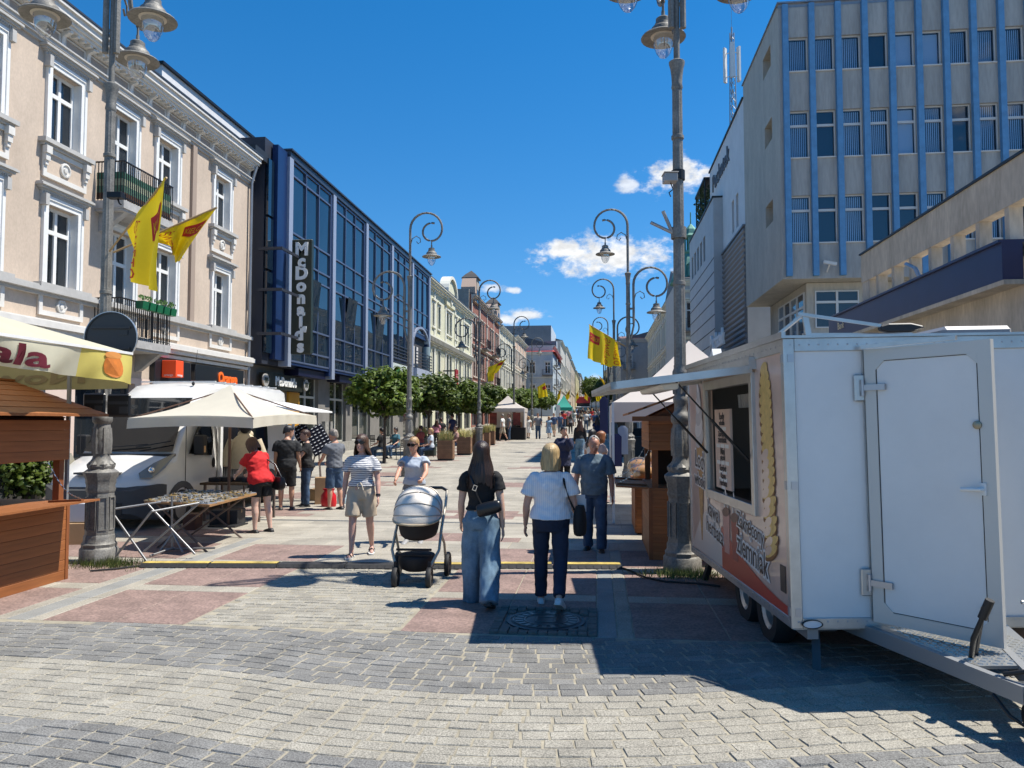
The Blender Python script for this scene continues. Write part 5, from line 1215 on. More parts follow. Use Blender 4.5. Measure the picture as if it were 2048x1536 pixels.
def wooden_hut(label, x0, x1, y0, y1, front, roofdir, zc=.95, zu=1.42, zt=1.9, fold=None):
 """low market hut; front: +1 counter faces +X, -1 faces -X"""
 t = thing('market_hut', label, 'market hut', (x0, y0, 0)); W, D = x1 - x0, y1 - y0
 mb = MB(); mb.box(.03, W - .03, .03, D - .03, .02, zc - .04); mb.box(.03, W - .03, .03, D - .03, zu + .04, zt); mb.build('core', M('hut_dark', (.03, .015, .008), .9), t)
 sides = [(0, 0, 0, W), (W, 0, pi / 2, D), (W, D, pi, W), (0, D, -pi / 2, D)]
 for sx, sy, rz, L in sides:
  z = .03
  while z < zc - .06: plank(t, L, sx, sy, z, rz, .113); z += .115
  z = zu
  while z < zt - .02: plank(t, L, sx, sy, z, rz, .113); z += .115
 for (x, y) in ((.02, .02), (W - .1, .02), (.02, D - .1), (W - .1, D - .1)):
  mb = MB(); mb.box(x, x + .08, y, y + .08, zc - .05, zu + .05); mb.build('post', m_plankd, t)
 for (x, y) in ((-.03, -.03), (W - .02, -.03), (-.03, D - .02), (W - .02, D - .02)):
  mb = MB(); mb.box(x, x + .05, y, y + .05, 0, zc - .02); mb.build('corner_board', m_plankd, t)
 mb = MB(); mb.box(-.02, W + .02, -.02, D + .02, zc - .03, zc); mb.build('worktop', m_plank, t)
 # inner shelf and far wall
 mb = MB(); mb.box(.1, W - .1, D * .4, D * .42, zc, zu); mb.build('inner_partition', M('hut_dark'), t)
 # drop-down counter flap with chains
 fx = W + .02 if front > 0 else -.02
 T = Matrix.Translation((fx, 0, zc)) @ Matrix.Rotation(-front * R(3), 4, 'Y')
 mb = MB(T)
 for k in range(4): a = .01 + k * .108; mb.box(min(front * a, front * (a + .104)), max(front * a, front * (a + .104)), .05, D - .05, -.022, 0)
 f = mb.build('counter_flap', m_plank, t)
 for y in (.25, D - .35): mb = MB(T); mb.box(min(front * .02, front * .42), max(front * .02, front * .42), y, y + .05, .001, .022); mb.build('batten', m_plankd, f)
 for y in (.27, D - .33):
  a = T @ Vector((front * .4, y, .03)); b = Vector((fx - front * .03, y, zu + .02)); n = 22
  mb = MB()
  for k in range(n):
   p = a.lerp(b, k / n) + Vector((0, 0, -.10 * sin(pi * k / n))); q = a.lerp(b, (k + .8) / n) + Vector((0, 0, -.10 * sin(pi * (k + .8) / n)))
   mb.bar(p, q, .004 if k % 2 else .016, .016 if k % 2 else .004)
  mb.build('chain', M('chain_steel', (.5, .5, .5), .3, .9), t)
 # stepped board roof
 n = 6; ov = .3
 r = thing_roof = MB();
 for s in (-1, 1):
  for k in range(n):
   hw = W / 2 + ov; xa = W / 2 + s * hw * (1 - k / n); xb = W / 2 + s * hw * (1 - (k + 1.25) / n); za = zt + .02 + .42 * k / n; zb = zt + .02 + .42 * (k + 1.25) / n
   mb = MB(); mb.prism([(xa, -.3, za), (xa, -.3, za + .03), (xb, -.3, zb + .022), (xb, -.3, zb)], (0, D + .6, 0)); mb.build('roof_board', m_plank, t)
 for yy in (.02, D - .05): mb = MB(); mb.prism([(0, yy, zt), (W, yy, zt), (W / 2, yy, zt + .4)], (0, .03, 0)); mb.build('gable_board', m_plankd, t)
 mb = MB(); mb.box(-ov + .05, W + ov - .05, -.27, -.24, zt - .06, zt + .0); mb.build('eave_board', m_plankd, t)
 return t
wooden_hut('brown wooden market hut with counter flap on chains under the printed canopy', -8.15, -6.17, 6.0, 8.4, 1, 0)
wooden_hut('brown wooden bread hut standing behind the food trailer lamp', .7, 2.4, 10.45, 12.1, -1, 0, .98, 1.48, 1.93)
def bag_box(label, name, loc, size, mat, rz=0, cat='box'):
 t = thing(name, label, cat, loc, rz); x, y, z = size; mb = MB(); mb.box(-x / 2, x / 2, -y / 2, y / 2, 0, z); mb.build('carton', mat, t, bevel=.008)
 mb = MB(); mb.box(-x / 2 - .003, x / 2 + .003, -.02, .02, z - .06, z + .003); mb.build('tape', M('parcel_tape', (.35, .22, .1), .3), t); return t
m_card = M('cardboard', (.36, .23, .12), .85, var=.1, vs=5)
# ------------------------------------------------------------------ printed canopy over the west hut
def printed_canopy():
 t = thing('printed_canopy', 'white and yellow printed market canopy with large maroon letters', 'canopy', (0, 0, 0))
 cl = M('canopy_cloth', (.66, .64, .50), .75, var=.05, vs=3); two_sided_translucent(cl, .35)
 cy = M('canopy_yellow', (.70, .60, .16), .75, var=.1, vs=2); two_sided_translucent(cy, .35)
 x0, x1, y0, y1 = -8.5, -5.62, 4.6, 8.75
 # outer valance along the street side, blown slightly inward at its hem
 def fn(s, v):       # s 0..1 along Y, v 0..1 down
  y = y0 + (y1 - y0) * s; h = .22 + .17 * s ** 2
  dr = .05 * sin(y * 5) * v + .16 * v * v * (1 - s)
  return Vector((x1 - dr + .02 * sin(y * 11 + v * 3) * v, y, 2.68 - h * v - .02 * sin(y * 2)))
 def grid(fn, a, b, mat, nm, nu=40, nv=10, par=t, off=0):
  mb = MB(); mb.add([fn(a + (b - a) * i / nu, j / nv) + Vector((off, 0, 0)) for j in range(nv + 1) for i in range(nu + 1)], [(j * (nu + 1) + i, j * (nu + 1) + i + 1, (j + 1) * (nu + 1) + i + 1, (j + 1) * (nu + 1) + i) for j in range(nv) for i in range(nu)]); return mb.build(nm, mat, par, 180)
 v1 = grid(fn, 0, .78, cl, 'valance'); v2 = grid(fn, .78, 1, cy, 'valance_end')
 # far end valance, seen from inside
 def fe(s, v): x = x0 + (x1 - x0) * s; return Vector((x, y1 + .03 * sin(x * 6) * v - .05 * v, 2.68 - (.46 - .04 * s) * v))
 v3 = grid(fe, 0, 1, M('canopy_inside_shaded', (.42, .38, .19), .8, var=.08, vs=3), 'end_valance')  # darker olive than the outer cloth: inside shade put into its colour
 two_sided_translucent(M('canopy_inside_shaded'), .3)
 mb = MB(); c = ((x0 + x1) / 2, (y0 + y1) / 2, 3.25)
 mb.add([(x0, y0, 2.69), (x1, y0, 2.69), (x1, y1, 2.69), (x0, y1, 2.69), c], [(0, 1, 4), (1, 2, 4), (2, 3, 4), (3, 0, 4)]); mb.build('roof_cloth', cl, t)
 mb = MB(); mb.bar((x1, y0, 2.685), (x1, y1, 2.685), .03); mb.bar((x1, y1, 2.685), (x0, y1, 2.685), .03); mb.build('edge_rail', m_white, t)
 for x, y in ((-8.3, 8.6), (-8.3, 4.8), (-6.28, 8.55)): mb = MB(); mb.box(x - .018, x + .018, y - .018, y + .018, 0, 2.69); mb.build('leg', M('galvanised'), t)
 def wrap(body, fnn, s0, s1, va, vb, mat, off, par, mirror=False):
  cu = bpy.data.curves.new('t', 'FONT'); cu.body = body; cu.resolution_u = 3; cu.offset = .025; me = bake(bpy.data.objects.new('t', cu))
  bm = bmesh.new(); bm.from_mesh(me); bmesh.ops.subdivide_edges(bm, edges=[e for e in bm.edges if e.calc_length() > .1], cuts=3); bm.to_mesh(me); bm.free()
  xs = [v.co.x for v in me.vertices]; ys = [v.co.y for v in me.vertices]; X0, X1, Y0, Y1 = min(xs), max(xs), min(ys), max(ys)
  for v in me.vertices: v.co = fnn(s0 + (s1 - s0) * (v.co.x - X0) / (X1 - X0), vb - (vb - va) * (v.co.y - Y0) / (Y1 - Y0) if False else va + (vb - va) * (1 - (v.co.y - Y0) / (Y1 - Y0))) + Vector(off)
  me.materials.append(mat); return obj('lettering', me, par)
 wrap('nala', fn, .40, .655, .12, .9, M('maroon_print', (.12, .008, .02), .6), (.012, 0, 0), v1)
 wrap('Nowy', fe, .80, .25, .45, .95, M('print_show_through', (.26, .215, .12), .8), (0, -.012, 0), v3)
 # printed jar
 def jar(u0, u1, va, vb, mat, nm):
  pts = []
  for k in range(18):
   a = 2 * pi * k / 18; cx, cy_ = cos(a), sin(a); m_ = max(abs(cx), abs(cy_)) ** .6; pts.append((cx * (.75 + .25 / m_ * .9), cy_ * (.8 + .2 / m_)))
  mb = MB(); mb.add([fn(u0 + (u1 - u0) * (.5 + .48 * a), va + (vb - va) * (.5 + .48 * b)) + Vector((.012, 0, 0)) for a, b in pts], [tuple(range(18))]); return mb.build(nm, mat, v2)
 jar(.868, .945, .12, .92, M('print_amber', (.50, .15, .02), .6, var=.25, vs=9), 'jar_print'); j = jar(.868, .945, .06, .3, M('print_amber_light', (.58, .24, .06), .6), 'jar_lid_print'); j.location.x = .004
printed_canopy()
# ------------------------------------------------------------------ white delivery van
def van():
 t = thing('delivery_van', 'white delivery van with dark grey bumper parked behind the parasol', 'van', (-8.47, 12.25, 0))
 wp = M('van_white', (.62, .61, .58), .3, 0, coat=.4, var=.05, vs=2); dk = M('van_plastic', (.05, .052, .055), .6, var=.1, vs=4); bl = M('van_rubber', (.015, .015, .016), .7)
 gl = M('van_glass', (.008, .01, .012), .04, spec=.35)
 st = [  # s, z bottom, z top, half width bottom, half width top
  (-.02, .42, .78, .72, .66), (.02, .3, .9, .84, .78), (.12, .27, .98, .93, .86), (.35, .27, 1.1, 1.0, .93), (.62, .27, 1.18, 1.02, .95), (.86, .27, 1.26, 1.025, .94), (1.1, .27, 1.55, 1.03, .88), (1.4, .27, 1.92, 1.03, .82), (1.62, .27, 2.14, 1.03, .8), (1.9, .27, 2.4, 1.03, .8), (2.25, .27, 2.6, 1.03, .82), (2.7, .27, 2.66, 1.03, .86), (4.2, .27, 2.67, 1.03, .87), (5.75, .27, 2.66, 1.03, .87), (5.85, .3, 2.6, 1.0, .84)]
 def ring(s, zb, zt, hb, ht):
  zm = zb + (zt - zb) * .5; r = .1
  L = [(-hb + .05, zb), (-hb, zb + .08), (-hb, min(zm, 1.1)), (-(hb + ht) / 2 - .02, (min(zm, 1.1) + zt) / 2), (-ht - .01, zt - r), (-ht + r, zt - .02), (-ht * .5, zt), (0, zt + .012)]
  P = L + [(-x, z) for x, z in reversed(L[:-1])]; return [(x, s, z) for x, z in P]
 mb = MB(); mb.loft([ring(*q) for q in st]); mb.build('body', wp, t, 35)
 def on(s, f, off=.012):     # point on the sloping front between stations, f -1..1 across
  for a, b in zip(st, st[1:]):
   if a[0] <= s <= b[0]:
    k = (s - a[0]) / (b[0] - a[0]); return Vector(((a[4] + (b[4] - a[4]) * k - .07) * f, s - off * 1.1, a[2] + (b[2] - a[2]) * k + off))
 mb = MB(); rows = [.9, 1.05, 1.2, 1.35, 1.5, 1.66, 1.8]; n = 10
 mb.add([on(s, -1 + 2 * i / n, .02) for s in rows for i in range(n + 1)], [(j * (n + 1) + i, j * (n + 1) + i + 1, (j + 1) * (n + 1) + i + 1, (j + 1) * (n + 1) + i) for j in range(len(rows) - 1) for i in range(n)]); mb.build('windscreen', gl, t, 60)
 mb = MB(); mb.bar(on(.93, -.5, .05), on(.98, .45, .05), .02); mb.bar(on(.93, .2, .06), on(1.02, .95, .06), .02); mb.box(-.9, .9, .84, .92, 1.24, 1.29); mb.build('wiper', bl, t)
 mb = MB(); mb.loft([[(x * 1.02, s - .04, z) for x, s, z in ((-w_, s, z0), (w_, s, z0), (w_, s, z1), (-w_, s, z1))] for s, w_, z0, z1 in ((-.05, .7, .32, .7), (.05, .9, .22, .78), (.3, 1.03, .2, .8), (.42, 1.04, .3, .78))]); mb.build('bumper', dk, t, 40)
 mb = MB(); mb.box(-.55, .55, -.1, -.03, .3, .5); g = mb.build('grille', bl, t); mb = MB(); mb.box(-.26, .26, -.12, -.1, .34, .45); mb.build('number_plate', m_white, g)
 mb = MB(); mb.bar(on(.1, -.5, .02), on(.1, .5, .02), .22, .03); mb.build('upper_grille', dk, t)
 for s in (-1, 1):
  mb = MB(); pts = [(.72, .1, .86), (.9, .18, .86), (.99, .42, 1.02), (.995, .72, 1.24), (.93, .78, 1.25), (.78, .4, 1.1), (.66, .16, .94)]
  mb.add([(s * (x + .05), y - .06, z + .05) for x, y, z in pts] + [(s * .6, .5, .9)], [(0, 1, 2, 3, 4, 5, 6), (0, 7, 1), (1, 7, 2), (2, 7, 3), (3, 7, 4), (4, 7, 5), (5, 7, 6), (6, 7, 0)]); h = mb.build('headlight', M('headlight_lens', (.22, .2, .15), .08, spec=.8), t)
  mb = MB(); mb.ell((s * .88, .2, 1.03), (.06, .05, .06)); mb.build('reflector', M('chrome', (.7, .7, .7), .1, 1), h, 60)
  mb = MB(); mb.prism([(s * 1.035, 1.12, 1.28), (s * 1.035, 1.95, 1.22), (s * 1.035, 2.0, 1.5), (s * .98, 1.95, 1.95), (s * .945, 1.78, 2.02), (s * 1.0, 1.35, 1.6)], (s * .012, 0, 0)); mb.build('side_window', gl, t)
  mb = MB(); mb.box(min(s * 1.06, s * 1.26), max(s * 1.06, s * 1.26), 1.22, 1.38, 1.25, 1.62); mb.bar((s * 1.0, 1.3, 1.3), (s * 1.1, 1.3, 1.32), .06); m_ = mb.build('mirror', bl, t, bevel=.03, seg=2)
  mb = MB(); mb.box(min(s * 1.262, s * 1.268), max(s * 1.262, s * 1.268), 1.24, 1.3, 1.3, 1.42); mb.build('indicator', M('amber_lens', (.5, .3, .15), .3), m_)
  mb = MB(); mb.ell((s * 1.045, 2.03, 1.08), (.015, .06, .1)); mb.build('door_handle', bl, t, 60)
  for yy in (1.02, 2.16): mb = MB(); mb.box(min(s * 1.028, s * 1.036), max(s * 1.028, s * 1.036), yy, yy + .012, .45, 1.9); mb.build('door_seam', bl, t)
  for y in (.92, 4.65):
   w_ = MB(Matrix.Translation((s * .93, y, .33)) @ Matrix.Rotation(pi / 2, 4, 'Y')); w_.lathe([(.2, -.1), (.32, -.1), (.335, -.06), (.335, .06), (.32, .1), (.2, .1)], 28); o = w_.build('wheel', bl, t, 40)
   w_ = MB(Matrix.Translation((s * .93, y, .33)) @ Matrix.Rotation(pi / 2, 4, 'Y')); w_.lathe([(.02, .06 * s), (.1, .07 * s), (.17, .05 * s), (.21, .09 * s)], 20); w_.build('rim', M('steel_rim', (.25, .25, .25), .4, .7), o, 40)
   mb = MB(); n = 12
   for k in range(n):
    a0, a1 = pi * k / n, pi * (k + 1) / n
    mb.prism([(s * .98, y + .36 * cos(a0), .33 + .36 * sin(a0)), (s * .98, y + .36 * cos(a1), .33 + .36 * sin(a1)), (s * .98, y + .47 * cos(a1), .33 + .47 * sin(a1)), (s * .98, y + .47 * cos(a0), .33 + .47 * sin(a0))], (s * .075, 0, 0))
   mb.build('wheel_arch', dk, t)
 # open side bay stuffed with dark clothes
 mb = MB(); mb.box(1.03, 1.05, 2.35, 4.3, .45, 2.1); mb.build('open_side_bay', M('dark_interior'), t)
 mb = MB(); mb.box(1.04, 1.09, 2.2, 2.3, .4, 2.2); mb.build('door_pillar', m_white, t)
 r2 = random.Random(2); k = 0
 for i in range(18):
  y = 2.42 + i * .1; cc = r2.choice(((.02, .02, .025), (.03, .02, .02), (.015, .02, .03), (.05, .03, .02), (.1, .02, .03), (.02, .03, .02)))
  mb = MB(); mb.loft([[(1.06, y - .04, z), (1.06 + wd, y, z), (1.06, y + .04, z)] for z, wd in ((.95, .1), (1.3, .16), (1.75, .13), (1.9, .03))]); mb.build('hanging_garment', M('garment_%d' % (i % 6), cc, .9), t, 50)
 # roof side flap raised
 for k, (p, q) in enumerate(((1.2, 3.4), )): pass
 a = [Vector((.95, 3.6, 2.3)), Vector((.95, 5.8, 2.3)), Vector((2.1, 5.75, 2.08)), Vector((2.1, 3.65, 2.08))]
 mb = MB(); mb.prism(a, (0, 0, .035)); mb.build('side_flap', m_white, t)
 for i in range(8): y = 2.5 + i * .42; mb = MB(); mb.box(-.8, .8, y, y + .05, 2.665, 2.69); mb.build('roof_rib', wp, t)
 mb = MB(); mb.tube([(.5, 2.2, 2.6), (.52, 2.3, 3.3)], .004, 4); mb.ell((.5, 2.2, 2.62), (.03, .03, .04)); mb.build('aerial', bl, t)
van()
# ------------------------------------------------------------------ cream market parasol
def parasol():
 t = thing('market_parasol', 'square cream canvas parasol over the goods tables by the van', 'parasol', (-6.48, 13.02, 0))
 cv = M('cream_canvas', (.68, .64, .53), .8, var=.04, vs=3); two_sided_translucent(cv, .3)
 A, C, D_, B = Vector((-1.06, -1.36, 1.92)), Vector((1.06, -1.36, 1.93)), Vector((1.06, 1.4, 1.98)), Vector((-1.06, 1.4, 1.98)); pk = Vector((0, 0, 2.52))
 cs = [A, C, D_, B]; mb = MB()
 for k in range(4):
  a, b = cs[k], cs[(k + 1) % 4]; n = 10
  idx = []; vs = []
  for j in range(n + 1):
   for i in range(n + 1):
    f = j / n; e = a.lerp(b, i / n); p = e.lerp(pk, f); sag = -.16 * sin(pi * f) * (1 - .0) - .09 * sin(pi * i / n) * (1 - f) * (1 if True else 0)
    vs.append(p + Vector((0, 0, sag * .6 + .06 * sin(pi * i / n) * (1 - f))))
  mb.add(vs, [(j * (n + 1) + i, j * (n + 1) + i + 1, (j + 1) * (n + 1) + i + 1, (j + 1) * (n + 1) + i) for j in range(n) for i in range(n)])
 can = mb.build('canopy', cv, t, 50)
 for k in range(4):
  a, b = cs[k], cs[(k + 1) % 4]; n = 20; mb = MB(); vs = []
  for j in range(3):
   for i in range(n + 1):
    p = a.lerp(b, i / n); out = Vector((p.x, p.y, 0)).normalized(); vs.append(p + Vector((0, 0, -.17 * j / 2 + .036 * sin(pi * i / n) * (1 - 0))) + out * (.02 * sin(i * 1.7) * j / 2))
  mb.add(vs, [(j * (n + 1) + i, j * (n + 1) + i + 1, (j + 1) * (n + 1) + i + 1, (j + 1) * (n + 1) + i) for j in range(2) for i in range(n)]); mb.build('valance', cv, can, 180)
 mb = MB(); mb.tube([(0, 0, 0), (0, 0, 2.5)], .025, 10); mb.build('mast', M('parasol_mast', (.10, .05, .03), .5), t)
 for c in cs: mb = MB(); mb.bar((0, 0, 2.45), c + Vector((0, 0, -.02)), .02); mb.build('rib', M('parasol_mast'), t)
 mb = MB(); mb.box(-.25, .25, -.25, .25, 0, .06); mb.build('base', M('cast_iron'), t)
 t = thing('tent_pole', 'white upright tent pole beside the man in black shirt', 'pole', Pd(584, 860, 14.3) * 0 + PG(584, 1012)); mb = MB(); mb.box(-.025, .025, -.025, .025, 0, 1.95); mb.build('shaft', m_white, t)
parasol()
# ------------------------------------------------------------------ tables with goods, trestles
def stalls():
 st = M('trestle_steel', (.26, .26, .26), .45, .7); br = M('trestle_rusty', (.16, .12, .1), .6, .3)
 r2 = random.Random(6)
 t = thing('goods_table', 'folding trestle table covered with small trinkets in front of the van', 'table', (0, 0, 0))
 P = [Vector((-6.5, 10.5, .72)), Vector((-5.3, 10.1, .72)), Vector((-5.45, 11.9, .72)), Vector((-6.75, 12.2, .72))]
 mb = MB(); mb.prism([p - Vector((0, 0, .03)) for p in P], (0, 0, .03)); mb.build('table_top', M('chipboard', (.30, .16, .06), .7, var=.2, vs=6), t)
 def q(a, b): return P[0].lerp(P[1], a).lerp(P[3].lerp(P[2], a), b)
 for f in (.12, .85):
  for a, b in ((.08, .92), (.92, .08)):
   p0 = q(a, f); p1 = q(b, f); mb = MB(); mb.tube([p0 - Vector((0, 0, .03)), Vector((p1.x, p1.y, 0))], .016, 6); mb.build('leg', br, t)
 gm = [M('trinket_%d' % i, c, .5, metal=m_) for i, (c, m_) in enumerate((((.25, .2, .12), 0), ((.4, .4, .38), .6), ((.08, .07, .06), 0), ((.35, .25, .1), .5), ((.2, .22, .25), 0), ((.3, .3, .28), 0)))]
 trays = []
 for i in range(5):
  for j in range(7):
   a, b = .1 + i * .2, .07 + j * .143; c = q(a, b); tr = MB()
   tr.mi = (i + j) % 6; tr.cb(c + Vector((0, 0, .006)), (.2, .2, .012), Matrix.Rotation(-.2, 3, 'Z'))
   for _ in range(9): tr.mi = r2.randrange(6); tr.cb(c + Vector((r2.uniform(-.08, .08), r2.uniform(-.08, .08), .022)), (r2.uniform(.015, .05), r2.uniform(.01, .03), .02), Matrix.Rotation(r2.uniform(0, 3), 3, 'Z'))
   o = thing('trinket_tray', 'trinket tray on folding table, %s column from street, %s row from front' % (('fifth', 'fourth', 'third', 'second', 'first')[i], ('first', 'second', 'third', 'fourth', 'fifth', 'sixth', 'seventh')[j]), 'tray', (0, 0, 0), 0, 'trays of trinkets on the goods table'); tr.build('tray', gm, o)
 # empty trestles in front
 for lab, bars in (('empty chrome folding trestle frame with crossed legs beside the west lamp', [((228, 1018, 10.3), (322, 1004, 10.6)), ((228, 1030, 10.3), (295, 1125, 10.0)), ((303, 1023, 10.2), (232, 1112, 10.1)), ((296, 1009, 10.5), (390, 1108, 10.4)), ((303, 1023, 10.2), (398, 1006, 10.6)), ((398, 1006, 10.6), (288, 1103, 10.5))]),
     ('chrome umbrella stand with four splayed feet in front of the goods table', [((344, 992, 10.9), (344, 1095, 10.9)), ((344, 1068, 10.9), (320, 1102, 10.8)), ((344, 1068, 10.9), (380, 1093, 11.0)), ((344, 1062, 10.9), (366, 1105, 10.7)), ((300, 1113, 10.5), (348, 1095, 10.9)), ((330, 1098, 10.9), (430, 1096, 10.9))])):
  pp = [(Pd(*a), Pd(*b)) for a, b in bars]; t = thing('trestle_frame' if 'trestle' in lab else 'parasol_stand', lab, 'trestle' if 'trestle' in lab else 'stand', (0, 0, 0))
  for a, b in pp:
   a.z = max(a.z, .05); b.z = max(b.z, .05); mb = MB(); mb.tube([a, b], .015, 8); mb.build('tube', st, t, 50)
 # bench board, crates under the tables
 t = thing('goods_table', 'low dark table of folded clothes behind the woman in red', 'table', PG(480, 1042)); mb = MB(); mb.box(-.6, .6, -.4, .4, .7, .74); mb.build('table_top', M('dark_board', (.08, .045, .02), .7), t)
 for x in (-.55, .5):
  for y in (-.35, .3): mb = MB(); mb.box(x, x + .04, y, y + .04, 0, .7); mb.build('leg', br, t)
 for k in range(5):
  mb = MB(); mb.cb((-.45 + k * .22, r2.uniform(-.1, .1), .78), (.2, .3, .08)); o = thing('folded_clothes', '%s pile of folded dark clothes along the low table by the van' % ('first', 'second', 'third', 'fourth', 'fifth')[k], 'clothes', t.location.copy(), 0, 'piles of folded clothes'); mb.build('garment', M('garment_%d' % k), o, bevel=.015, seg=2)
 bag_box('brown cardboard carton on the ground behind the west lamp', 'carton', PG(160, 1090), (.32, .4, .35), m_card, .3)
 bag_box('white and blue carton stacked on the brown one behind the west lamp', 'carton', PG(160, 1090) + Vector((0, 0, .36)), (.28, .3, .28), M('white_carton', (.55, .56, .58), .7), .2)
 bag_box('dark plastic crate under the trinket table', 'crate', PG(455, 1052), (.5, .4, .3), M('black_crate', (.02, .02, .022), .6), .1, 'crate')
 bag_box('wooden box beside the goods under the table', 'crate', PG(385, 1062), (.22, .3, .3), M('crate_red', (.09, .035, .02), .7), .1, 'crate')
 bag_box('upright brown carton next to the man in grey shirt', 'carton', PG(646, 1010), (.35, .3, .62), m_card, .3)
 bag_box('small low brown carton by the red shopping bag', 'carton', PG(642, 1003), (.4, .35, .3), m_card, -.2)
 # mannequin torso with a cream hooded jacket
 p = PG(487, 1035); t = thing('mannequin', 'mannequin in a cream hooded jacket beside the van', 'mannequin', p, .3)
 mb = MB(); E = lambda rx, ry, z, y=0: [(rx * cos(2 * pi * k / 20), y + ry * sin(2 * pi * k / 20), z) for k in range(20)]
 mb.loft([E(.27, .17, .95), E(.26, .17, 1.15), E(.25, .16, 1.35), E(.24, .14, 1.5), E(.16, .11, 1.58), E(.09, .09, 1.63)]); mb.tube([(-.22, 0, 1.5), (-.33, .02, 1.25), (-.34, -.05, 1.0)], [.1, .085, .06], 12); mb.tube([(.22, 0, 1.5), (.33, .02, 1.25), (.34, -.05, 1.0)], [.1, .085, .06], 12); mb.ell((0, .08, 1.62), (.15, .12, .1)); mb.build('jacket', M('cream_jacket', (.5, .43, .31), .9, var=.1, vs=6), t, 60)
 mb = MB(); mb.ell((0, 0, 1.74), (.1, .12, .11)); mb.lathe([(.14, 1.72), (.12, 1.78), (.1, 1.85), (.02, 1.88)], 14); mb.build('cap', M('garment_2'), t, 50)
 mb = MB(); mb.tube([(0, 0, .0), (0, 0, 1.0)], .02, 8); mb.lathe([(.2, 0), (.2, .02), (.03, .04)], 16); mb.build('stand', br, t)
 # two tilted sunglasses boards
 for k, (cx, cy, w_, h, d, lab) in enumerate(((604, 866, .36, .42, 18.2, 'rear tilted board of sunglasses above the market tables'), (636, 880, .5, .62, 17.8, 'front tilted navy board with rows of sunglasses'))):
  c = Pd(cx, cy, d); base = Vector((c.x, c.y, 0)); t = thing('sunglasses_rack', lab, 'display rack', (0, 0, 0)); T = Matrix.Translation(c) @ Matrix.Rotation(YAW + .5, 4, 'Z') @ Matrix.Rotation(R(-28), 4, 'Y') @ Matrix.Rotation(R(-15), 4, 'X')
  mb = MB(T); mb.box(-w_ / 2, w_ / 2, -.02, .02, -h / 2, h / 2); b = mb.build('board', M('navy_velvet', (.008, .009, .02), .9), t)
  nr = int(h / .075); nc = 4 if w_ < .5 else 5
  for r in range(nr):
   for q_ in range(nc):
    x = -w_ / 2 + w_ * (q_ + .5) / nc; z = -h / 2 + h * (r + .5) / nr
    mb = MB(T); mb.mi = 0; mb.ell((x - .024, -.03, z), (.022, .01, .016), 8, 5); mb.ell((x + .024, -.03, z), (.022, .01, .016), 8, 5); mb.mi = 1; mb.box(x - .022, x + .022, -.045, -.03, z + .01, z + .024); mb.build('sunglasses', [M('lens_black', (.01, .01, .012), .1), M('white_tag', (.7, .7, .7), .6)], b)
  mb = MB(); mb.tube([c, base + Vector((.1, .1, 0))], .015, 6); mb.tube([c, base + Vector((-.25, -.1, 0))], .015, 6); mb.tube([c, base + Vector((.2, -.25, 0))], .015, 6); mb.build('stand', br, t)
stalls()
# ------------------------------------------------------------------ white gazebo and bread on the east side
def gazebo(label, x0, x1, y0, y1, ze, zp, mat, val=.3, legs=((0, 0), (1, 0), (1, 1), (0, 1)), name='gazebo', cat='tent', z0=0):
 t = thing(name, label, cat, (x0, y0, z0)); W, D = x1 - x0, y1 - y0
 c = Vector((W / 2, D / 2, zp)); cs = [Vector((0, 0, ze)), Vector((W, 0, ze)), Vector((W, D, ze)), Vector((0, D, ze))]; mb = MB()
 for k in range(4):
  a, b = cs[k], cs[(k + 1) % 4]; n = 8; vs = []
  for j in range(n + 1):
   for i in range(n + 1): f = j / n; vs.append(a.lerp(b, i / n).lerp(c, f) + Vector((0, 0, -.1 * sin(pi * f) * 1.3 + .0)))
  mb.add(vs, [(j * (n + 1) + i, j * (n + 1) + i + 1, (j + 1) * (n + 1) + i + 1, (j + 1) * (n + 1) + i) for j in range(n) for i in range(n)])
 can = mb.build('canopy', mat, t, 40)
 for k in range(4):
  a, b = cs[k], cs[(k + 1) % 4]; n = 16; nr = (b - a).cross(Vector((0, 0, 1))).normalized(); mb = MB()
  vs = [a.lerp(b, i / n) + Vector((0, 0, -val * j / 3)) + nr * (.02 * sin(i * 2.2 + j) * j / 3) for j in range(4) for i in range(n + 1)]
  mb.add(vs, [(j * (n + 1) + i, j * (n + 1) + i + 1, (j + 1) * (n + 1) + i + 1, (j + 1) * (n + 1) + i) for j in range(3) for i in range(n)]); mb.build('valance', mat, can, 180)
 for fx, fy in legs: mb = MB(); mb.box(W * fx - .022, W * fx + .022, D * fy - .022, D * fy + .022, 0, ze); mb.build('leg', m_white, t)
 return t
m_tent = M('tent_white', (.66, .60, .55), .75, var=.04, vs=2); two_sided_translucent(m_tent, .3)
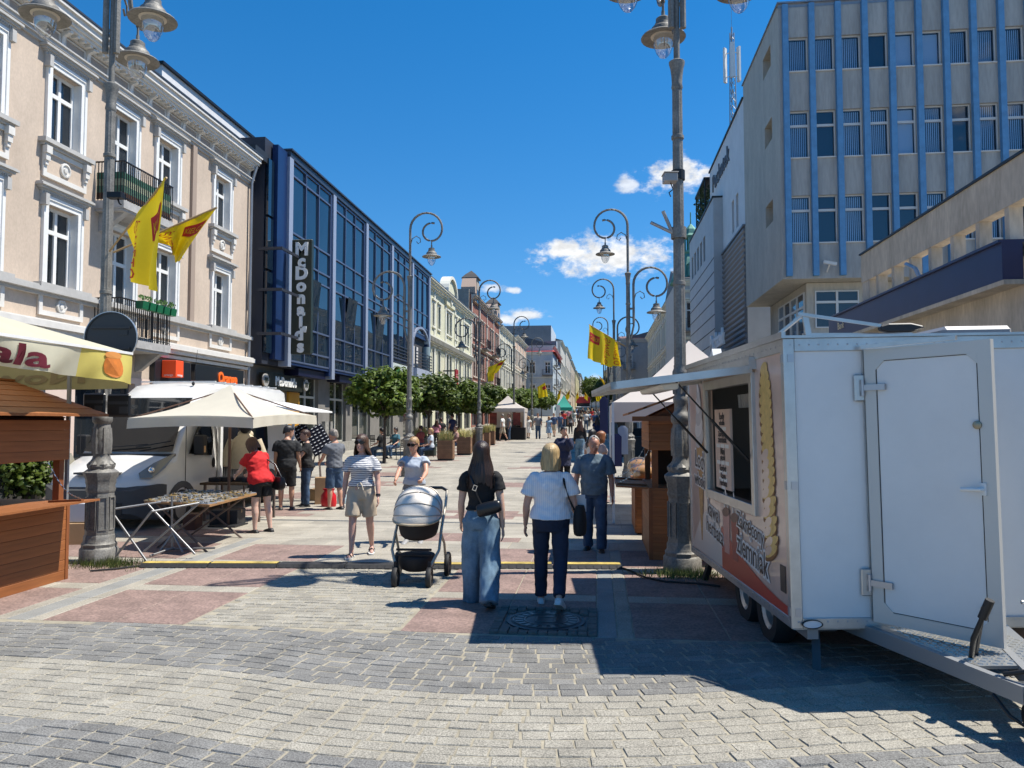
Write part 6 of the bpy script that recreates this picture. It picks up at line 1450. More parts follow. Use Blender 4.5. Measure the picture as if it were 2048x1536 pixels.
def east_stalls():
 gazebo('large off-white gazebo tent over the bread stall', .28, 3.4, 14.15, 17.4, 2.22, 3.5, m_tent, .36)
 # bread counter
 t = thing('bread_counter', 'plank-fronted wooden counter under the gazebo', 'counter', (.62, 12.75, 0)); W, D = 1.2, 1.3
 mb = MB(); mb.box(.02, W, .02, D, .03, .86); mb.build('core', M('hut_dark'), t)
 for sx, sy, rz, L in ((0, 0, 0, W), (0, D, -pi / 2, D)):
  z = .06
  while z < .8: plank(t, L, sx, sy, z, rz, .113); z += .115
 mb = MB(); mb.box(-.04, W, -.04, D, .86, .9); mb.build('worktop', m_plank, t)
 crust = M('bread_crust', (.42, .22, .08), .7, var=.35, vs=9); plast = glass_mat('plastic_wrap', (.97, .96, .93), .12, .15)
 for i, (x, y, z, s, lab) in enumerate(((.75, 12.95, 1.02, .2, 'round loaf in clear plastic at the front of the bread counter'), (.98, 13.1, 1.05, .2, 'second wrapped loaf on the bread counter beside the front one'), (.72, 13.6, 1.07, .23, 'big wrapped loaf at the far street corner of the counter'), (1.02, 13.9, 1.2, .2, 'loaf standing highest at the back of the bread counter'), (1.05, 12.9, .98, .15, 'small loaf close to the hut on the bread counter'))):
  t = thing('bread_loaf', lab, 'bread', (x, y, z if i != 3 else z), i); mb = MB(); mb.ell((0, 0, 0), (s, s * .85, s * .62), 16, 10); mb.build('loaf', crust, t, 60)
  mb = MB(); mb.ell((0, 0, .02), (s * 1.08, s * .95, s * .72), 10, 6); mb.build('wrapper', plast, t)
 t = thing('bread_box', 'wooden box carrying the highest loaf on the bread counter', 'box', (1.02, 13.9, .9)); mb = MB(); mb.box(-.2, .2, -.15, .15, 0, .18); mb.build('box', m_plank, t)
 t = thing('wicker_basket', 'wicker basket with dark cloth on the bread hut ledge', 'basket', (1.35, 10.72, .985)); mb = MB(); mb.loft([[(.16 * q * cos(a * pi / 10), .12 * q * sin(a * pi / 10), z) for a in range(20)] for q, z in ((.85, .0), (1, .1), (1.1, .22), (1.02, .22), (.95, .12))], cap=True); mb.build('basket', M('wicker', (.33, .2, .09), .8, var=.3, vs=30, bump=.6, bs=60), t, 50); mb = MB(); mb.ell((0, 0, .23), (.15, .11, .05)); mb.build('cloth', M('navy_cloth', (.03, .04, .1), .9), t, 60)
 # clothes and navy bags hanging at the back of the gazebo
 for k, (px, py, w_, h, c, lab) in enumerate(((1232, 900, .3, .8, (.02, .025, .09), 'navy garment hanging at the back of the gazebo'), (1246, 880, .25, .7, (.25, .3, .4), 'pale blue shirt hanging at the back of the gazebo'), (1208, 830, .3, 1.3, (.02, .025, .08), 'dark navy banner beside the gazebo'))):
  p = Pd(px, py, 19 if k < 2 else 27); t = thing('hanging_garment' if k < 2 else 'banner', lab, 'garment' if k < 2 else 'banner', p); mb = MB(); mb.loft([[(-w_ / 2 * q, -.03, z), (0, -.06, z), (w_ / 2 * q, -.03, z), (w_ / 2 * q, .03, z), (-w_ / 2 * q, .03, z)] for q, z in ((1, -h / 2), (.95, 0), (1, h * .4), (.4, h / 2))]); mb.build('cloth', M('hang_%d' % k, c, .85), t, 50); mb = MB(); mb.tube([(0, 0, h / 2), (0, 0, 2.3 + gz(p.y) - p.z if k < 2 else h / 2 + .1)], .006, 5); mb.build('hook', m_black, t)
east_stalls()
# ------------------------------------------------------------------ tents farther along
def far_tents():
 p = PG(978, 878); p = gp(985, 52); g = gz(p.y)
 t = gazebo('white market tent with two red posters on its front panel', p.x - .35, p.x + 2.15, p.y, p.y + 2.6, 2.15, 3.05, m_tent, .25, z0=g)
 mb = MB(); mb.box(.02, 2.48, 2.5, 2.52, .1, 2.1); mb.build('back_panel', m_tent, t); mb = MB(); mb.box(2.45, 2.47, .1, 2.5, .1, 2.1); mb.build('side_panel', m_tent, t)
 for x in (.15, 1.75): mb = MB(); mb.box(x, x + .5, -.02, -.01, 1.0, 1.85); q = mb.build('poster', M('red_poster', (.25, .04, .02), .6, var=.6, vs=2.5), t)
 mb = MB(); mb.box(.1, 2.6, -.5, .3, 0, .85); mb.build('counter', M('black_cloth', (.012, .011, .012), .9), t)
 p = gp(1113, 78); g = gz(p.y); tq = M('turquoise_canvas', (.03, .34, .27), .7); two_sided_translucent(tq, .3)
 t = gazebo('turquoise green market tent beyond the round-crowned trees', p.x - .2, p.x + 1.6, p.y, p.y + 2.5, 2.0, 3.3, tq, .3, z0=g)
 mb = MB(); mb.box(0, 1.8, .4, 2.4, 0, 1.0); mb.build('counter', M('dark_stock', (.03, .03, .03), .9), t)
 t = thing('banner', 'tall narrow white banner left of the turquoise tent', 'banner', gp(1116, 70)); mb = MB(); mb.box(-.2, .2, -.01, .01, .2, 2.3); mb.build('cloth', m_white, t); mb = MB(); mb.tube([(-.21, 0, 0), (-.21, 0, 2.4)], .012, 6); mb.build('pole', m_black, t)
 # red topped truck far up the street
 p = gp(1166, 118); t = thing('truck', 'dark truck with red top parked far up the street', 'truck', p)
 mb = MB(); mb.box(-1.1, 1.1, 0, 5, .5, 1.7); mb.build('body', M('truck_green', (.02, .04, .035), .4), t, bevel=.08, seg=2)
 mb = MB(); mb.box(-1.0, 1.0, -.02, -.01, 1.15, 1.62); mb.build('windscreen', m_glassd, t); mb = MB(); mb.box(-1.15, 1.15, .05, 5, 1.7, 1.85); mb.build('roof', m_white, t, bevel=.04)
 mb = MB(); mb.box(-1.1, 1.1, 1.5, 5, 2.4, 3.4); mb.build('red_top', M('truck_red', (.35, .02, .02), .5), t, bevel=.05); mb = MB(); mb.box(-1.0, 1.0, 1.6, 4.9, 1.85, 2.4); mb.build('frame', M('dark_stock'), t)
 for x in (-.95, .95):
  w_ = MB(Matrix.Translation((x, .9, .45)) @ Matrix.Rotation(pi / 2, 4, 'Y')); w_.lathe([(.2, -.12), (.42, -.12), (.45, 0), (.42, .12), (.2, .12)], 16); w_.build('wheel', M('van_rubber'), t, 40)
 # dark awnings and stalls along the east side
 for k, (px, d, c, lab) in enumerate(((1222, 33, (.02, .02, .05), 'dark navy stall roof behind the gazebo'), (1216, 47, (.05, .05, .055), 'charcoal stall roof farther behind the gazebo'), (1214, 62, (.10, .09, .08), 'grey-brown stall roof in the line of east stalls'), (1206, 80, (.03, .03, .035), 'farthest dark stall roof in the line of east stalls'))):
  p = gp(px, d); mt = M('awn_%d' % k, c, .8); gazebo(lab, p.x, p.x + 2.6, p.y, p.y + 2.6, 2.15, 2.75, mt, .25, z0=gz(p.y), name='market_stall', cat='stall')
  mb = MB(); mb.box(.3, 2.4, .4, 2.4, 0, .9); q = mb.build('counter', M('dark_stock'), [o for o in bpy.data.objects if o.get('label') == lab][0])
far_tents()
# ------------------------------------------------------------------ cable ramp, cables, tufts of grass
def ground_bits():
 rub = M('ramp_rubber', (.022, .022, .023), .75, var=.3, vs=9); yel = M('ramp_yellow', (.43, .32, .08), .75, var=.45, vs=5)
 A = PG(288, 1137); B = PG(1243, 1141); n = 7; d = (B - A) / n; L = d.length; a = atan2(d.y, d.x)
 labs = ['first yellow-lidded cable ramp section beside the empty trestle', 'second yellow-lidded cable ramp section from the empty trestle', 'cable ramp section with its lid missing, left of the walking woman', 'black cable ramp section under the walking woman in stripes', 'cable ramp section in front of the pram', 'yellow-lidded cable ramp section between the two women seen from behind', 'last yellow-lidded cable ramp section at the food trailer end']
 r2 = random.Random(3)
 for i in range(n):
  p = A + d * i + Vector((0, r2.uniform(-.03, .03), .034)); t = thing('cable_ramp', labs[i], 'cable ramp', p, a + r2.uniform(-.015, .015), 'cable ramp sections across the street')
  mb = MB(); mb.prism([(0.01, -.14, 0), (.01, -.09, .045), (.01, .09, .045), (.01, .14, 0)], (L - .02, 0, 0)); mb.build('ramp', rub, t)
  for k in range(9): mb = MB(); mb.prism([(.03 + k * L / 9, -.135, .006), (.03 + k * L / 9, -.095, .043), (.03 + k * L / 9, -.098, .049), (.03 + k * L / 9, -.142, .01)], (L / 9 - .035, 0, 0)); mb.build('tread', rub, t)
  if i not in (2, 3): mb = MB(); mb.box(.015, L - .015, -.06, .06, .045, .055); mb.build('lid', yel, t, bevel=.005)
 for lab, pts in (('black cable leaving the cable ramp towards the food trailer', [(1238, 1142), (1262, 1150), (1290, 1163), (1330, 1172), (1400, 1176), (1440, 1182)]), ('black cable from the west lamp grass to the cable ramp', [(180, 1150), (230, 1146), (290, 1138)])):
  t = thing('cable', lab, 'cable', (0, 0, 0)); mb = MB(); mb.tube([PG(*p) + Vector((0, 0, .05)) for p in pts], .012, 6); mb.build('sheath', M('van_rubber'), t, 60)
 gm = [M('tuft_%d' % i, c, .7) for i, c in enumerate(((.10, .15, .03), (.17, .2, .05), (.06, .1, .02)))]
 for c, rx, ry, nn, lab in ((L1 + Vector((.3, -.25, 0)), .55, .3, 900, 'tuft of grass growing round the west lamp foot'), (R1 + Vector((.0, -.3, 0)), .5, .22, 800, 'tuft of grass growing round the east lamp foot')):
  t = thing('grass_tuft', lab, 'grass', (c.x, c.y, .03)); g = MB()
  for _ in range(nn):
   x, y = r2.gauss(0, .45) * rx, r2.gauss(0, .45) * ry; h = r2.uniform(.03, .13); l = r2.uniform(0, .08); an = r2.uniform(0, 6.28); w_ = .004; g.mi = r2.randrange(3)
   g.add([(x - w_, y, 0), (x + w_, y, 0), (x + cos(an) * l, y + sin(an) * l, h)], [(0, 1, 2)])
  g.build('blades', gm, t)['kind'] = 'stuff'
 mb = MB(); mb.box(-.36, .36, -.36, .36, 0, .05)
 for L_, lab in ((L1, 'west'), (R1, 'east')): pass
 # red shopping bag and water bottles
 p = PG(657, 1016); t = thing('shopping_bag', 'bright red plastic shopping bag standing on the ground', 'bag', p); E = lambda rx, ry, z, n=16: [(rx * cos(2 * pi * k / n) * (1 + .12 * sin(k * 3 + z * 20)), ry * sin(2 * pi * k / n), z) for k in range(n)]
 mb = MB(); mb.loft([E(.15, .1, .03), E(.17, .12, .12), E(.15, .1, .28), E(.1, .06, .36), E(.13, .05, .42)]); mb.build('bag', M('red_plastic', (.55, .012, .02), .35), t, 60)
 p = PG(684, 1010); t = thing('bottle_pack', 'clear plastic water bottles standing behind the striped woman', 'bottles', p); mb = MB()
 for x in (-.06, .06): mb.lathe([(.05, .03), (.055, .1), (.05, .2), (.02, .27), (.02, .3)], 12, (x, 0, 0))
 mb.build('bottle', M('pale_blue_plastic', (.45, .6, .66), .15), t, 40)
ground_bits()
# ================================================================== food trailer
def food_trailer():
 t = thing('food_trailer', 'white food trailer with open serving hatch, open door and printed side', 'trailer', (1.43, 5.945, 0), R(5.45)); t.rotation_euler = (0, -R(.8), R(5.45))
 al = M('trailer_aluminium', (.52, .52, .51), .35, .75, var=.12, vs=5); wh = M('trailer_white', (.72, .715, .70), .38, var=.05, vs=1.5)
 gal = M('galvanised'); blk = M('black_plastic', (.012, .012, .013), .5)
 W, D, z0, z1 = 2.15, 3.4, .33, 2.48
 hy0, hy1, hz0, hz1 = .86, 2.45, 1.15, 2.22          # serving hatch in the street side
 # street-side wall, print and opening
 pk = M('print_peach', (.62, .43, .34), .28, coat=.3, var=.25, vs=1.3);
 mb = MB(Matrix.Translation((0, D, 0)) @ Matrix.Rotation(-pi / 2, 4, 'Z')); wall_mb(mb, .03, D - .05, z0 + .07, z1 - .1, [(D - hy1, D - hy0, hz0, hz1)], .05); mb.build('printed_side', pk, t)
 for a, b, c, d, nm in ((0, D, z0, z0 + .075, 'bottom_rail'), (0, D, z1 - .1, z1, 'top_rail')):
  mb = MB(); mb.box(-.012, .05, a, b, c, d); mb.build(nm, al, t, bevel=.004)
 mb = MB(); mb.box(-.014, .07, -.014, .06, z0, z1); mb.build('corner_post', al, t, bevel=.006); mb = MB(); mb.box(-.012, .04, D - .05, D + .01, z0, z1); mb.build('corner_post', al, t, bevel=.006)
 for z in (.42, 1.35, 2.3):
  mb = MB(); mb.box(.015, .06, -.02, -.014, z, z + .06); mb.box(-.02, -.014, .01, .05, z, z + .06); mb.build('corner_bracket', M('steel_grey'), t)
 # front wall pieces around the doorway
 dx0, dx1 = .60, 1.47
 for a, b in ((.07, dx0 - .03), (dx1 + .03, W - .07)): mb = MB(); mb.box(a, b, 0, .04, z0 + .08, z1 - .1); mb.build('front_panel', wh, t)
 mb = MB(); mb.box(.07, W, -.012, .05, z1 - .1, z1); mb.build('front_top_rail', al, t, bevel=.004); mb = MB(); mb.box(.07, W, -.014, .05, z0, z0 + .08); mb.build('front_bottom_rail', al, t, bevel=.004)
 mb = MB(); mb.box(W - .07, W + .01, -.014, .06, z0, z1); mb.build('corner_post', al, t, bevel=.006)
 mb = MB(); mb.box(dx0 - .03, dx0, -.02, .06, z0 + .06, z1 - .1); mb.box(dx1, dx1 + .03, -.02, .06, z0 + .06, z1 - .1); mb.build('door_jamb', al, t)
 # roof, far and east walls, floor
 mb = MB(); mb.box(0, W, 0, D, z1 - .03, z1); mb.box(W - .03, W, .05, D, z0, z1 - .03); mb.box(.0, W - .03, D - .03, D, z0, z1 - .03); mb.box(.02, W - .03, .05, D - .03, z0 - .02, z0 + .03); mb.build('shell', wh, t)
 mb = MB(); mb.box(-.03, W, -.03, D + .03, z1, z1 + .02); mb.box(-.03, -.0, -.03, D + .03, z1 + .02, z1 + .05); mb.build('roof_edge', al, t)
 mb = MB()
 for i in range(30): f = (i + .5) / 30; mb.ell((-.014, D * f, z0 + .05), (.004, .008, .008), 6, 4); mb.ell((-.014, D * f, z1 - .05), (.004, .008, .008), 6, 4); mb.ell((W * f, -.015, z0 + .055), (.007, .004, .007), 6, 4); mb.ell((W * f, -.013, z1 - .05), (.007, .004, .007), 6, 4)
 mb.build('rivets', M('steel_grey'), t)['kind'] = 'stuff'
 # oval marker light
 mb = MB(Matrix.Translation((.13, -.02, z0 + .04)) @ Matrix.Rotation(pi / 2, 4, 'X')); mb.lathe([(.0, 0), (.06, 0), (.06, .012), (.0, .014)], 24, sx=1.15, sy=.45); l = mb.build('marker_light', M('clear_lens', (.7, .7, .72), .15), t, 30)
 mb = MB(Matrix.Translation((.13, -.02, z0 + .04)) @ Matrix.Rotation(pi / 2, 4, 'X')); mb.lathe([(.06, 0), (.066, 0), (.066, .02), (.06, .02)], 24, sx=1.15, sy=.48); mb.build('bezel', blk, l)
 # door standing open towards the camera
 dw = dx1 - dx0; T = Matrix.Translation((dx0, -.02, 0)) @ Matrix.Rotation(-R(54), 4, 'Z'); db, dt = z0 + .06, z1 - .1
 mb = MB(T); mb.box(.07, dw - .07, -.03, .0, db + .08, dt - .08); d = mb.build('door', wh, t)
 mb = MB(T); frame_mb(mb, 0, dw, db, dt, .085, -.036, .008); mb.build('door_frame', M('door_frame_grey', (.56, .55, .52), .4, .15), d)
 mb = MB(T)
 for (x, z, sx, sz) in ((.085, db + .085, 1, 1), (dw - .085, db + .085, -1, 1), (.085, dt - .085, 1, -1), (dw - .085, dt - .085, -1, -1)):
  mb.prism([(x, -.033, z), (x + sx * .07, -.033, z), (x, -.033, z + sz * .07)], (0, -.004, 0))
 o = mb.build('door_corner', M('door_frame_grey'), d); o['kind'] = 'stuff'
 mb = MB(T); q = .016; frame_mb(mb, .088, dw - .088, db + .088, dt - .088, .004, -.034, -.03); mb.build('door_seal', blk, d)
 mb = MB(); mb.bar((dx0 - .05, -.06, dt + .02), T @ Vector((dw * .75, -.02, dt + .03)), .03); mb.build('door_canopy_rail', al, t)
 for z in (db + .28, dt - .28):
  mb = MB(T); mb.box(-.03, .16, -.055, -.036, z - .022, z + .022); mb.tube([(-.01, -.05, z - .06), (-.01, -.05, z + .06)], .014, 8); h = mb.build('hinge', M('steel_grey'), d)
  mb = MB(); mb.box(dx0 - .1, dx0 - .015, -.03, -.014, z - .1, z + .1); mb.build('hinge_plate', al, t, bevel=.015)
 mb = MB(T); mb.box(dw - .1, dw - .06, -.05, -.036, 1.36, 1.44); mb.tube([(dw - .08, -.05, 1.4), (dw - .08, -.085, 1.4), (dw - .2, -.085, 1.395)], .014, 8); mb.build('handle', m_white, d, 50)
 for z in (1.82, .62): mb = MB(T @ Matrix.Translation((dw - .1, -.034, z)) @ Matrix.Rotation(pi / 2, 4, 'X')); mb.lathe([(0, 0), (.028, 0), (.028, .012), (.012, .016), (0, .016)], 16); mb.build('lock', M('brass_steel', (.3, .27, .2), .35, .8), d, 40)
 # dim interior seen through the hatch
 inn = M('trailer_inside', (.16, .155, .15), .6)
 mb = MB(); mb.box(.06, .9, hy0 - .4, hy1 + .3, hz0 - .06, hz0 - .03); mb.build('serving_counter', M('dark_counter', (.05, .03, .02), .5), t)
 mb = MB(); mb.box(W - .05, W - .04, .1, D - .1, z0, z1); mb.box(.05, W - .05, D - .05, D - .04, z0, z1); mb.build('lining', inn, t)
 mb = MB(); mb.box(1.6, 2.0, 1.2, 1.9, hz0, hz0 + .75); mb.build('oven', blk, t, bevel=.02); mb = MB(); mb.box(1.5, 1.9, 2.1, 2.8, hz0, hz0 + .3); mb.build('card_box', M('brown_carton', (.2, .12, .05), .8), t)
 for k in range(16):
  y = hy0 + .25 + k * .09; mb = MB(); mb.loft([[(.35 + .03 * cos(a) * q, y + .03 * sin(a) * q, z) for a in [2 * pi * j / 10 for j in range(10)]] for q, z in ((.7, 2.0), (1, 2.14))]); mb.build('hanging_cup', M('clear_plastic', (.5, .52, .53), .15), t, 60)
 for k, c in enumerate(((.6, .5, .05), (.6, .02, .03), (.7, .7, .7))): mb = MB(); mb.box(.28, .31, 1.0 + k * .12, 1.1 + k * .12, 2.06, 2.14); mb.build('pennant', M('pennant_%d' % k, c, .6), t)
 # hatch frame and flap
 mb = MB(Matrix.Translation((0, D, 0)) @ Matrix.Rotation(-pi / 2, 4, 'Z')); frame_mb(mb, D - hy1 - .09, D - hy0 + .09, hz0 - .09, hz1 + .06, .09, -.03, .04); mb.build('hatch_frame', al, t, bevel=.004)
 fw = 1.2; ang = -R(6); Tf = Matrix.Translation((-.03, 0, hz1 + .08)) @ Matrix.Rotation(ang, 4, 'Y')
 mb = MB(Tf); mb.box(-fw, 0, hy0 - .12, hy1 + .14, -.0, .03); f = mb.build('flap', wh, t)
 mb = MB(Tf); mb.box(-fw, -fw + .05, hy0 - .13, hy1 + .15, -.03, .034); mb.box(-fw, 0, hy0 - .13, hy0 - .09, -.03, .034); mb.box(-fw, 0, hy1 + .11, hy1 + .15, -.03, .034); mb.build('flap_frame', al, f)
 mb = MB(); mb.box(-.06, .0, hy0 - .15, hy1 + .16, hz1 + .08, hz1 + .18); mb.build('flap_hinge', al, t)
 mb = MB(Tf); mb.loft([[(x, y, -.03 - z) for x, z in ((-.75, .0), (-.73, .05), (-.6, .06), (-.58, 0))] for y in (hy0 + .05, hy1 - .3)]); mb.build('light_strip', m_white, f, bevel=.01)
 for y in (hy0 + .06, hy1 - .06):
  a = Tf @ Vector((-.62, y, -.01)); b = Vector((-.03, y, hz0 + .38)); m_ = a.lerp(b, .5); mb = MB(); mb.tube([a, m_], .008, 6); mb.tube([m_, b], .013, 8); mb.build('gas_strut', blk, t)
 # menu board hanging in the hatch
 Rl = (pi / 2, 0, -pi / 2)
 my0, my1, mz0, mz1 = 1.55, 2.12, 1.2, 1.98; mb = MB(); mb.box(-.012, .012, my0, my1, mz0, mz1); mn = mb.build('menu_board', M('menu_peach', (.62, .46, .38), .6), t)
 ink = M('print_ink', (.03, .025, .03), .6); yc = (my0 + my1) / 2
 for body, s, z in (('Lody', .085, 1.91), ('włoskie', .06, 1.845), ('Zakręcony', .06, 1.735), ('ziemniak', .08, 1.68), ('Mini', .085, 1.565), ('pączki', .06, 1.505), ('Sorbet', .08, 1.40), ('Kawa', .075, 1.325), ('Herbata', .075, 1.255)): text(body, s * 1.12, ink, mn, (-.016, yc, z), Rl, .001, .002)
 for z, n in ((1.79, 2), (1.62, 3), (1.455, 3), (1.365, 2), (1.29, 2), (1.215, 1)):
  for k in range(n): mb = MB(); y = yc + (k - (n - 1) / 2) * .16; mb.box(-.016, -.0125, y - .065, y + .065, z - .018, z + .018); mb.build('price_tag', m_white, mn)
 # printed pictures on the side: spiral potato, cone, cups, lettering, red swoosh
 x = -.004
 po = M('print_potato', (.66, .42, .12), .4, var=.2, vs=14); pd = M('print_potato_skin', (.22, .085, .02), .5)
 def disc(yc_, zc, ry, rz_, mat, nm, par, tilt=0, off=0, n=24, a0=0, a1=2 * pi):
  mb = MB(); pts = []
  for k in range(n + 1 if a1 - a0 < 6.2 else n):
   a = a0 + (a1 - a0) * k / n; u, v = ry * cos(a), rz_ * sin(a); pts.append((x - off, yc_ + u * cos(tilt) - v * sin(tilt), zc + u * sin(tilt) + v * cos(tilt)))
  mb.add(pts, [tuple(range(len(pts)))]); return mb.build(nm, mat, par)
 grp = MB(); grp.box(x - .001, x, .1, .12, z1 - .16, z1 - .14); pot = grp.build('potato_print', pk, t)
 n = 20
 for k in range(n):
  f = k / (n - 1); zc = z1 - .2 - 1.46 * f; rr_ = .17 if k > 2 else .1 + .03 * k; yc_ = .5 - .1 * f + (.03 * (k % 2) if k > 12 else 0); rz_ = .062 - .02 * f
  o2 = .001 + k * .0003
  disc(yc_, zc - .02, rr_, rz_, pd, 'slice_edge', pot, R(-12 - 10 * f), o2); disc(yc_ - .006, zc + .006, rr_ * .94, rz_ * .86, po, 'slice', pot, R(-12 - 10 * f), o2 + .0002)
  if k > 8: disc(yc_ + .07, zc + .0, rr_ * .55, rz_ * .8, pk, 'slice_gap', pot, R(-20), o2 + .0003)
 # cone
 icec = M('print_cream', (.66, .62, .58), .45); waf = M('print_waffle', (.46, .25, .09), .5, var=.3, vs=25)
 cy_ = 2.85
 mb = MB(); mb.add([(x - .002, cy_ - .17, 1.62), (x - .002, cy_ + .17, 1.62), (x - .002, cy_ + .12, 1.2), (x - .002, cy_ + .02, .55), (x - .002, cy_ - .02, .55), (x - .002, cy_ - .12, 1.2)], [(0, 1, 2, 3, 4, 5)]); cone = mb.build('cone_print', waf, t)
 for k, (zc, ry, rz_) in enumerate(((1.68, .21, .1), (1.8, .2, .1), (1.92, .17, .1), (2.05, .13, .1), (2.16, .08, .09), (2.24, .035, .06))): disc(cy_ + .02 * (k % 2), zc, ry, rz_, icec if k % 2 else M('print_cream_shade', (.5, .47, .45), .45), 'swirl', cone, R(-18), .003 + k * .0006)
 wt = M('print_white', (.72, .70, .68), .4)
 def label_(body, s, y, z, rot=0, sx=1):
  r_ = (pi / 2, 0, -pi / 2)
  a = text(body, s, wt, t, (x - .003, y, z), r_, .0006, s * .085, sx=sx); b = text(body, s, M('print_brown', (.045, .028, .024), .5), t, (x - .0055, y, z), r_, .0006, s * .004, sx=sx)
  for o in (a, b): o.rotation_euler = (Matrix.Rotation(-pi / 2, 3, 'Z') @ Matrix.Rotation(pi / 2, 3, 'X') @ Matrix.Rotation(rot, 3, 'Z')).to_euler()
 label_('Lody', .27, 2.83, 1.42, R(-4)); label_('włoskie', .2, 2.83, 1.2, R(-4))
 label_('kawa', .23, 2.32, .92, R(-6)); label_('herbata', .23, 2.27, .73, R(-6))
 label_('Zakręcony', .2, 1.02, .93, R(-5), .9); label_('ziemniak', .285, .98, .71, R(-5), .9)
 # two paper cups and splashes (plain)
 for k, (yc_, zc, c) in enumerate(((1.8, .78, (.55, .26, .22)), (1.5, .76, (.33, .05, .04)))):
  mb = MB(); o2 = x - .002 - k * .001; mb.add([(o2, yc_ - .13, zc + .2), (o2, yc_ + .13, zc + .2), (o2, yc_ + .09, zc - .2), (o2, yc_ - .09, zc - .2)], [(0, 1, 2, 3)]); cup = mb.build('cup_print', M('print_cup_%d' % k, c, .45), t)
  disc(yc_, zc + .2, .135, .045, M('print_lid', (.10, .02, .02), .4), 'cup_lid', cup, R(-8), .005)
  for q in range(3): disc(yc_ + .05 - q * .06, zc + .3 + .05 * (q % 2), .025, .09, icec, 'splash', cup, R(-10), .004)
 red = M('print_red', (.50, .055, .03), .35)
 mb = MB(); pts = []
 for k in range(13): f = k / 12; y = 2.0 - 1.9 * f; pts.append((y, .62 - .2 * sin(f * pi / 2) * 1.0 + .0))
 top = [(x - .001, y, max(z, .41)) for y, z in [(2.0 - 1.95 * k / 12, .78 * (1 - k / 12) ** 1.7 * .45 + .47) for k in range(13)]]; bot = [(x - .001, 2.0 - 1.95 * k / 12, .405) for k in range(13)]
 mb.add(top + bot, [(k, k + 1, 14 + k, 13 + k) for k in range(12)]); mb.build('red_swoosh', red, t)
 mb = MB(); mb.add([(x - .0006, 3.35 - 1.5 * k / 12, .42 + .5 * sin(pi * k / 14)) for k in range(13)] + [(x - .0006, 1.85, .42)], [tuple(range(14))]); mb.build('white_swoosh', M('print_offwhite', (.62, .54, .48), .35), t)
 mb = MB(); mb.box(x - .003, x, .12, .24, .56, .76); mb.build('data_label', M('print_dark_label', (.03, .03, .03), .4), t)
 # chassis: axles, wheels, legs, drawbar, jack
 for y in (.82, 1.5):
  w_ = MB(Matrix.Translation((.14, y, .285)) @ Matrix.Rotation(pi / 2, 4, 'Y')); w_.lathe([(.17, -.08), (.27, -.085), (.285, -.05), (.285, .05), (.27, .085), (.17, .08)], 32); o = w_.build('wheel', M('van_rubber'), t, 40)
  w_ = MB(Matrix.Translation((.14, y, .285)) @ Matrix.Rotation(-pi / 2, 4, 'Y')); w_.lathe([(.02, .03), (.06, .035), (.07, .0), (.13, .0), (.14, .05), (.175, .075), (.178, -.02)], 24); w_.build('rim', al, o, 40)
  mb = MB(); mb.tube([(.2, y, .28), (W - .2, y, .28)], .04, 8); mb.build('axle', gal, t)
  w_ = MB(Matrix.Translation((W - .14, y, .285)) @ Matrix.Rotation(pi / 2, 4, 'Y')); w_.lathe([(.17, -.08), (.285, -.08), (.285, .08), (.17, .08)], 24); w_.build('wheel', M('van_rubber'), t, 40)
 mb = MB(); mb.box(.12, .2, .05, D - .1, z0 - .09, z0 - .0); mb.box(W - .2, W - .12, .05, D - .1, z0 - .09, z0); mb.build('chassis_beam', gal, t)
 for (a, b) in (((.22, .16, z0 - .04), (.17, .02, .02)), ((.14, D - .35, z0 - .02), (.1, D - .15, .03))):
  mb = MB(); mb.bar(a, b, .06, .05); mb.box(b[0] - .05, b[0] + .05, b[1] - .04, b[1] + .04, .0, .02) if a[1] < 1 else None; mb.cb((a[0] + .02, a[1] - .04, z0 - .01), (.2, .12, .05)); mb.build('steady_leg', M('dark_steel', (.07, .072, .075), .5, .6), t)
 hx, hy = .88, -1.45; ly = hy + .42
 for s in (-1, 1): mb = MB(); mb.bar((.98 + s * .5, .3, z0 - .03), (hx + s * .05, hy + .1, z0 - .02), .05, .1); mb.build('drawbar', gal, t)
 mb = MB(); mb.prism([(.55, -.02, z0 - .0), (1.55, -.02, z0 - .0), (1.4, -.5, z0 - .0), (1.3, -.95, z0 - .0), (.8, -.95, z0 - .0)], (0, 0, .02)); pl = mb.build('checker_plate', M('checker_aluminium', (.6, .6, .58), .3, .8), t)
 mb = MB()
 for i in range(16):
  for j in range(18):
   xx, yy = .7 + i * .045, -.06 - j * .05
   if .58 - yy * .24 < xx < 1.5 + yy * .24: mb.cb((xx, yy, z0 + .022), (.032, .01, .006), Matrix.Rotation(R(45 if (i + j) % 2 else -45), 3, 'Z'))
 mb.build('tread_pattern', M('checker_aluminium'), pl)['kind'] = 'stuff'
 mb = MB(); mb.bar((hx, hy + .22, z0 - .02), (hx, hy - .12, z0 - .02), .11, .09); mb.lathe([(.05, z0 - .1), (.055, z0 - .04), (.05, z0 + .02)], 12, (hx, hy - .16, 0)); mb.build('coupling', M('dark_steel'), t, bevel=.01)
 mb = MB(); mb.tube([(hx - .03, ly + .25, z0), (hx - .06, ly + .16, z0 + .16), (hx - .02, ly + .1, z0 + .34)], [.018, .018, .014], 8); mb.tube([(hx - .03, ly + .11, z0 + .3), (hx - .0, ly + .07, z0 + .42)], .028, 10); mb.build('handbrake_lever', blk, t, 50)
 mb = MB(); mb.tube([(hx + .03, ly + .3, z0 + .02), (hx - .01, ly + .14, z0 + .3)], .012, 6); mb.build('lever_link', blk, t)
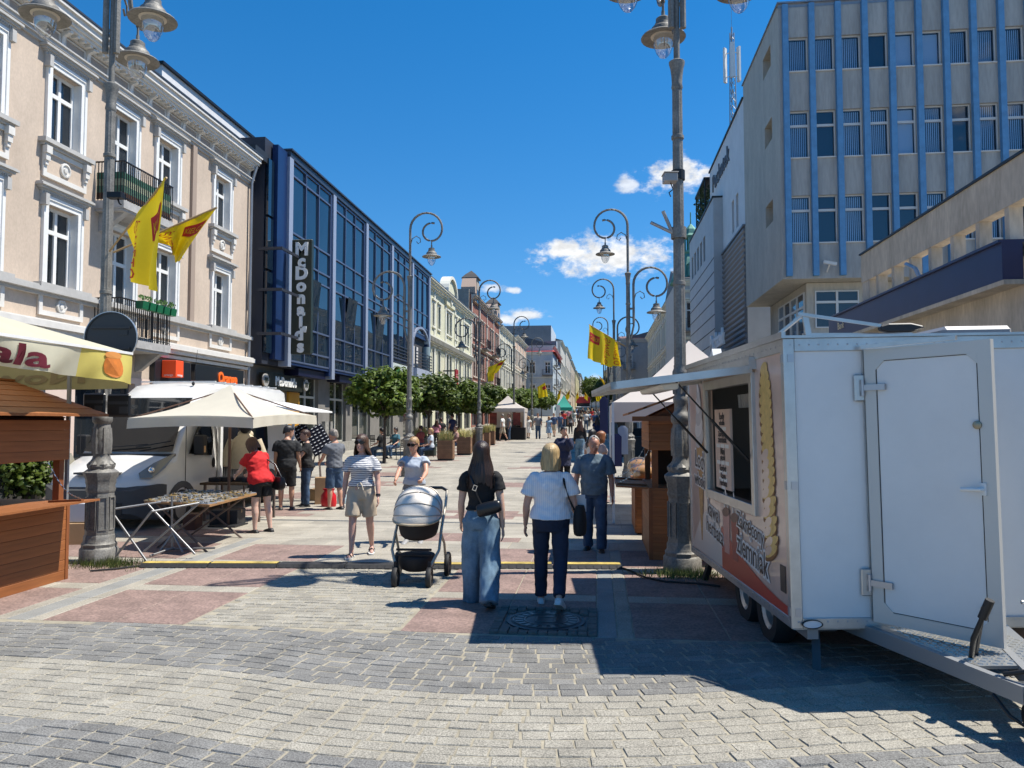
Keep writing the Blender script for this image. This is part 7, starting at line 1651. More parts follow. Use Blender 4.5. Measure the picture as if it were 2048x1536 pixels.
 mb = MB(); mb.tube([(hx + .13, hy + .3, .16), (hx + .13, hy + .3, .72)], .032, 12); mb.tube([(hx + .13, hy + .3, .72), (hx + .13, hy + .3, .78)], .014, 8); mb.tube([(hx + .07, hy + .3, .78), (hx + .21, hy + .3, .78)], .012, 8); j = mb.build('jack', al, t, 50)
 w_ = MB(Matrix.Translation((hx + .13, hy + .3, .1)) @ Matrix.Rotation(pi / 2, 4, 'Y')); w_.lathe([(.03, -.03), (.1, -.03), (.1, .03), (.03, .03)], 20); w_.build('jack_wheel', blk, j, 40)
 mb = MB(); pts = [(hx - .08, hy + .25, z0 + .05), (hx + .02, hy + .1, z0 + .12), (hx + .1, hy - .02, z0 + .05), (hx + .05, hy - .12, z0 + .1), (hx + .2, hy - .1, z0 + .16), (hx + .26, hy + .1, z0 + .05)]; mb.tube(pts, .014, 8); mb.tube([(hx - .12, hy + .3, z0 - .08), (hx - .1, hy + .18, z0 - .16), (hx - .05, hy + .1, z0 - .2), (hx + .05, hy + .16, z0 - .12)], .012, 8); mb.build('breakaway_cable', blk, t, 60)
 mb = MB(); mb.cb((.86, -.62, z0 - .02), (.12, .03, .07)); mb.build('data_plate', M('print_dark_label'), t)
 # display board and its stay folded flat on the roof
 r = thing('folded_sign_stand', 'folded metal sign stand lying on the food trailer roof', 'stand', (1.43, 5.945, 0), R(5.45))
 zr = z1 + .02; r.rotation_euler = (0, -R(.8), R(5.45))
 mb = MB(); mb.bar((.2, .25, zr + .2), (.78, .12, zr + .08), .024); mb.build('chrome_tube', al, r)
 mb = MB(); mb.loft([[(.77 + .32 * f, .1 - .02 * f, zr + .06 + .035 * s * q) if k in (0, 1) else (.77 + .32 * f, .16 - .02 * f, zr + .06 + .035 * s * q) for k, s in ((0, -1), (1, 1), (2, 1), (3, -1))] for f, q in ((0, .5), (.2, 1), (.7, 1), (1, .3))]); mb.build('black_head', blk, r, bevel=.01)
 for a, b in (((.02, .4, zr), (.25, .25, zr + .2)), ((.28, .25, zr), (.25, .25, zr + .2)), ((.25, .3, zr + .04), (1.1, .3, zr + .03))): mb = MB(); mb.bar(a, b, .045, .02); mb.build('strut', al, r)
 mb = MB(); mb.box(1.35, 1.9, .3, .9, zr, zr + .09); mb.build('roof_hatch', M('grey_hatch', (.3, .3, .31), .5), r, bevel=.03)
 mb = MB(); mb.prism([(.12, 2.6, zr), (.12, 2.95, zr), (.12, 2.7, zr + .16)], (.1, 0, 0)); mb.build('bracket', m_white, r)
food_trailer()
# ================================================================== people
def cr(pts, n):
 """Catmull-Rom resample of tuples"""
 out = []
 for i in range(len(pts) - 1):
  p0, p1, p2, p3 = pts[max(i - 1, 0)], pts[i], pts[i + 1], pts[min(i + 2, len(pts) - 1)]
  for k in range(n):
   t = k / n; t2, t3 = t * t, t ** 3
   out.append(tuple(.5 * ((2 * b) + (-a + c) * t + (2 * a - 5 * b + 4 * c - d) * t2 + (-a + 3 * b - 3 * c + d) * t3) for a, b, c, d in zip(p0, p1, p2, p3)))
 out.append(pts[-1]); return out
def limb(mb, pts, n=3, seg=14, sq=1.0, flat=None):
 """tapered limb through (x,y,z,r); sq squeezes it front to back"""
 P = cr(pts, n); rings = []
 for i, p in enumerate(P):
  a = Vector(P[max(i - 1, 0)][:3]); b = Vector(P[min(i + 1, len(P) - 1)][:3]); d = (b - a).normalized()
  u = d.cross(Vector((0, 1, 0))); u = u.normalized() if u.length > .05 else d.cross(Vector((1, 0, 0))).normalized()
  if flat is not None: u = (Vector(flat) - d * d.dot(Vector(flat))).normalized()
  v = d.cross(u).normalized(); c = Vector(p[:3]); r = max(p[3], .003)
  rings.append([c + u * r * cos(2 * pi * k / seg) + v * r * sq * sin(2 * pi * k / seg) for k in range(seg)])
 mb.loft(rings)
def remesh(mb, vox, smooth=4, disp=0, fr=(9, 9, 20), seed=0):
 me = bpy.data.meshes.new('t'); me.from_pydata(mb.v, [], mb.f); bm = bmesh.new(); bm.from_mesh(me); bmesh.ops.recalc_face_normals(bm, faces=bm.faces); bm.to_mesh(me); bm.free()
 o = bpy.data.objects.new('t', me)
 m = o.modifiers.new('r', 'REMESH'); m.mode = 'VOXEL'; m.voxel_size = vox; m.adaptivity = 0
 if smooth: s = o.modifiers.new('s', 'SMOOTH'); s.factor = .5; s.iterations = smooth
 out = bake(o)
 if disp:
  sv = Vector((seed * 3.1, seed * 1.7, seed))
  nv = len(out.vertices); co = [0.0] * (nv * 3); nn = [0.0] * (nv * 3); out.vertices.foreach_get('co', co); out.vertex_normals.foreach_get('vector', nn)
  for i in range(0, nv * 3, 3):
   x, y, z = co[i:i + 3]; q = disp * (noise.noise(Vector((x * fr[0], y * fr[1], z * fr[2] + x * 8)) + sv) + .5 * noise.noise(Vector((x * fr[0] * 2.3, y * fr[1] * 2.3, z * fr[2] * 1.7 - x * 14)) + sv))
   co[i] += nn[i] * q; co[i + 1] += nn[i + 1] * q; co[i + 2] += nn[i + 2] * q
  out.vertices.foreach_set('co', co)
 out.polygons.foreach_set('use_smooth', [True] * len(out.polygons)); return out
def ik(a, b, l1, l2, pole):
 a, b = Vector(a), Vector(b); d = b - a; L = min(d.length, (l1 + l2) * .998); dn = d.normalized(); x = (l1 * l1 - l2 * l2 + L * L) / (2 * L); h = sqrt(max(l1 * l1 - x * x, 0))
 p = Vector(pole); p = (p - dn * p.dot(dn)).normalized(); return a + dn * x + p * h, a + dn * L
SKIN = {}
def skin_mat(c): return M('skin_%d_%d' % (c[0] * 100, c[1] * 100), c, .5, var=.06, vs=20, sub=.15, bump=.05, bs=90)
def hair_mat(name, c, c2=None):
 m = M(name, c, .42, var=.5, vs=14, stretch=(7, 7, .5), coords='obj', spec=.5, bump=.8, bs=18, bd=.006); return m
def stripes_mat(name, c1, c2, freq, axis='Z', duty=.5, rough=.8):
 if name in _mats: return _mats[name]
 m = M(name, c1, rough); nt = m.node_tree; N = nt.nodes; L = nt.links; b = N['Principled BSDF']
 tc = N.new('ShaderNodeTexCoord'); sp = N.new('ShaderNodeSeparateXYZ'); L.new(tc.outputs['Object'], sp.inputs[0])
 nz = N.new('ShaderNodeTexNoise'); nz.inputs['Scale'].default_value = 7; L.new(tc.outputs['Object'], nz.inputs[0])
 a = N.new('ShaderNodeMath'); a.operation = 'MULTIPLY_ADD'; L.new(nz.outputs[0], a.inputs[0]); a.inputs[1].default_value = .02 if axis == 'Z' else .004; L.new(sp.outputs[axis], a.inputs[2])
 k = N.new('ShaderNodeMath'); k.operation = 'MULTIPLY'; L.new(a.outputs[0], k.inputs[0]); k.inputs[1].default_value = freq
 f = N.new('ShaderNodeMath'); f.operation = 'FRACT'; L.new(k.outputs[0], f.inputs[0]); g = N.new('ShaderNodeMath'); g.operation = 'LESS_THAN'; L.new(f.outputs[0], g.inputs[0]); g.inputs[1].default_value = duty
 mx = N.new('ShaderNodeMix'); mx.data_type = 'RGBA'; L.new(g.outputs[0], mx.inputs[0]); mx.inputs[6].default_value = (*c1, 1); mx.inputs[7].default_value = (*c2, 1); L.new(mx.outputs[2], b.inputs['Base Color']); return m
def denim(name, c, worn=.5): return M(name, c, .85, var=worn, vs=4.5, var2=.12, vs2=160, bump=.15, bs=200, bd=.003, coords='obj')
def person(label, loc, rz, H=1.68, male=False, girth=1.0, hipw=1.0, legs=((.0, .05), (.0, .05)), arms=((0, .12, .2), (0, .12, .2)), hands=(None, None), lean=0, head=(0, 0), skin=(.50, .29, .21), hair=('short', 'hair_brown', (.06, .035, .02)), top=None, bottom=None, shoe=((.02, .02, .02), 'shoe'), glasses=None, vox=.0095, fine=True, curl=.5, extras=None, spread=1.0, scarf=None):
 """one person; local +Y is forward. legs: (swing, knee bend) left,right; arms: (swing, out, elbow) left,right; hands: IK targets"""
 k = H / 1.7; rr = random.Random(hash(label) % 9999)
 root_pts = {}
 hipx = .088 * hipw; fz = .075
 J = {}
 for i, s in enumerate((-1, 1)):
  a, b = legs[i]; hp = Vector((s * hipx, 0, 0)); kn = hp + Vector((s * .012 * spread, sin(a) * .43, -cos(a) * .43)); an = kn + Vector((s * .004 * spread, sin(a - b) * .41, -cos(a - b) * .41)); J[i] = [hp, kn, an, a - b]
 low = min(J[0][2].z - (fz if J[0][3] > -.35 else fz + .07), J[1][2].z - (fz if J[1][3] > -.35 else fz + .07)); pz = -low
 for i in (0, 1): J[i][:3] = [p + Vector((0, 0, pz)) for p in J[i][:3]]
 pel = Vector((0, 0, pz)); RL = Matrix.Rotation(-lean, 3, 'X')
 def up(p): return pel + RL @ (Vector(p) - Vector((0, 0, .9)))          # upper body points given in the standing frame (pelvis z .9)
 sw = .172 * (1.1 if male else 1.0) * (girth * .35 + .65)
 A = {}
 for i, s in enumerate((-1, 1)):
  sh = up((s * sw, -.005, 1.345))
  if hands[i] is not None: el, wr = ik(sh, Vector(hands[i]) / k, .285, .255, (s * .5, -.5, -.6)); fd = (wr - el).normalized()
  else:
   a, ab, eb = arms[i]; ud = Vector((s * sin(ab), sin(a) * cos(ab), -cos(a) * cos(ab))); el = sh + ud * .285; fd = Vector((s * sin(ab) * .4, sin(a + eb), -cos(a + eb))).normalized(); wr = el + fd * .25
  A[i] = (sh, el, wr, fd)
 HR = RL @ Matrix.Rotation(head[0], 3, 'Z') @ Matrix.Rotation(head[1], 3, 'X') * 1.05
 nb = up((0, -.015, 1.42)); hc = nb + RL @ Vector((0, .025, .05)) + HR @ Vector((0, .012, .118))
 def hd(p): return hc + HR @ Vector(p)
 seg = 18
 def torso(mb, rings, ex=0):
  R_ = []
  for z, rx, ry, yo in cr(rings, 3):
   e2 = ex + (.012 if ex > .01 and z < 1.04 else 0); R_.append([up(((rx + e2) * cos(2 * pi * j / seg), yo + (ry + e2) * sin(2 * pi * j / seg), z)) for j in range(seg)])
  mb.loft(R_)
 g = girth
 if male: TR = [(.84, .14 * hipw, .11 * g, -.01), (.92, .155 * hipw, .118 * g, -.01), (1.02, .155 * g, .118 * g, .005), (1.12, .155 * g, .118 * g, .01), (1.22, .168 * g, .12 * g, .0), (1.31, .182 * g ** .5, .115 * g ** .5, -.005), (1.36, .178, .09, -.01), (1.395, .135, .078, -.012), (1.43, .08, .066, -.015), (1.46, .058, .06, -.012)]
 else: TR = [(.82, .15 * hipw, .115 * g, -.015), (.9, .172 * hipw, .128 * g, -.02), (.98, .158 * g, .112 * g, -.005), (1.07, .135 * g, .098 * g, .005), (1.17, .142 * g, .108 * g, .012), (1.25, .155 * g, .122 * g, .022), (1.315, .158 * g ** .5, .105 * g ** .5, .005), (1.355, .156, .082, -.006), (1.39, .12, .07, -.01), (1.425, .07, .058, -.015), (1.455, .05, .052, -.012)]
 mb = MB(); torso(mb, TR)
 limb(mb, [(*nb, .052 if male else .046), (*(nb + RL @ Vector((0, .012, .05))), .05 if male else .043), (*hd((0, -.015, -.05)), .05 if male else .045)], 2, 12)
 # head
 HS = [(-.112, .026, .05, .026), (-.1, .04, .038, .046), (-.075, .054, .018, .07), (-.04, .063, .005, .086), (0, .069, -.002, .094), (.04, .0725, -.008, .097), (.075, .066, -.01, .087), (.1, .047, -.01, .062), (.113, .016, -.01, .022)]
 R_ = []
 for z, rx, yc, ry in cr(HS, 2): R_.append([hd((rx * cos(2 * pi * j / 20), yc + ry * sin(2 * pi * j / 20) * (1 if sin(2 * pi * j / 20) > 0 else 1.02), z)) for j in range(20)])
 mb.loft(R_)
 if fine:
  limb(mb, [(*hd((0, .085, .018)), .008), (*hd((0, .098, -.006)), .011), (*hd((0, .108, -.028)), .0155), (*hd((0, .088, -.036)), .011)], 2, 8)
  for s in (-1, 1):
   limb(mb, [(*hd((s * .07, -.005, .025)), .01), (*hd((s * .078, -.014, .0)), .014), (*hd((s * .071, -.005, -.028)), .009)], 2, 8)
   limb(mb, [(*hd((s * .018, .088, .03)), .008), (*hd((s * .04, .08, .032)), .009)], 2, 6)
  limb(mb, [(*hd((-.022, .084, -.064)), .006), (*hd((0, .093, -.063)), .0085), (*hd((.022, .084, -.064)), .006)], 2, 6)
 # arms and hands
 ag = .75 + .25 * g
 for i, s in enumerate((-1, 1)):
  sh, el, wr, fd = A[i]
  limb(mb, [(*(sh + Vector((-s * .03, 0, .012))), .044 * ag), (*(sh.lerp(el, .2)), .05 * ag), (*sh.lerp(el, .6), .044 * ag), (*el, .037 * ag), (*el.lerp(wr, .3), .038 * ag), (*el.lerp(wr, .75), .028), (*wr, .0245)], 2, 12)
  side = Vector((s, 0, 0)); pn = (side - fd * side.dot(fd)); pn = pn.normalized() if pn.length > .1 else Vector((0, 0, 1)); fw = fd.cross(pn).normalized() * (-s)    # pn: back of the hand outward; fw: thumb side
  if fw.y < 0: fw = -fw
  pc = wr + fd * .045
  limb(mb, [(*wr, .024), (*(wr + fd * .03), .033), (*(wr + fd * .07), .038), (*(wr + fd * .09), .034)], 2, 12, .45, flat=fw)
  if fine:
   cu = -pn * curl
   for q, (off, ln) in enumerate(((.026, .068), (.009, .077), (-.009, .071), (-.026, .056))):
    b0 = wr + fd * .082 + fw * off; d1 = (fd + cu * .5 + fw * off * 1.5).normalized(); d2 = (fd + cu * 1.6).normalized(); b1 = b0 + d1 * ln * .5; b2 = b1 + d2 * ln * .5
    limb(mb, [(*b0, .0098), (*b1, .009), (*b2, .0072)], 2, 8)
   b0 = wr + fd * .03 + fw * .026; b1 = b0 + (fd * .7 + fw * .7 + cu * .3).normalized() * .036; b2 = b1 + (fd + cu * .6 + fw * .1).normalized() * .03
   limb(mb, [(*b0, .013), (*b1, .0108), (*b2, .008)], 2, 8)
 # legs and feet
 lg = .7 + .3 * g
 for i, s in enumerate((-1, 1)):
  hp, kn, an, la = J[i]
  limb(mb, [(*(hp + Vector((0, -.01, .03))), .085 * lg), (*hp.lerp(kn, .25), .083 * lg), (*hp.lerp(kn, .7), .062 * lg), (*kn, .053 * lg), (*(kn.lerp(an, .28) + Vector((0, -.012, 0))), .054 * lg), (*kn.lerp(an, .7), .038 * lg), (*an, .033)], 2, 14)
  pt = max(0, -la - .3) * 1.2; fdv = Vector((s * .12, cos(pt), -sin(pt))); J[i].append(fdv)
  limb(mb, [(*(an + Vector((0, -.03, -.04))), .032), (*(an + Vector((0, .02, -.03))), .036), (*(an + fdv * .1 + Vector((0, 0, -.045))), .034), (*(an + fdv * .17 + Vector((0, 0, -.055))), .022)], 2, 12, .75)
 t = thing('person', label, 'person', loc, rz)
 me = remesh(mb, vox, 3 if fine else 2); me.materials.append(skin_mat(skin)); body = obj('body', me, t); body.scale = (k, k, k)
 def part(nm, me, mat, par=None): me.materials.clear(); me.materials.append(mat); o = obj(nm, me, par or t); o.scale = (k, k, k); return o
 cv = max(vox, .011)
 # top
 if top:
  mat, sl, hem, ex, slex = top[:5]
  mb = MB(); neckz = top[5] if len(top) > 5 else 1.425
  rg = [r for r in TR if hem < r[0] < neckz]
  r0 = min(TR, key=lambda r: abs(r[0] - hem)); rg = [(hem, r0[1] * (top[6] if len(top) > 6 else 1), r0[2] * 1.02, r0[3])] + rg + [(neckz, .085, .07, -.015)]
  torso(mb, rg, ex)
  for i, s in enumerate((-1, 1)):
   sh, el, wr, fd = A[i]
   if sl <= 1: e = sh.lerp(el, sl); limb(mb, [(*(sh + Vector((-s * .06, 0, .02))), .034 * ag + ex), (*(sh + Vector((-s * .01, 0, .004))), .045 * ag + ex), (*sh.lerp(e, .45), .052 * ag + ex + slex * .3), (*e, .05 * ag + ex + slex)], 3, 14)
   else: e = el.lerp(wr, sl - 1); limb(mb, [(*(sh + Vector((-s * .06, 0, .02))), .034 * ag + ex), (*(sh + Vector((-s * .01, 0, .004))), .046 * ag + ex), (*sh.lerp(el, .4), .056 * ag + ex), (*el, .044 * ag + ex + slex * .5), (*el.lerp(e, .5), .04 * ag + ex + slex), (*e, .032 * ag + ex + slex)], 3, 14)
  part('top', remesh(mb, cv, 3, .011 if fine else 0, (7, 7, 15), len(label)), mat)
 if bottom:
  kind, mat = bottom[0], bottom[1]; wide = bottom[2] if len(bottom) > 2 else .012; end = bottom[3] if len(bottom) > 3 else 1.9
  mb = MB(); hz = bottom[4] if len(bottom) > 4 else 1.0
  rg = [r for r in TR if r[0] < hz - .03]; rn = min(TR, key=lambda r: abs(r[0] - hz)); torso(mb, [(.8, TR[0][1] * .96, TR[0][2] * .95, TR[0][3])] + rg + [(hz, rn[1], rn[2], rn[3])], .008)
  if kind == 'skirt':
   e = end; torso(mb, [(.9 - e, .2 * hipw + wide, .17 + wide, 0), (.75, .185 * hipw + wide * .5, .15 + wide * .5, 0), (.92, .17 * hipw, .125 * g, -.01)], .005)
  else:
   for i, s in enumerate((-1, 1)):
    hp, kn, an = J[i][:3]
    def at(f): return hp.lerp(kn, f) if f <= 1 else kn.lerp(an, f - 1)
    def rad(f): return (.088 - .033 * f) * lg if f <= 1 else (.055 - .012 * (f - 1)) * lg
    fs = [f for f in (0, .3, .65, 1, 1.35, 1.7, 1.95, 2.12) if f < end] + [end]
    limb(mb, [(*(at(f) + Vector((0, -.008 if f < .3 else 0, .0))), rad(f) + .008 + wide * min(1, .35 + f * .6)) for f in fs], 3, 16)
  part('trousers' if kind == 'trousers' else kind, remesh(mb, cv, 3, (.006 + wide * .16) if fine else 0, (9, 9, 5 if wide > .03 else 12), len(label) + 5), mat)
 # shoes
 sc, sk = shoe
 for i, s in enumerate((-1, 1)):
  an, fdv = J[i][2], J[i][4]; dn = Vector((0, 0, -1)); side = fdv.cross(Vector((0, 0, 1))).normalized(); upv = side.cross(fdv).normalized()
  mb = MB()
  if sk != 'sandal':
   pts = [(-.075, .03, .028), (-.05, .036, .05), (.0, .038, .055), (.06, .041, .045), (.12, .043, .034), (.17, .036, .026), (.195, .018, .016)]
   rings = []
   for y, w_, h in cr(pts, 2): c = an + fdv * y + Vector((0, 0, -.075)) + upv * (.012 + h * .75); rings.append([c + side * w_ * cos(2 * pi * j / 14) + upv * h * .8 * sin(2 * pi * j / 14) for j in range(14)])
   mb.loft(rings)
   if sk == 'shoe': limb(mb, [(*(an + Vector((0, -.01, -.03))), .042), (*(an + Vector((0, -.012, .012))), .04)], 2, 14)
   o = part('shoe', mb.mesh(M('shoe_%d_%d' % (sc[0] * 100, sc[2] * 100), sc, .5), 60), M('shoe_%d_%d' % (sc[0] * 100, sc[2] * 100)))
  else:
   for y, h in ((.02, .07), (.1, .05)): limb(mb, [(*(an + fdv * y + side * -.042 + Vector((0, 0, -.06))), .009), (*(an + fdv * y + upv * (h - .06)), .012), (*(an + fdv * y + side * .042 + Vector((0, 0, -.06))), .009)], 3, 6)
   o = part('shoe', mb.mesh(M('sandal_black', (.015, .015, .015), .6), 60), M('sandal_black'))
  mb = MB(); so = [(-.085, .025), (-.07, .038), (0, .04), (.08, .046), (.15, .044), (.195, .028), (.205, .01)]
  top_ = [an + fdv * y + side * w_ + Vector((0, 0, -.072)) for y, w_ in so] + [an + fdv * y - side * w_ + Vector((0, 0, -.072)) for y, w_ in reversed(so)]
  mb.prism(top_, upv * .02); q = obj('sole', mb.mesh(M('sole_white', (.55, .55, .53), .6) if (sk in ('sandal',) or sc[0] > .3) else M('sole_black', (.02, .02, .02), .7)), o)
 # hair
 hk, hn, hcol = hair; hm = hair_mat(hn, hcol)
 def hl(th):     # lower edge of the hair by angle from the front (0) to the back (pi)
  a = abs(th)
  if hk == 'short': return .062 if a < .9 else (.062 - (a - .9) / .5 * .06 if a < 1.4 else (.0 - (a - 1.4) * .045))
  if hk == 'balding': return .124 if a < 1.2 else (.124 - (a - 1.2) / .35 * .1 if a < 1.55 else -.01 - (a - 1.55) * .04)
  if hk == 'bun': return .06 if a < .9 else (.03 if a < 1.5 else -.03)
  if hk == 'bob': return .06 if a < .75 else (.06 - (a - .75) / .35 * .2 if a < 1.1 else -.15)
  return .065 if a < .6 else (.065 - (a - .6) / .5 * .35 if a < 1.1 else -.33 - .03 * cos(a * 3))
 grid = []; n, mv = (110 if fine else 28), (26 if fine else 9)
 big = {'long': 1.17, 'bob': 1.2, 'short': 1.1, 'bun': 1.07, 'balding': 1.035}[hk]
 for i in range(n + 1):
  th = -pi + 2 * pi * i / n; e = hl(th); row = []; w1 = noise.noise(Vector((cos(th) * 7, sin(th) * 7, len(label)))); w2 = noise.noise(Vector((cos(th) * 19, sin(th) * 19, 3)))
  e += (.03 * w1 + .02 * w2) * (1 if hk == 'long' else .35)
  for j in range(mv + 1):
   f = (j / mv) ** 1.05; z = .128 + (e - .128) * f
   a0 = sqrt(max(0, 1 - (max(0, z - .03) / .1) ** 2)) if z > .03 else 1
   st = 1 + (.07 * w1 + .075 * w2 + .02 * noise.noise(Vector((th * 30, z * 9, 1)))) * min(1, f * 2) * (1 if fine else .4) * (1 if hk in ('long', 'bob') else .6)
   rx = .0745 * big * a0; ry = .1 * big * a0
   if hk == 'bob' and z < .0: q = min(1, -z / .1); rx *= 1 + .16 * sin(q * pi * .62) - .12 * max(0, (-z - .09) / .06); ry *= 1 - .02 * q
   elif hk == 'long' and z < -.02: q = min(1, (-.02 - z) / .2); rx *= 1 + .62 * q; ry *= 1 - .12 * q
   elif z < -.03: ry *= 1 - (-.03 - z) * 2.2; rx *= 1 - (-.03 - z) * .8
   x = rx * sin(th) * st; y = -.012 + ry * cos(th) * st
   if hk == 'long' and z < -.08:
    q = min(1, (-.08 - z) / .14)
    if cos(th) > -.25: y = min(y, .05 - .12 * q)
    y -= .03 * q
   row.append(hd((x, y, z)) if (z > -.1 or hk != 'long') else hd((x, y, -.1)) + RL @ Vector((0, -.0, z + .1)))
  grid.append(row)
 mb = MB(); mb.add([p for r in grid for p in r], [(i * (mv + 1) + j, i * (mv + 1) + j + 1, (i + 1) * (mv + 1) + j + 1, (i + 1) * (mv + 1) + j) for i in range(n) for j in range(mv)])
 if hk == 'bun': mb.ell(tuple(hd((0, -.11, .04))), (.04, .035, .04), 12, 8)
 part('hair', mb.mesh(hm, 180), hm)
 if fine:
  for s in (-1, 1):
   mb = MB(); mb.ell(tuple(hd((s * .03, .083, .012))), (.0125, .008, .007), 10, 6); e = part('eye', mb.mesh(M('eye_white', (.6, .58, .55), .3), 60), M('eye_white')); mb = MB(); mb.ell(tuple(hd((s * .03, .09, .012))), (.0055, .003, .0058), 8, 5); q = obj('iris', mb.mesh(M('eye_dark', (.02, .014, .01), .2)), e)
   mb = MB(); limb(mb, [(*hd((s * .014, .092, .034)), .003), (*hd((s * .03, .092, .039)), .004), (*hd((s * .048, .08, .034)), .0025)], 2, 6); part('eyebrow', mb.mesh(hm), hm)
  mb = MB(); limb(mb, [(*hd((-.024, .086, -.063)), .0035), (*hd((-.008, .098, -.06)), .0055), (*hd((.008, .098, -.06)), .0055), (*hd((.024, .086, -.063)), .0035)], 2, 8); part('lips', mb.mesh(M('lips_%d' % (skin[0] * 100), (skin[0] * .75, skin[1] * .5, skin[2] * .55), .45), 60), M('lips_%d' % (skin[0] * 100)))
 if glasses:
  mb = MB(); big = glasses == 'dark'
  for s in (-1, 1):
   c = hd((s * .034, .1, .01)); ux = HR @ Vector((1, 0, 0)); uz = HR @ Vector((0, 0, 1)); uy = HR @ Vector((0, 1, 0)); a, b = (.034, .026) if big else (.027, .021)
   pts = [c + ux * a * cos(2 * pi * q / 14) * (1 if big else 1) + uz * b * sin(2 * pi * q / 14) - uy * abs(s * .034 + a * cos(2 * pi * q / 14)) * .15 for q in range(14)]
   if big: mb.prism(pts, uy * .004)
   else: mb.tube(pts + [pts[0]], .0022, 5)
   mb.bar(hd((s * (.066 if big else .06), .092, .016)), hd((s * .078, -.0, .014)), .004, .012 if big else .004)
  mb.bar(hd((-.01, .105, .014)), hd((.01, .105, .014)), .004, .01 if big else .004); part('glasses', mb.mesh(M('glasses_black', (.008, .008, .009), .12)), M('glasses_black'))
 return t, dict(A=A, J=J, up=up, hd=hd, k=k, pel=pel)
def local(t, p): return Matrix.Translation(t.location) @ Matrix.Rotation(t.rotation_euler.z, 4, 'Z') @ Vector(p)
COT = lambda n, c, **kw: M('cotton_' + n, c, .85, var=.08, vs=14, bump=.12, bs=160, bd=.003, coords='obj', **kw)
def near_people():
 jw = denim('denim_light', (.115, .19, .26), .45); jn = denim('denim_navy', (.012, .02, .045), .35); jm = denim('denim_mid', (.04, .075, .135), .45)
 # two women walking away
 p = PG(962, 1214); t, q = person('woman seen from behind with long dark hair, black top and wide blue jeans', p, R(4), 1.625, False, .93, 1.0, legs=((.13, .03), (-.22, .32)), arms=((.12, .16, .45), (-.1, .16, .15)), hair=('long', 'hair_dark_brown', (.022, .010, .007)), top=(COT('black', (.008, .008, .009)), .5, 1.0, .012, .012), bottom=('trousers', jw, .05, 2.1, 1.06), shoe=((.02, .02, .02), 'shoe'), skin=(.52, .33, .25), extras=1)
 b = thing('waist_bag', 'black leather waist bag worn across the back of the long-haired woman', 'bag', p, t.rotation_euler.z); lm = M('black_leather', (.012, .012, .013), .3, bump=.2, bs=60)
 k = q['k']; c = q['up']((.09, -.165, 1.03)) * k
 mb = MB(); mb.T = Matrix.Translation(c) @ Matrix.Rotation(-.25, 4, 'Y'); pts = [(-.12, .03, .045), (-.1, .04, .062), (0, .045, .07), (.1, .04, .06), (.125, .025, .04)]
 mb.loft([[(x, -w_ * cos(2 * pi * j / 14) * .9, h * sin(2 * pi * j / 14)) for j in range(14)] for x, w_, h in cr(pts, 3)]); mb.build('pouch', lm, b, 60)
 mb = MB(); mb.tube([q['up'](s) * k for s in ((.02, -.14, 1.06), (-.03, -.135, 1.16), (-.06, -.13, 1.26), (-.1, -.1, 1.36), (-.12, -.0, 1.405), (-.09, .1, 1.36), (.0, .15, 1.2), (.12, .12, 1.08), (.175, .0, 1.03), (.16, -.12, 1.02))], .013, 8, sq=.5); mb.build('strap', lm, b, 60)
 mb = MB(); c2 = q['up']((-.055, -.145, 1.24)) * k; mb.T = Matrix.Translation(c2) @ Matrix.Rotation(.35, 4, 'Y'); frame_mb(mb, -.02, .02, -.028, .028, .006, -.008, .002); mb.build('buckle', M('chrome', (.7, .7, .7), .1, 1), b)
 p = PG(1102, 1216); t, q = person('blonde woman seen from behind in white striped shirt and dark navy jeans', p, R(-2), 1.61, False, 1.22, 1.12, legs=((.12, .02), (-.25, .42)), arms=((.05, .26, .35), (.02, .22, .95)), hair=('bob', 'hair_blonde', (.42, .30, .15)), top=(stripes_mat('white_pinstripe', (.76, .75, .76), (.62, .63, .69), 46, 'X', .25), .62, .93, .02, .028, 1.425, 1.02), bottom=('trousers', jn, .008, 1.92), shoe=((.6, .6, .6), 'shoe'), skin=(.52, .31, .235))
 b = thing('shoulder_bag', 'black cloth shoulder bag with papers on the blonde woman’s arm', 'bag', p, t.rotation_euler.z); k = q['k']; cl = M('black_canvas_bag', (.010, .010, .012), .8)
 mb = MB(); mb.loft([[(.29 + w_ * cos(2 * pi * j / 12) * .55, .02 + w_ * 1.2 * sin(2 * pi * j / 12), z) for j in range(12)] for w_, z in cr([(.05, .72), (.11, .74), (.125, .84), (.11, .95), (.08, 1.02)], 3)]); mb.build('bag', cl, b, 60)
 mb = MB(); mb.tube([q['up'](s) * k for s in ((.25, .0, 1.02), (.2, -.1, 1.15), (.155, -.11, 1.3), (.13, -.02, 1.415), (.16, .12, 1.3), (.24, .1, 1.05))], .014, 8, sq=.4); mb.build('strap', cl, b, 60)
 mb = MB(); mb.box(.24, .34, .08, .1, .98, 1.12); mb.box(.26, .35, .1, .115, .95, 1.08); mb.build('papers', M('paper_white', (.65, .66, .7), .6), b)
 # striped woman and the pram couple coming towards the camera
 p = PG(722, 1117); t, q = person('woman in navy striped tee and beige shorts walking towards the camera', p, pi + R(8), 1.635, False, 1.08, 1.1, legs=((-.16, .3), (.2, .05)), arms=((.15, .2, .25), (-.12, .2, .2)), head=(R(-12), 0), hair=('long', 'hair_brown_streak', (.07, .036, .02)), top=(stripes_mat('navy_stripe', (.66, .65, .64), (.08, .095, .15), 34, 'Z', .38), .55, .98, .014, .018), bottom=('shorts', M('beige_linen', (.48, .40, .30), .85, var=.08, vs=12, bump=.2, bs=90, coords='obj'), .045, .8, 1.06), shoe=((.02, .02, .02), 'sandal'), skin=(.54, .32, .25), glasses='dark')
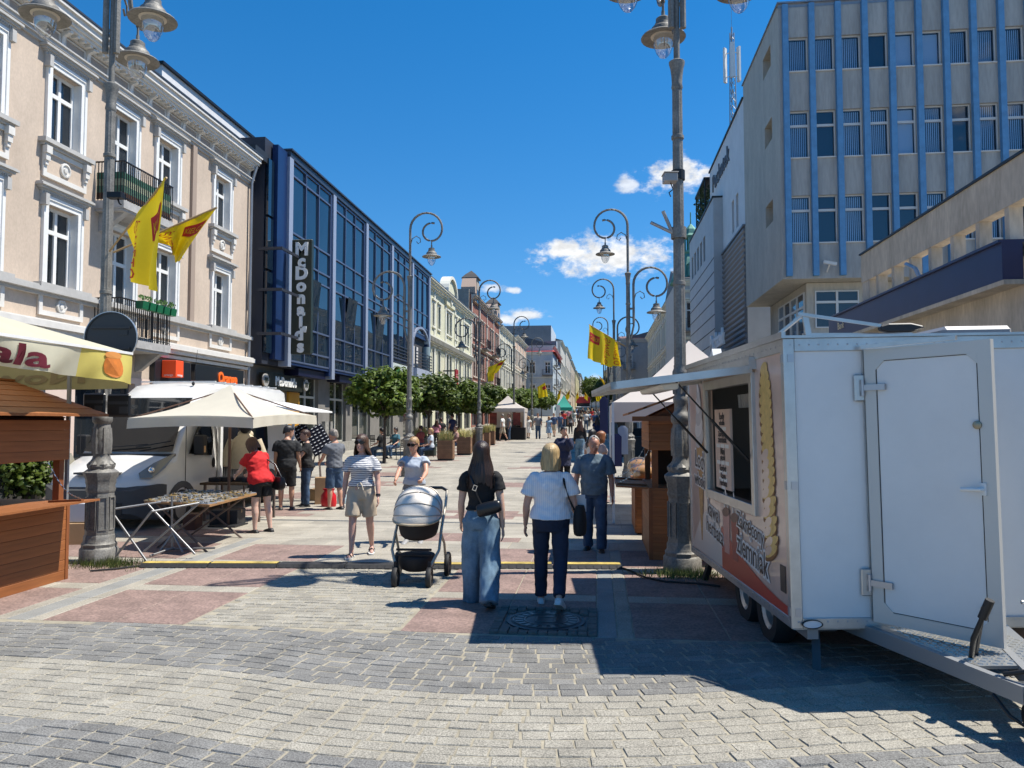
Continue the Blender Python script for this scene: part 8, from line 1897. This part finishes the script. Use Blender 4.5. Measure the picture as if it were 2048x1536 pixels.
 k = q['k']; mb = MB(); mb.tube([q['up'](s) * k for s in ((-.0, .135, 1.045), (-.03, .15, 1.0), (-.045, .16, .94))], .009, 6); mb.tube([q['up'](s) * k for s in ((0.01, .135, 1.045), (.04, .15, 1.01), (.02, .155, .96))], .009, 6); mb.build('belt_tie', M('beige_linen_tie', (.55, .48, .38), .8), t)
 a = q['A'][0];
 for i in (0,): sh, el, wr, fd = q['A'][i]; mb = MB(); c = el.lerp(wr, .88) * k; d = fd; u = d.cross(Vector((0, 1, 0))).normalized(); v = d.cross(u); mb.loft([[c + d * s + (u * cos(2 * pi * j / 14) + v * sin(2 * pi * j / 14)) * .033 for j in range(14)] for s in (-.012, .012)]); mb.build('watch', M('black_leather'), t, 40)
 pw = PG(828, 1088); pw = Vector((pw.x, pw.y, 0)); hz = 1.02
 t, q = person('woman in pale blue tee and dark wraparound sunglasses pushing the pram', pw, pi + R(3), 1.60, False, 1.05, 1.02, legs=((.0, .05), (.15, .1)), hands=((-.2, .44, 1.02), (.2, .44, 1.0)), lean=.06, head=(R(-14), -.05), hair=('bun', 'hair_fair', (.36, .22, .10)), top=(COT('pale_blue', (.40, .45, .52)), .35, .95, .012, .02, 1.40), bottom=('shorts', COT('grey_shorts', (.2, .19, .18)), .03, .8), shoe=((.3, .3, .3), 'shoe'), skin=(.56, .30, .20), glasses='dark', curl=1.0)
 # men and women on the east side
 p = PG(1189, 1106); t, q = person('older balding man in blue denim shirt and jeans walking by the bread stall', p, pi - R(5), 1.655, True, 1.12, 1.05, legs=((.1, .08), (-.1, .15)), arms=((-.08, .18, .25), (.05, .2, .2)), lean=.06, head=(R(10), -.5), hair=('balding', 'hair_grey', (.35, .33, .30)), top=(denim('denim_shirt', (.11, .16, .20), .35), .75, .84, .022, .03, 1.43, 1.05), bottom=('trousers', jm, .02, 2.02), shoe=((.03, .025, .02), 'shoe'), skin=(.50, .25, .17))
 # shoppers at the stall
 p = PG(520, 1068); person('heavyset woman in red tee and black shorts bending over the goods', p, R(62), 1.62, False, 1.34, 1.2, legs=((.0, .05), (-.1, .1)), hands=((-.14, .48, .95), (.16, .46, .97)), lean=.3, head=(0, -.35), hair=('bob', 'hair_auburn', (.06, .022, .012)), top=(COT('red', (.52, .012, .014)), .55, .84, .016, .018), bottom=('shorts', COT('black_shorts', (.01, .01, .011)), .02, .62), shoe=((.02, .02, .02), 'shoe'), skin=(.58, .38, .30), glasses='thin')
 p = PG(520, 1068); b = thing('shoulder_bag', 'black bag with white zigzag slung behind the woman in red', 'bag', p, R(62)); mb = MB(); mb.loft([[(.20 + w_ * cos(2 * pi * j / 12) * .4, -.2 + w_ * 1.6 * sin(2 * pi * j / 12), z) for j in range(12)] for w_, z in cr([(.05, .72), (.1, .76), (.11, .86), (.08, .94)], 3)]); mb.build('bag', M('black_leather'), b, 60)
 mb = MB()
 for j in range(5): mb.bar((.255, -.33 + j * .06, .8 + .08 * (j % 2)), (.255, -.27 + j * .06, .8 + .08 * ((j + 1) % 2)), .008, .018)
 mb.build('zigzag', m_white, b); mb = MB(); mb.tube([(.2, -.28, .93), (.16, -.16, 1.15), (.0, .2, 1.36), (-.1, .3, 1.2)], .012, 6); mb.build('strap', M('black_leather'), b, 60)
 p = PG(572, 1023); person('man in black tee and black shorts looking at the stall', p, R(15), 1.76, True, 1.08, 1.0, legs=((.0, .03), (.08, .06)), arms=((.1, .1, .3), (.15, .12, .5)), head=(R(-50), -.25), hair=('short', 'hair_black', (.012, .010, .010)), top=(COT('black2', (.014, .015, .017)), .55, .85, .02, .025), bottom=('shorts', COT('black_shorts', (.01, .01, .011)), .03, .95), shoe=((.03, .03, .03), 'shoe'), skin=(.50, .28, .19), vox=.012)
 p = PG(611, 1016); person('woman in black tee and blue jeans counting money at the stall', p, R(118), 1.66, False, 1.18, 1.1, legs=((.0, .04), (.06, .06)), hands=((-.1, .38, 1.12), (.06, .4, 1.12)), head=(R(5), -.12), hair=('short', 'hair_brown_dark', (.045, .02, .012)), top=(COT('black', (.008, .008, .009)), .5, .88, .016, .02), bottom=('trousers', jm, .006, 1.98), shoe=((.02, .02, .02), 'shoe'), skin=(.56, .32, .22), vox=.012)
 p = PG(668, 1022); person('grey-haired man in grey tee and denim shorts carrying a carton', p, R(55), 1.68, True, 1.05, 1.0, legs=((.05, .05), (-.08, .1)), hands=((-.14, .34, 1.0), (.14, .34, 1.0)), head=(R(10), -.25), hair=('short', 'hair_grizzled', (.22, .19, .16)), top=(COT('grey', (.13, .14, .16)), .5, .9, .016, .025), bottom=('shorts', jm, .03, 1.0), shoe=((.02, .02, .02), 'shoe'), skin=(.52, .28, .19), vox=.012)
near_people()
# ------------------------------------------------------------------ pram
def pram():
 p = PG(832, 1168); t = thing('pram', 'pram with cream ribbed hood, dark seat and big black wheels', 'pram', (p.x, p.y + .12, 0), pi + R(3))
 # local +Y points towards the camera (front of the pram)
 fab = M('pram_cream', (.80, .72, .61), .95, var=.06, vs=10, bump=.25, bs=60, spec=.1); dk = M('pram_dark', (.018, .014, .014), .8); fr = M('pram_frame', (.50, .45, .36), .4, .2); rub = M('van_rubber')
 n = 20
 prof = cr([(.38, .70), (.36, .80), (.27, .93), (.12, 1.04), (-.06, 1.10), (-.22, 1.06), (-.3, .95)], 4); n = len(prof) - 1; rings = []
 for i, (yc, zc) in enumerate(prof):
  row = []; bul = .012 * sin(pi * (i % 4) / 4)
  for j in range(21):
   b = pi * j / 20; h = sin(b) ** .62; x = (.268 + bul * .4) * cos(b); w_ = .006 * noise.noise(Vector((x * 9, i * 1.1, 1.5)))
   row.append((x, .04 + (yc - .04) * h, .77 + (zc + bul + w_ - .77) * h))
  rings.append(row)
 mb = MB(); k = 21; mb.add([q for r in rings for q in r], [(i * k + j, i * k + j + 1, (i + 1) * k + j + 1, (i + 1) * k + j) for i in range(n) for j in range(k - 1)]); hd = mb.build('hood', fab, t, 50); md = hd.modifiers.new('s', 'SOLIDIFY'); md.thickness = .012
 mb = MB(); mb.tube([(x * 1.01, y * 1.02, z) for x, y, z in rings[0]], .012, 8); mb.build('hood_edge', M('pram_trim', (.45, .36, .24), .7), hd, 60)
 for i in range(4, n, 4): mb = MB(); mb.tube([Vector((x * 1.012, y, z + .006)) for x, y, z in rings[i]], .007, 6); mb.build('hood_rib', M('pram_seam', (.40, .36, .31), .85), hd, 60)
 mb = MB(); mb.loft([[(w_ * cos(2 * pi * j / 18), -.02 + l * sin(2 * pi * j / 18), z) for j in range(18)] for w_, l, z in cr([(.12, .22, .50), (.2, .3, .54), (.235, .33, .66), (.24, .33, .77)], 3)]); mb.build('carrycot', dk, t, 60)
 mb = MB(); mb.loft([[(w_ * cos(2 * pi * j / 16), .1 + l * sin(2 * pi * j / 16), z) for j in range(16)] for w_, l, z in cr([(.14, .15, .16), (.19, .22, .2), (.215, .25, .3), (.2, .23, .34)], 2)]); mb.build('basket', dk, t, 60)
 for s in (-1, 1):
  mb = MB(); mb.tube([(s * .27, -.42, 1.02), (s * .27, -.3, .86), (s * .265, -.02, .62), (s * .27, .2, .4), (s * .2, .34, .25), (s * .19, .38, .16)], .017, 8); mb.build('side_tube', fr, t, 60)
  mb = MB(); mb.tube([(s * .265, .05, .58), (s * .28, -.15, .42), (s * .275, -.3, .2)], .016, 8); mb.build('rear_tube', fr, t, 60)
  for y, r, x in ((-.3, .15, .3), (.38, .125, .19)):
   w_ = MB(Matrix.Translation((s * x, y, r)) @ Matrix.Rotation(pi / 2, 4, 'Y')); w_.lathe([(r * .62, -.022), (r * .93, -.027), (r, -.012), (r, .012), (r * .93, .027), (r * .62, .022)], 26); o = w_.build('wheel', rub, t, 40)
   w_ = MB(Matrix.Translation((s * x, y, r)) @ Matrix.Rotation(pi / 2, 4, 'Y')); w_.lathe([(.012, -.03), (.03, -.02), (r * .64, -.012), (r * .64, .012), (.03, .02), (.012, .03)], 16); w_.build('rim', M('pram_rim', (.08, .075, .07), .5), o, 40)
  mb = MB(); mb.bar((s * .19, .38, .3), (s * .19, .38, .13), .03, .05); mb.build('fork', dk, t)
 mb = MB(); mb.tube([(-.27, -.42, 1.02), (-.2, -.47, 1.05), (.2, -.47, 1.05), (.27, -.42, 1.02)], .019, 8); mb.build('handle', M('black_leather'), t, 60)
 mb = MB(); mb.tube([(-.3, -.3, .15), (.3, -.3, .15)], .012, 8); mb.build('axle', fr, t); mb = MB(); mb.tube([(-.2, .3, .42), (.2, .3, .42)], .014, 8); mb.tube([(-.2, .3, .36), (.2, .3, .36)], .014, 8); mb.build('footrest', dk, t)
pram()
# ------------------------------------------------------------------ people farther off
def far_people():
 F = dict(fine=False, vox=.02)
 jb = denim('denim_mid', (.04, .075, .135), .45)
 wht = COT('white', (.6, .6, .58)); blk = COT('black', (.008, .008, .009)); nav = COT('navy', (.02, .025, .06)); blu = COT('sky_blue', (.25, .36, .48)); pnk = COT('pink', (.55, .2, .26)); bei = COT('sand', (.42, .36, .27))
 def seatpose(h): return dict(legs=((1.45, 1.5), (1.5, 1.45)), hands=((-.12, .35, .72), (.12, .35, .72)), H=h)
 # mid distance individuals
 person('woman in long navy jacket with a hand at her mouth beside the blonde woman', gp(1127, 19.5), pi + .5, 1.66, False, 1.1, 1.05, hands=((-.02, .2, 1.42), None), hair=('short', 'hair_black', (.012, .01, .01)), top=(nav, 1.9, .7, .03, .02, 1.42, 1.2), bottom=('trousers', blk, .01, 1.95), vox=.014, fine=True)
 person('woman walking away in black top and blue jeans up the street', gp(1160, 30), .05, 1.66, False, .98, 1.0, legs=((.15, .05), (-.2, .3)), hair=('long', 'hair_chestnut', (.05, .02, .01)), top=(blk, 1.9, .95, .014, .01), bottom=('trousers', denim('denim_light', (.115, .19, .26), .45), .03, 2.0), **F)
 person('woman with curly dark hair in a white top by the gazebo leg', gp(1184, 18.5), -.6, 1.62, False, 1.0, 1.0, hair=('long', 'hair_black', (.012, .01, .01)), top=(wht, .5, .95, .016, .02), bottom=('trousers', jb, .01, 1.95), **F)
 person('woman with ginger hair in a pink grey tee by the gazebo leg', gp(1201, 17.4), -1.2, 1.6, False, 1.15, 1.1, arms=((.2, .2, .6), (.1, .2, .5)), hair=('bob', 'hair_ginger', (.22, .08, .03)), top=(COT('pink_grey', (.33, .27, .27)), .5, .9, .016, .02), bottom=('trousers', COT('red_brown', (.14, .03, .03)), .01, 1.95), **F)
 for px, d, rz, hair, tp, lab in ((764, 32, 1.2, ('short', 'hair_black', (.012, .01, .01)), blk, 'person in black seated at the table left of the nearest tree'), (792, 33, 2.6, ('short', 'hair_black', (.012, .01, .01)), COT('teal', (.05, .15, .2)), 'person in teal seated right of the nearest tree'), (862, 31.5, 2.0, ('short', 'hair_fair', (.36, .22, .10)), COT('ice_blue', (.5, .55, .62)), 'person in pale blue seated between the table and the planters'), (912, 35, 2.2, ('short', 'hair_chestnut', (.05, .02, .01)), COT('dusky_pink', (.35, .2, .17)), 'person in dusky pink seated behind the second planter'), (842, 36, 1.0, ('short', 'hair_chestnut', (.05, .02, .01)), COT('brick_red', (.3, .06, .05)), 'person in brick red seated behind the west lamp')):
  p = gp(px, d); t, q = person(lab, p, rz, 1.66, False, 1.05, 1.05, legs=((1.4, 1.45), (1.45, 1.4)), arms=((.3, .15, .9), (.3, .15, .9)), hair=hair, top=(tp, .6, .9, .016, .02), bottom=('trousers', jb, .015, 1.9), **F)
 # prototypes for the crowd: copied whole, each with its own clothes colours
 protos = []
 for i, kw in enumerate((dict(male=False, legs=((.2, .1), (-.2, .3)), arms=((-.2, .15, .3), (.2, .15, .3)), hair=('long', 'hair_chestnut', (.05, .02, .01)), top=(wht, .5, .95, .016, .02), bottom=('trousers', jb, .012, 1.95)),
       dict(male=True, legs=((.05, .03), (-.05, .06)), arms=((.05, .15, .3), (.1, .2, .9)), hair=('short', 'hair_brown_dark', (.045, .02, .012)), top=(blk, .55, .88, .02, .025), bottom=('trousers', jb, .015, 2.0)),
       dict(male=False, legs=((.15, .05), (-.15, .25)), arms=((.1, .15, .4), (.0, .15, .2)), hair=('bob', 'hair_fair', (.36, .22, .10)), top=(blu, .4, .9, .014, .02), bottom=('skirt', blu, .05, .5)),
       dict(male=True, legs=((.22, .08), (-.22, .3)), arms=((-.25, .12, .3), (.25, .12, .3)), hair=('short', 'hair_grizzled', (.22, .19, .16)), top=(bei, .55, .88, .02, .025), bottom=('shorts', bei, .03, 1.0)))):
  protos.append(dict(kw))
 cols = [('white', (.6, .6, .58)), ('black', (.01, .01, .012)), ('navy', (.02, .025, .07)), ('sky blue', (.25, .36, .48)), ('pink', (.55, .22, .28)), ('sand', (.42, .36, .27)), ('grey', (.2, .2, .21)), ('red', (.45, .03, .03)), ('olive', (.12, .13, .06)), ('dark blue', (.05, .09, .18))]
 spots = [(1005, 50, 1.3, 3, 0, 'seller in {} leaning over the white poster tent counter'), (1018, 51, 2.0, 1, 6, 'person in {} standing behind the poster tent counter'), (1037, 54, 2.6, 0, 0, 'person in {} at the corner of the white poster tent'), (1047, 55, .3, 0, 1, 'person in {} next to the poster tent corner'), (1057, 54, 2.9, 2, 0, 'woman in a long {} dress and hat near the poster tent'), (1076, 53, 3.1, 1, 6, 'man in {} top and dark trousers carrying a rucksack'), (1098, 54, 3.0, 2, 3, 'woman in a {} dress walking towards the camera'), (1108, 57, 2.9, 3, 9, 'person in {} just right of the woman in the blue dress'), (873, 40, .2, 0, 4, 'person in {} standing behind the terrace tables'), (882, 41, .4, 1, 1, 'person in {} with a dark rucksack behind the terrace'), (905, 44, 1.0, 1, 2, 'person in {} at the terrace steps behind the planters'),
   (1141, 62, .1, 0, 6, 'walker in {} towards the middle of the street, seen from behind'), (1128, 75, .0, 1, 7, 'distant walker in {} left of the street centre'), (1149, 80, 3.1, 2, 0, 'distant walker in {} near the street centre'), (1137, 88, .1, 3, 4, 'distant walker in {} beyond the couple'), (1157, 92, .0, 0, 9, 'distant walker in {} in front of the truck'), (1172, 70, .1, 1, 0, 'walker in {} on the east half of the street'), (1178, 78, 3.0, 0, 3, 'walker in {} beside the one in white on the east half'), (1190, 66, .2, 3, 9, 'walker in {} close to the east stalls'), (1184, 90, .1, 2, 7, 'distant walker in {} close to the east stalls'), (1166, 100, 3.1, 1, 1, 'far walker in {} near the truck'), (1146, 105, .0, 0, 4, 'far walker in {} left of the truck'), (1125, 98, .1, 1, 2, 'far walker in {} by the turquoise tent'), (1131, 110, 3.1, 3, 0, 'far walker in {} beyond the turquoise tent'), (1176, 112, .0, 2, 5, 'far walker in {} right of the truck'), (1192, 102, .1, 0, 0, 'far walker in {} under the yellow flags'), (1198, 85, 3.0, 1, 6, 'walker in {} at the last dark stall'), (1116, 86, .4, 0, 8, 'shopper in {} at the turquoise tent'), (1154, 118, .0, 1, 3, 'very far walker in {} left of the truck cab'), (1185, 120, .1, 3, 1, 'very far walker in {} right of the truck cab'), (1162, 84, .05, 0, 5, 'distant walker in {} in the middle of the street'), (1200, 48, .1, 1, 8, 'shopper in {} among the east stalls'), (1194, 40, .2, 0, 2, 'shopper in {} between the first dark stalls'), (1140, 125, 3.1, 2, 6, 'very far walker in {} at the left kerb'), (1170, 132, .0, 0, 7, 'very far walker in {} behind the truck'), (1120, 64, 3.0, 1, 9, 'walker in {} passing the turquoise tent')]
 base = {}
 for px, d, rz, pr, ci, lab in spots:
  label = lab.format(cols[ci][0]); p = gp(px, d); cm = COT('crowd_' + cols[ci][0].replace(' ', '_'), cols[ci][1])
  if pr not in base:
   t, q = person(label, p, rz, 1.6 + .1 * (pr % 2), vox=.024, fine=False, girth=1.05, **protos[pr]); base[pr] = t
  else: t = copytree(base[pr], p, rz, label)
  t['group'] = 'people farther up the street'; sc = 1 + ((px * 7) % 9 - 4) * .012; t.scale = (sc, sc, sc)
  for c in tree_of(t):
   n = c.name.split('.')[0]
   if n in ('top', 'skirt') and c.material_slots: c.material_slots[0].link = 'OBJECT'; c.material_slots[0].material = cm
   elif n == 'trousers' and c.material_slots and px % 2: c.material_slots[0].link = 'OBJECT'; c.material_slots[0].material = COT('crowd_dark_trousers', (.02, .02, .025))
far_people()
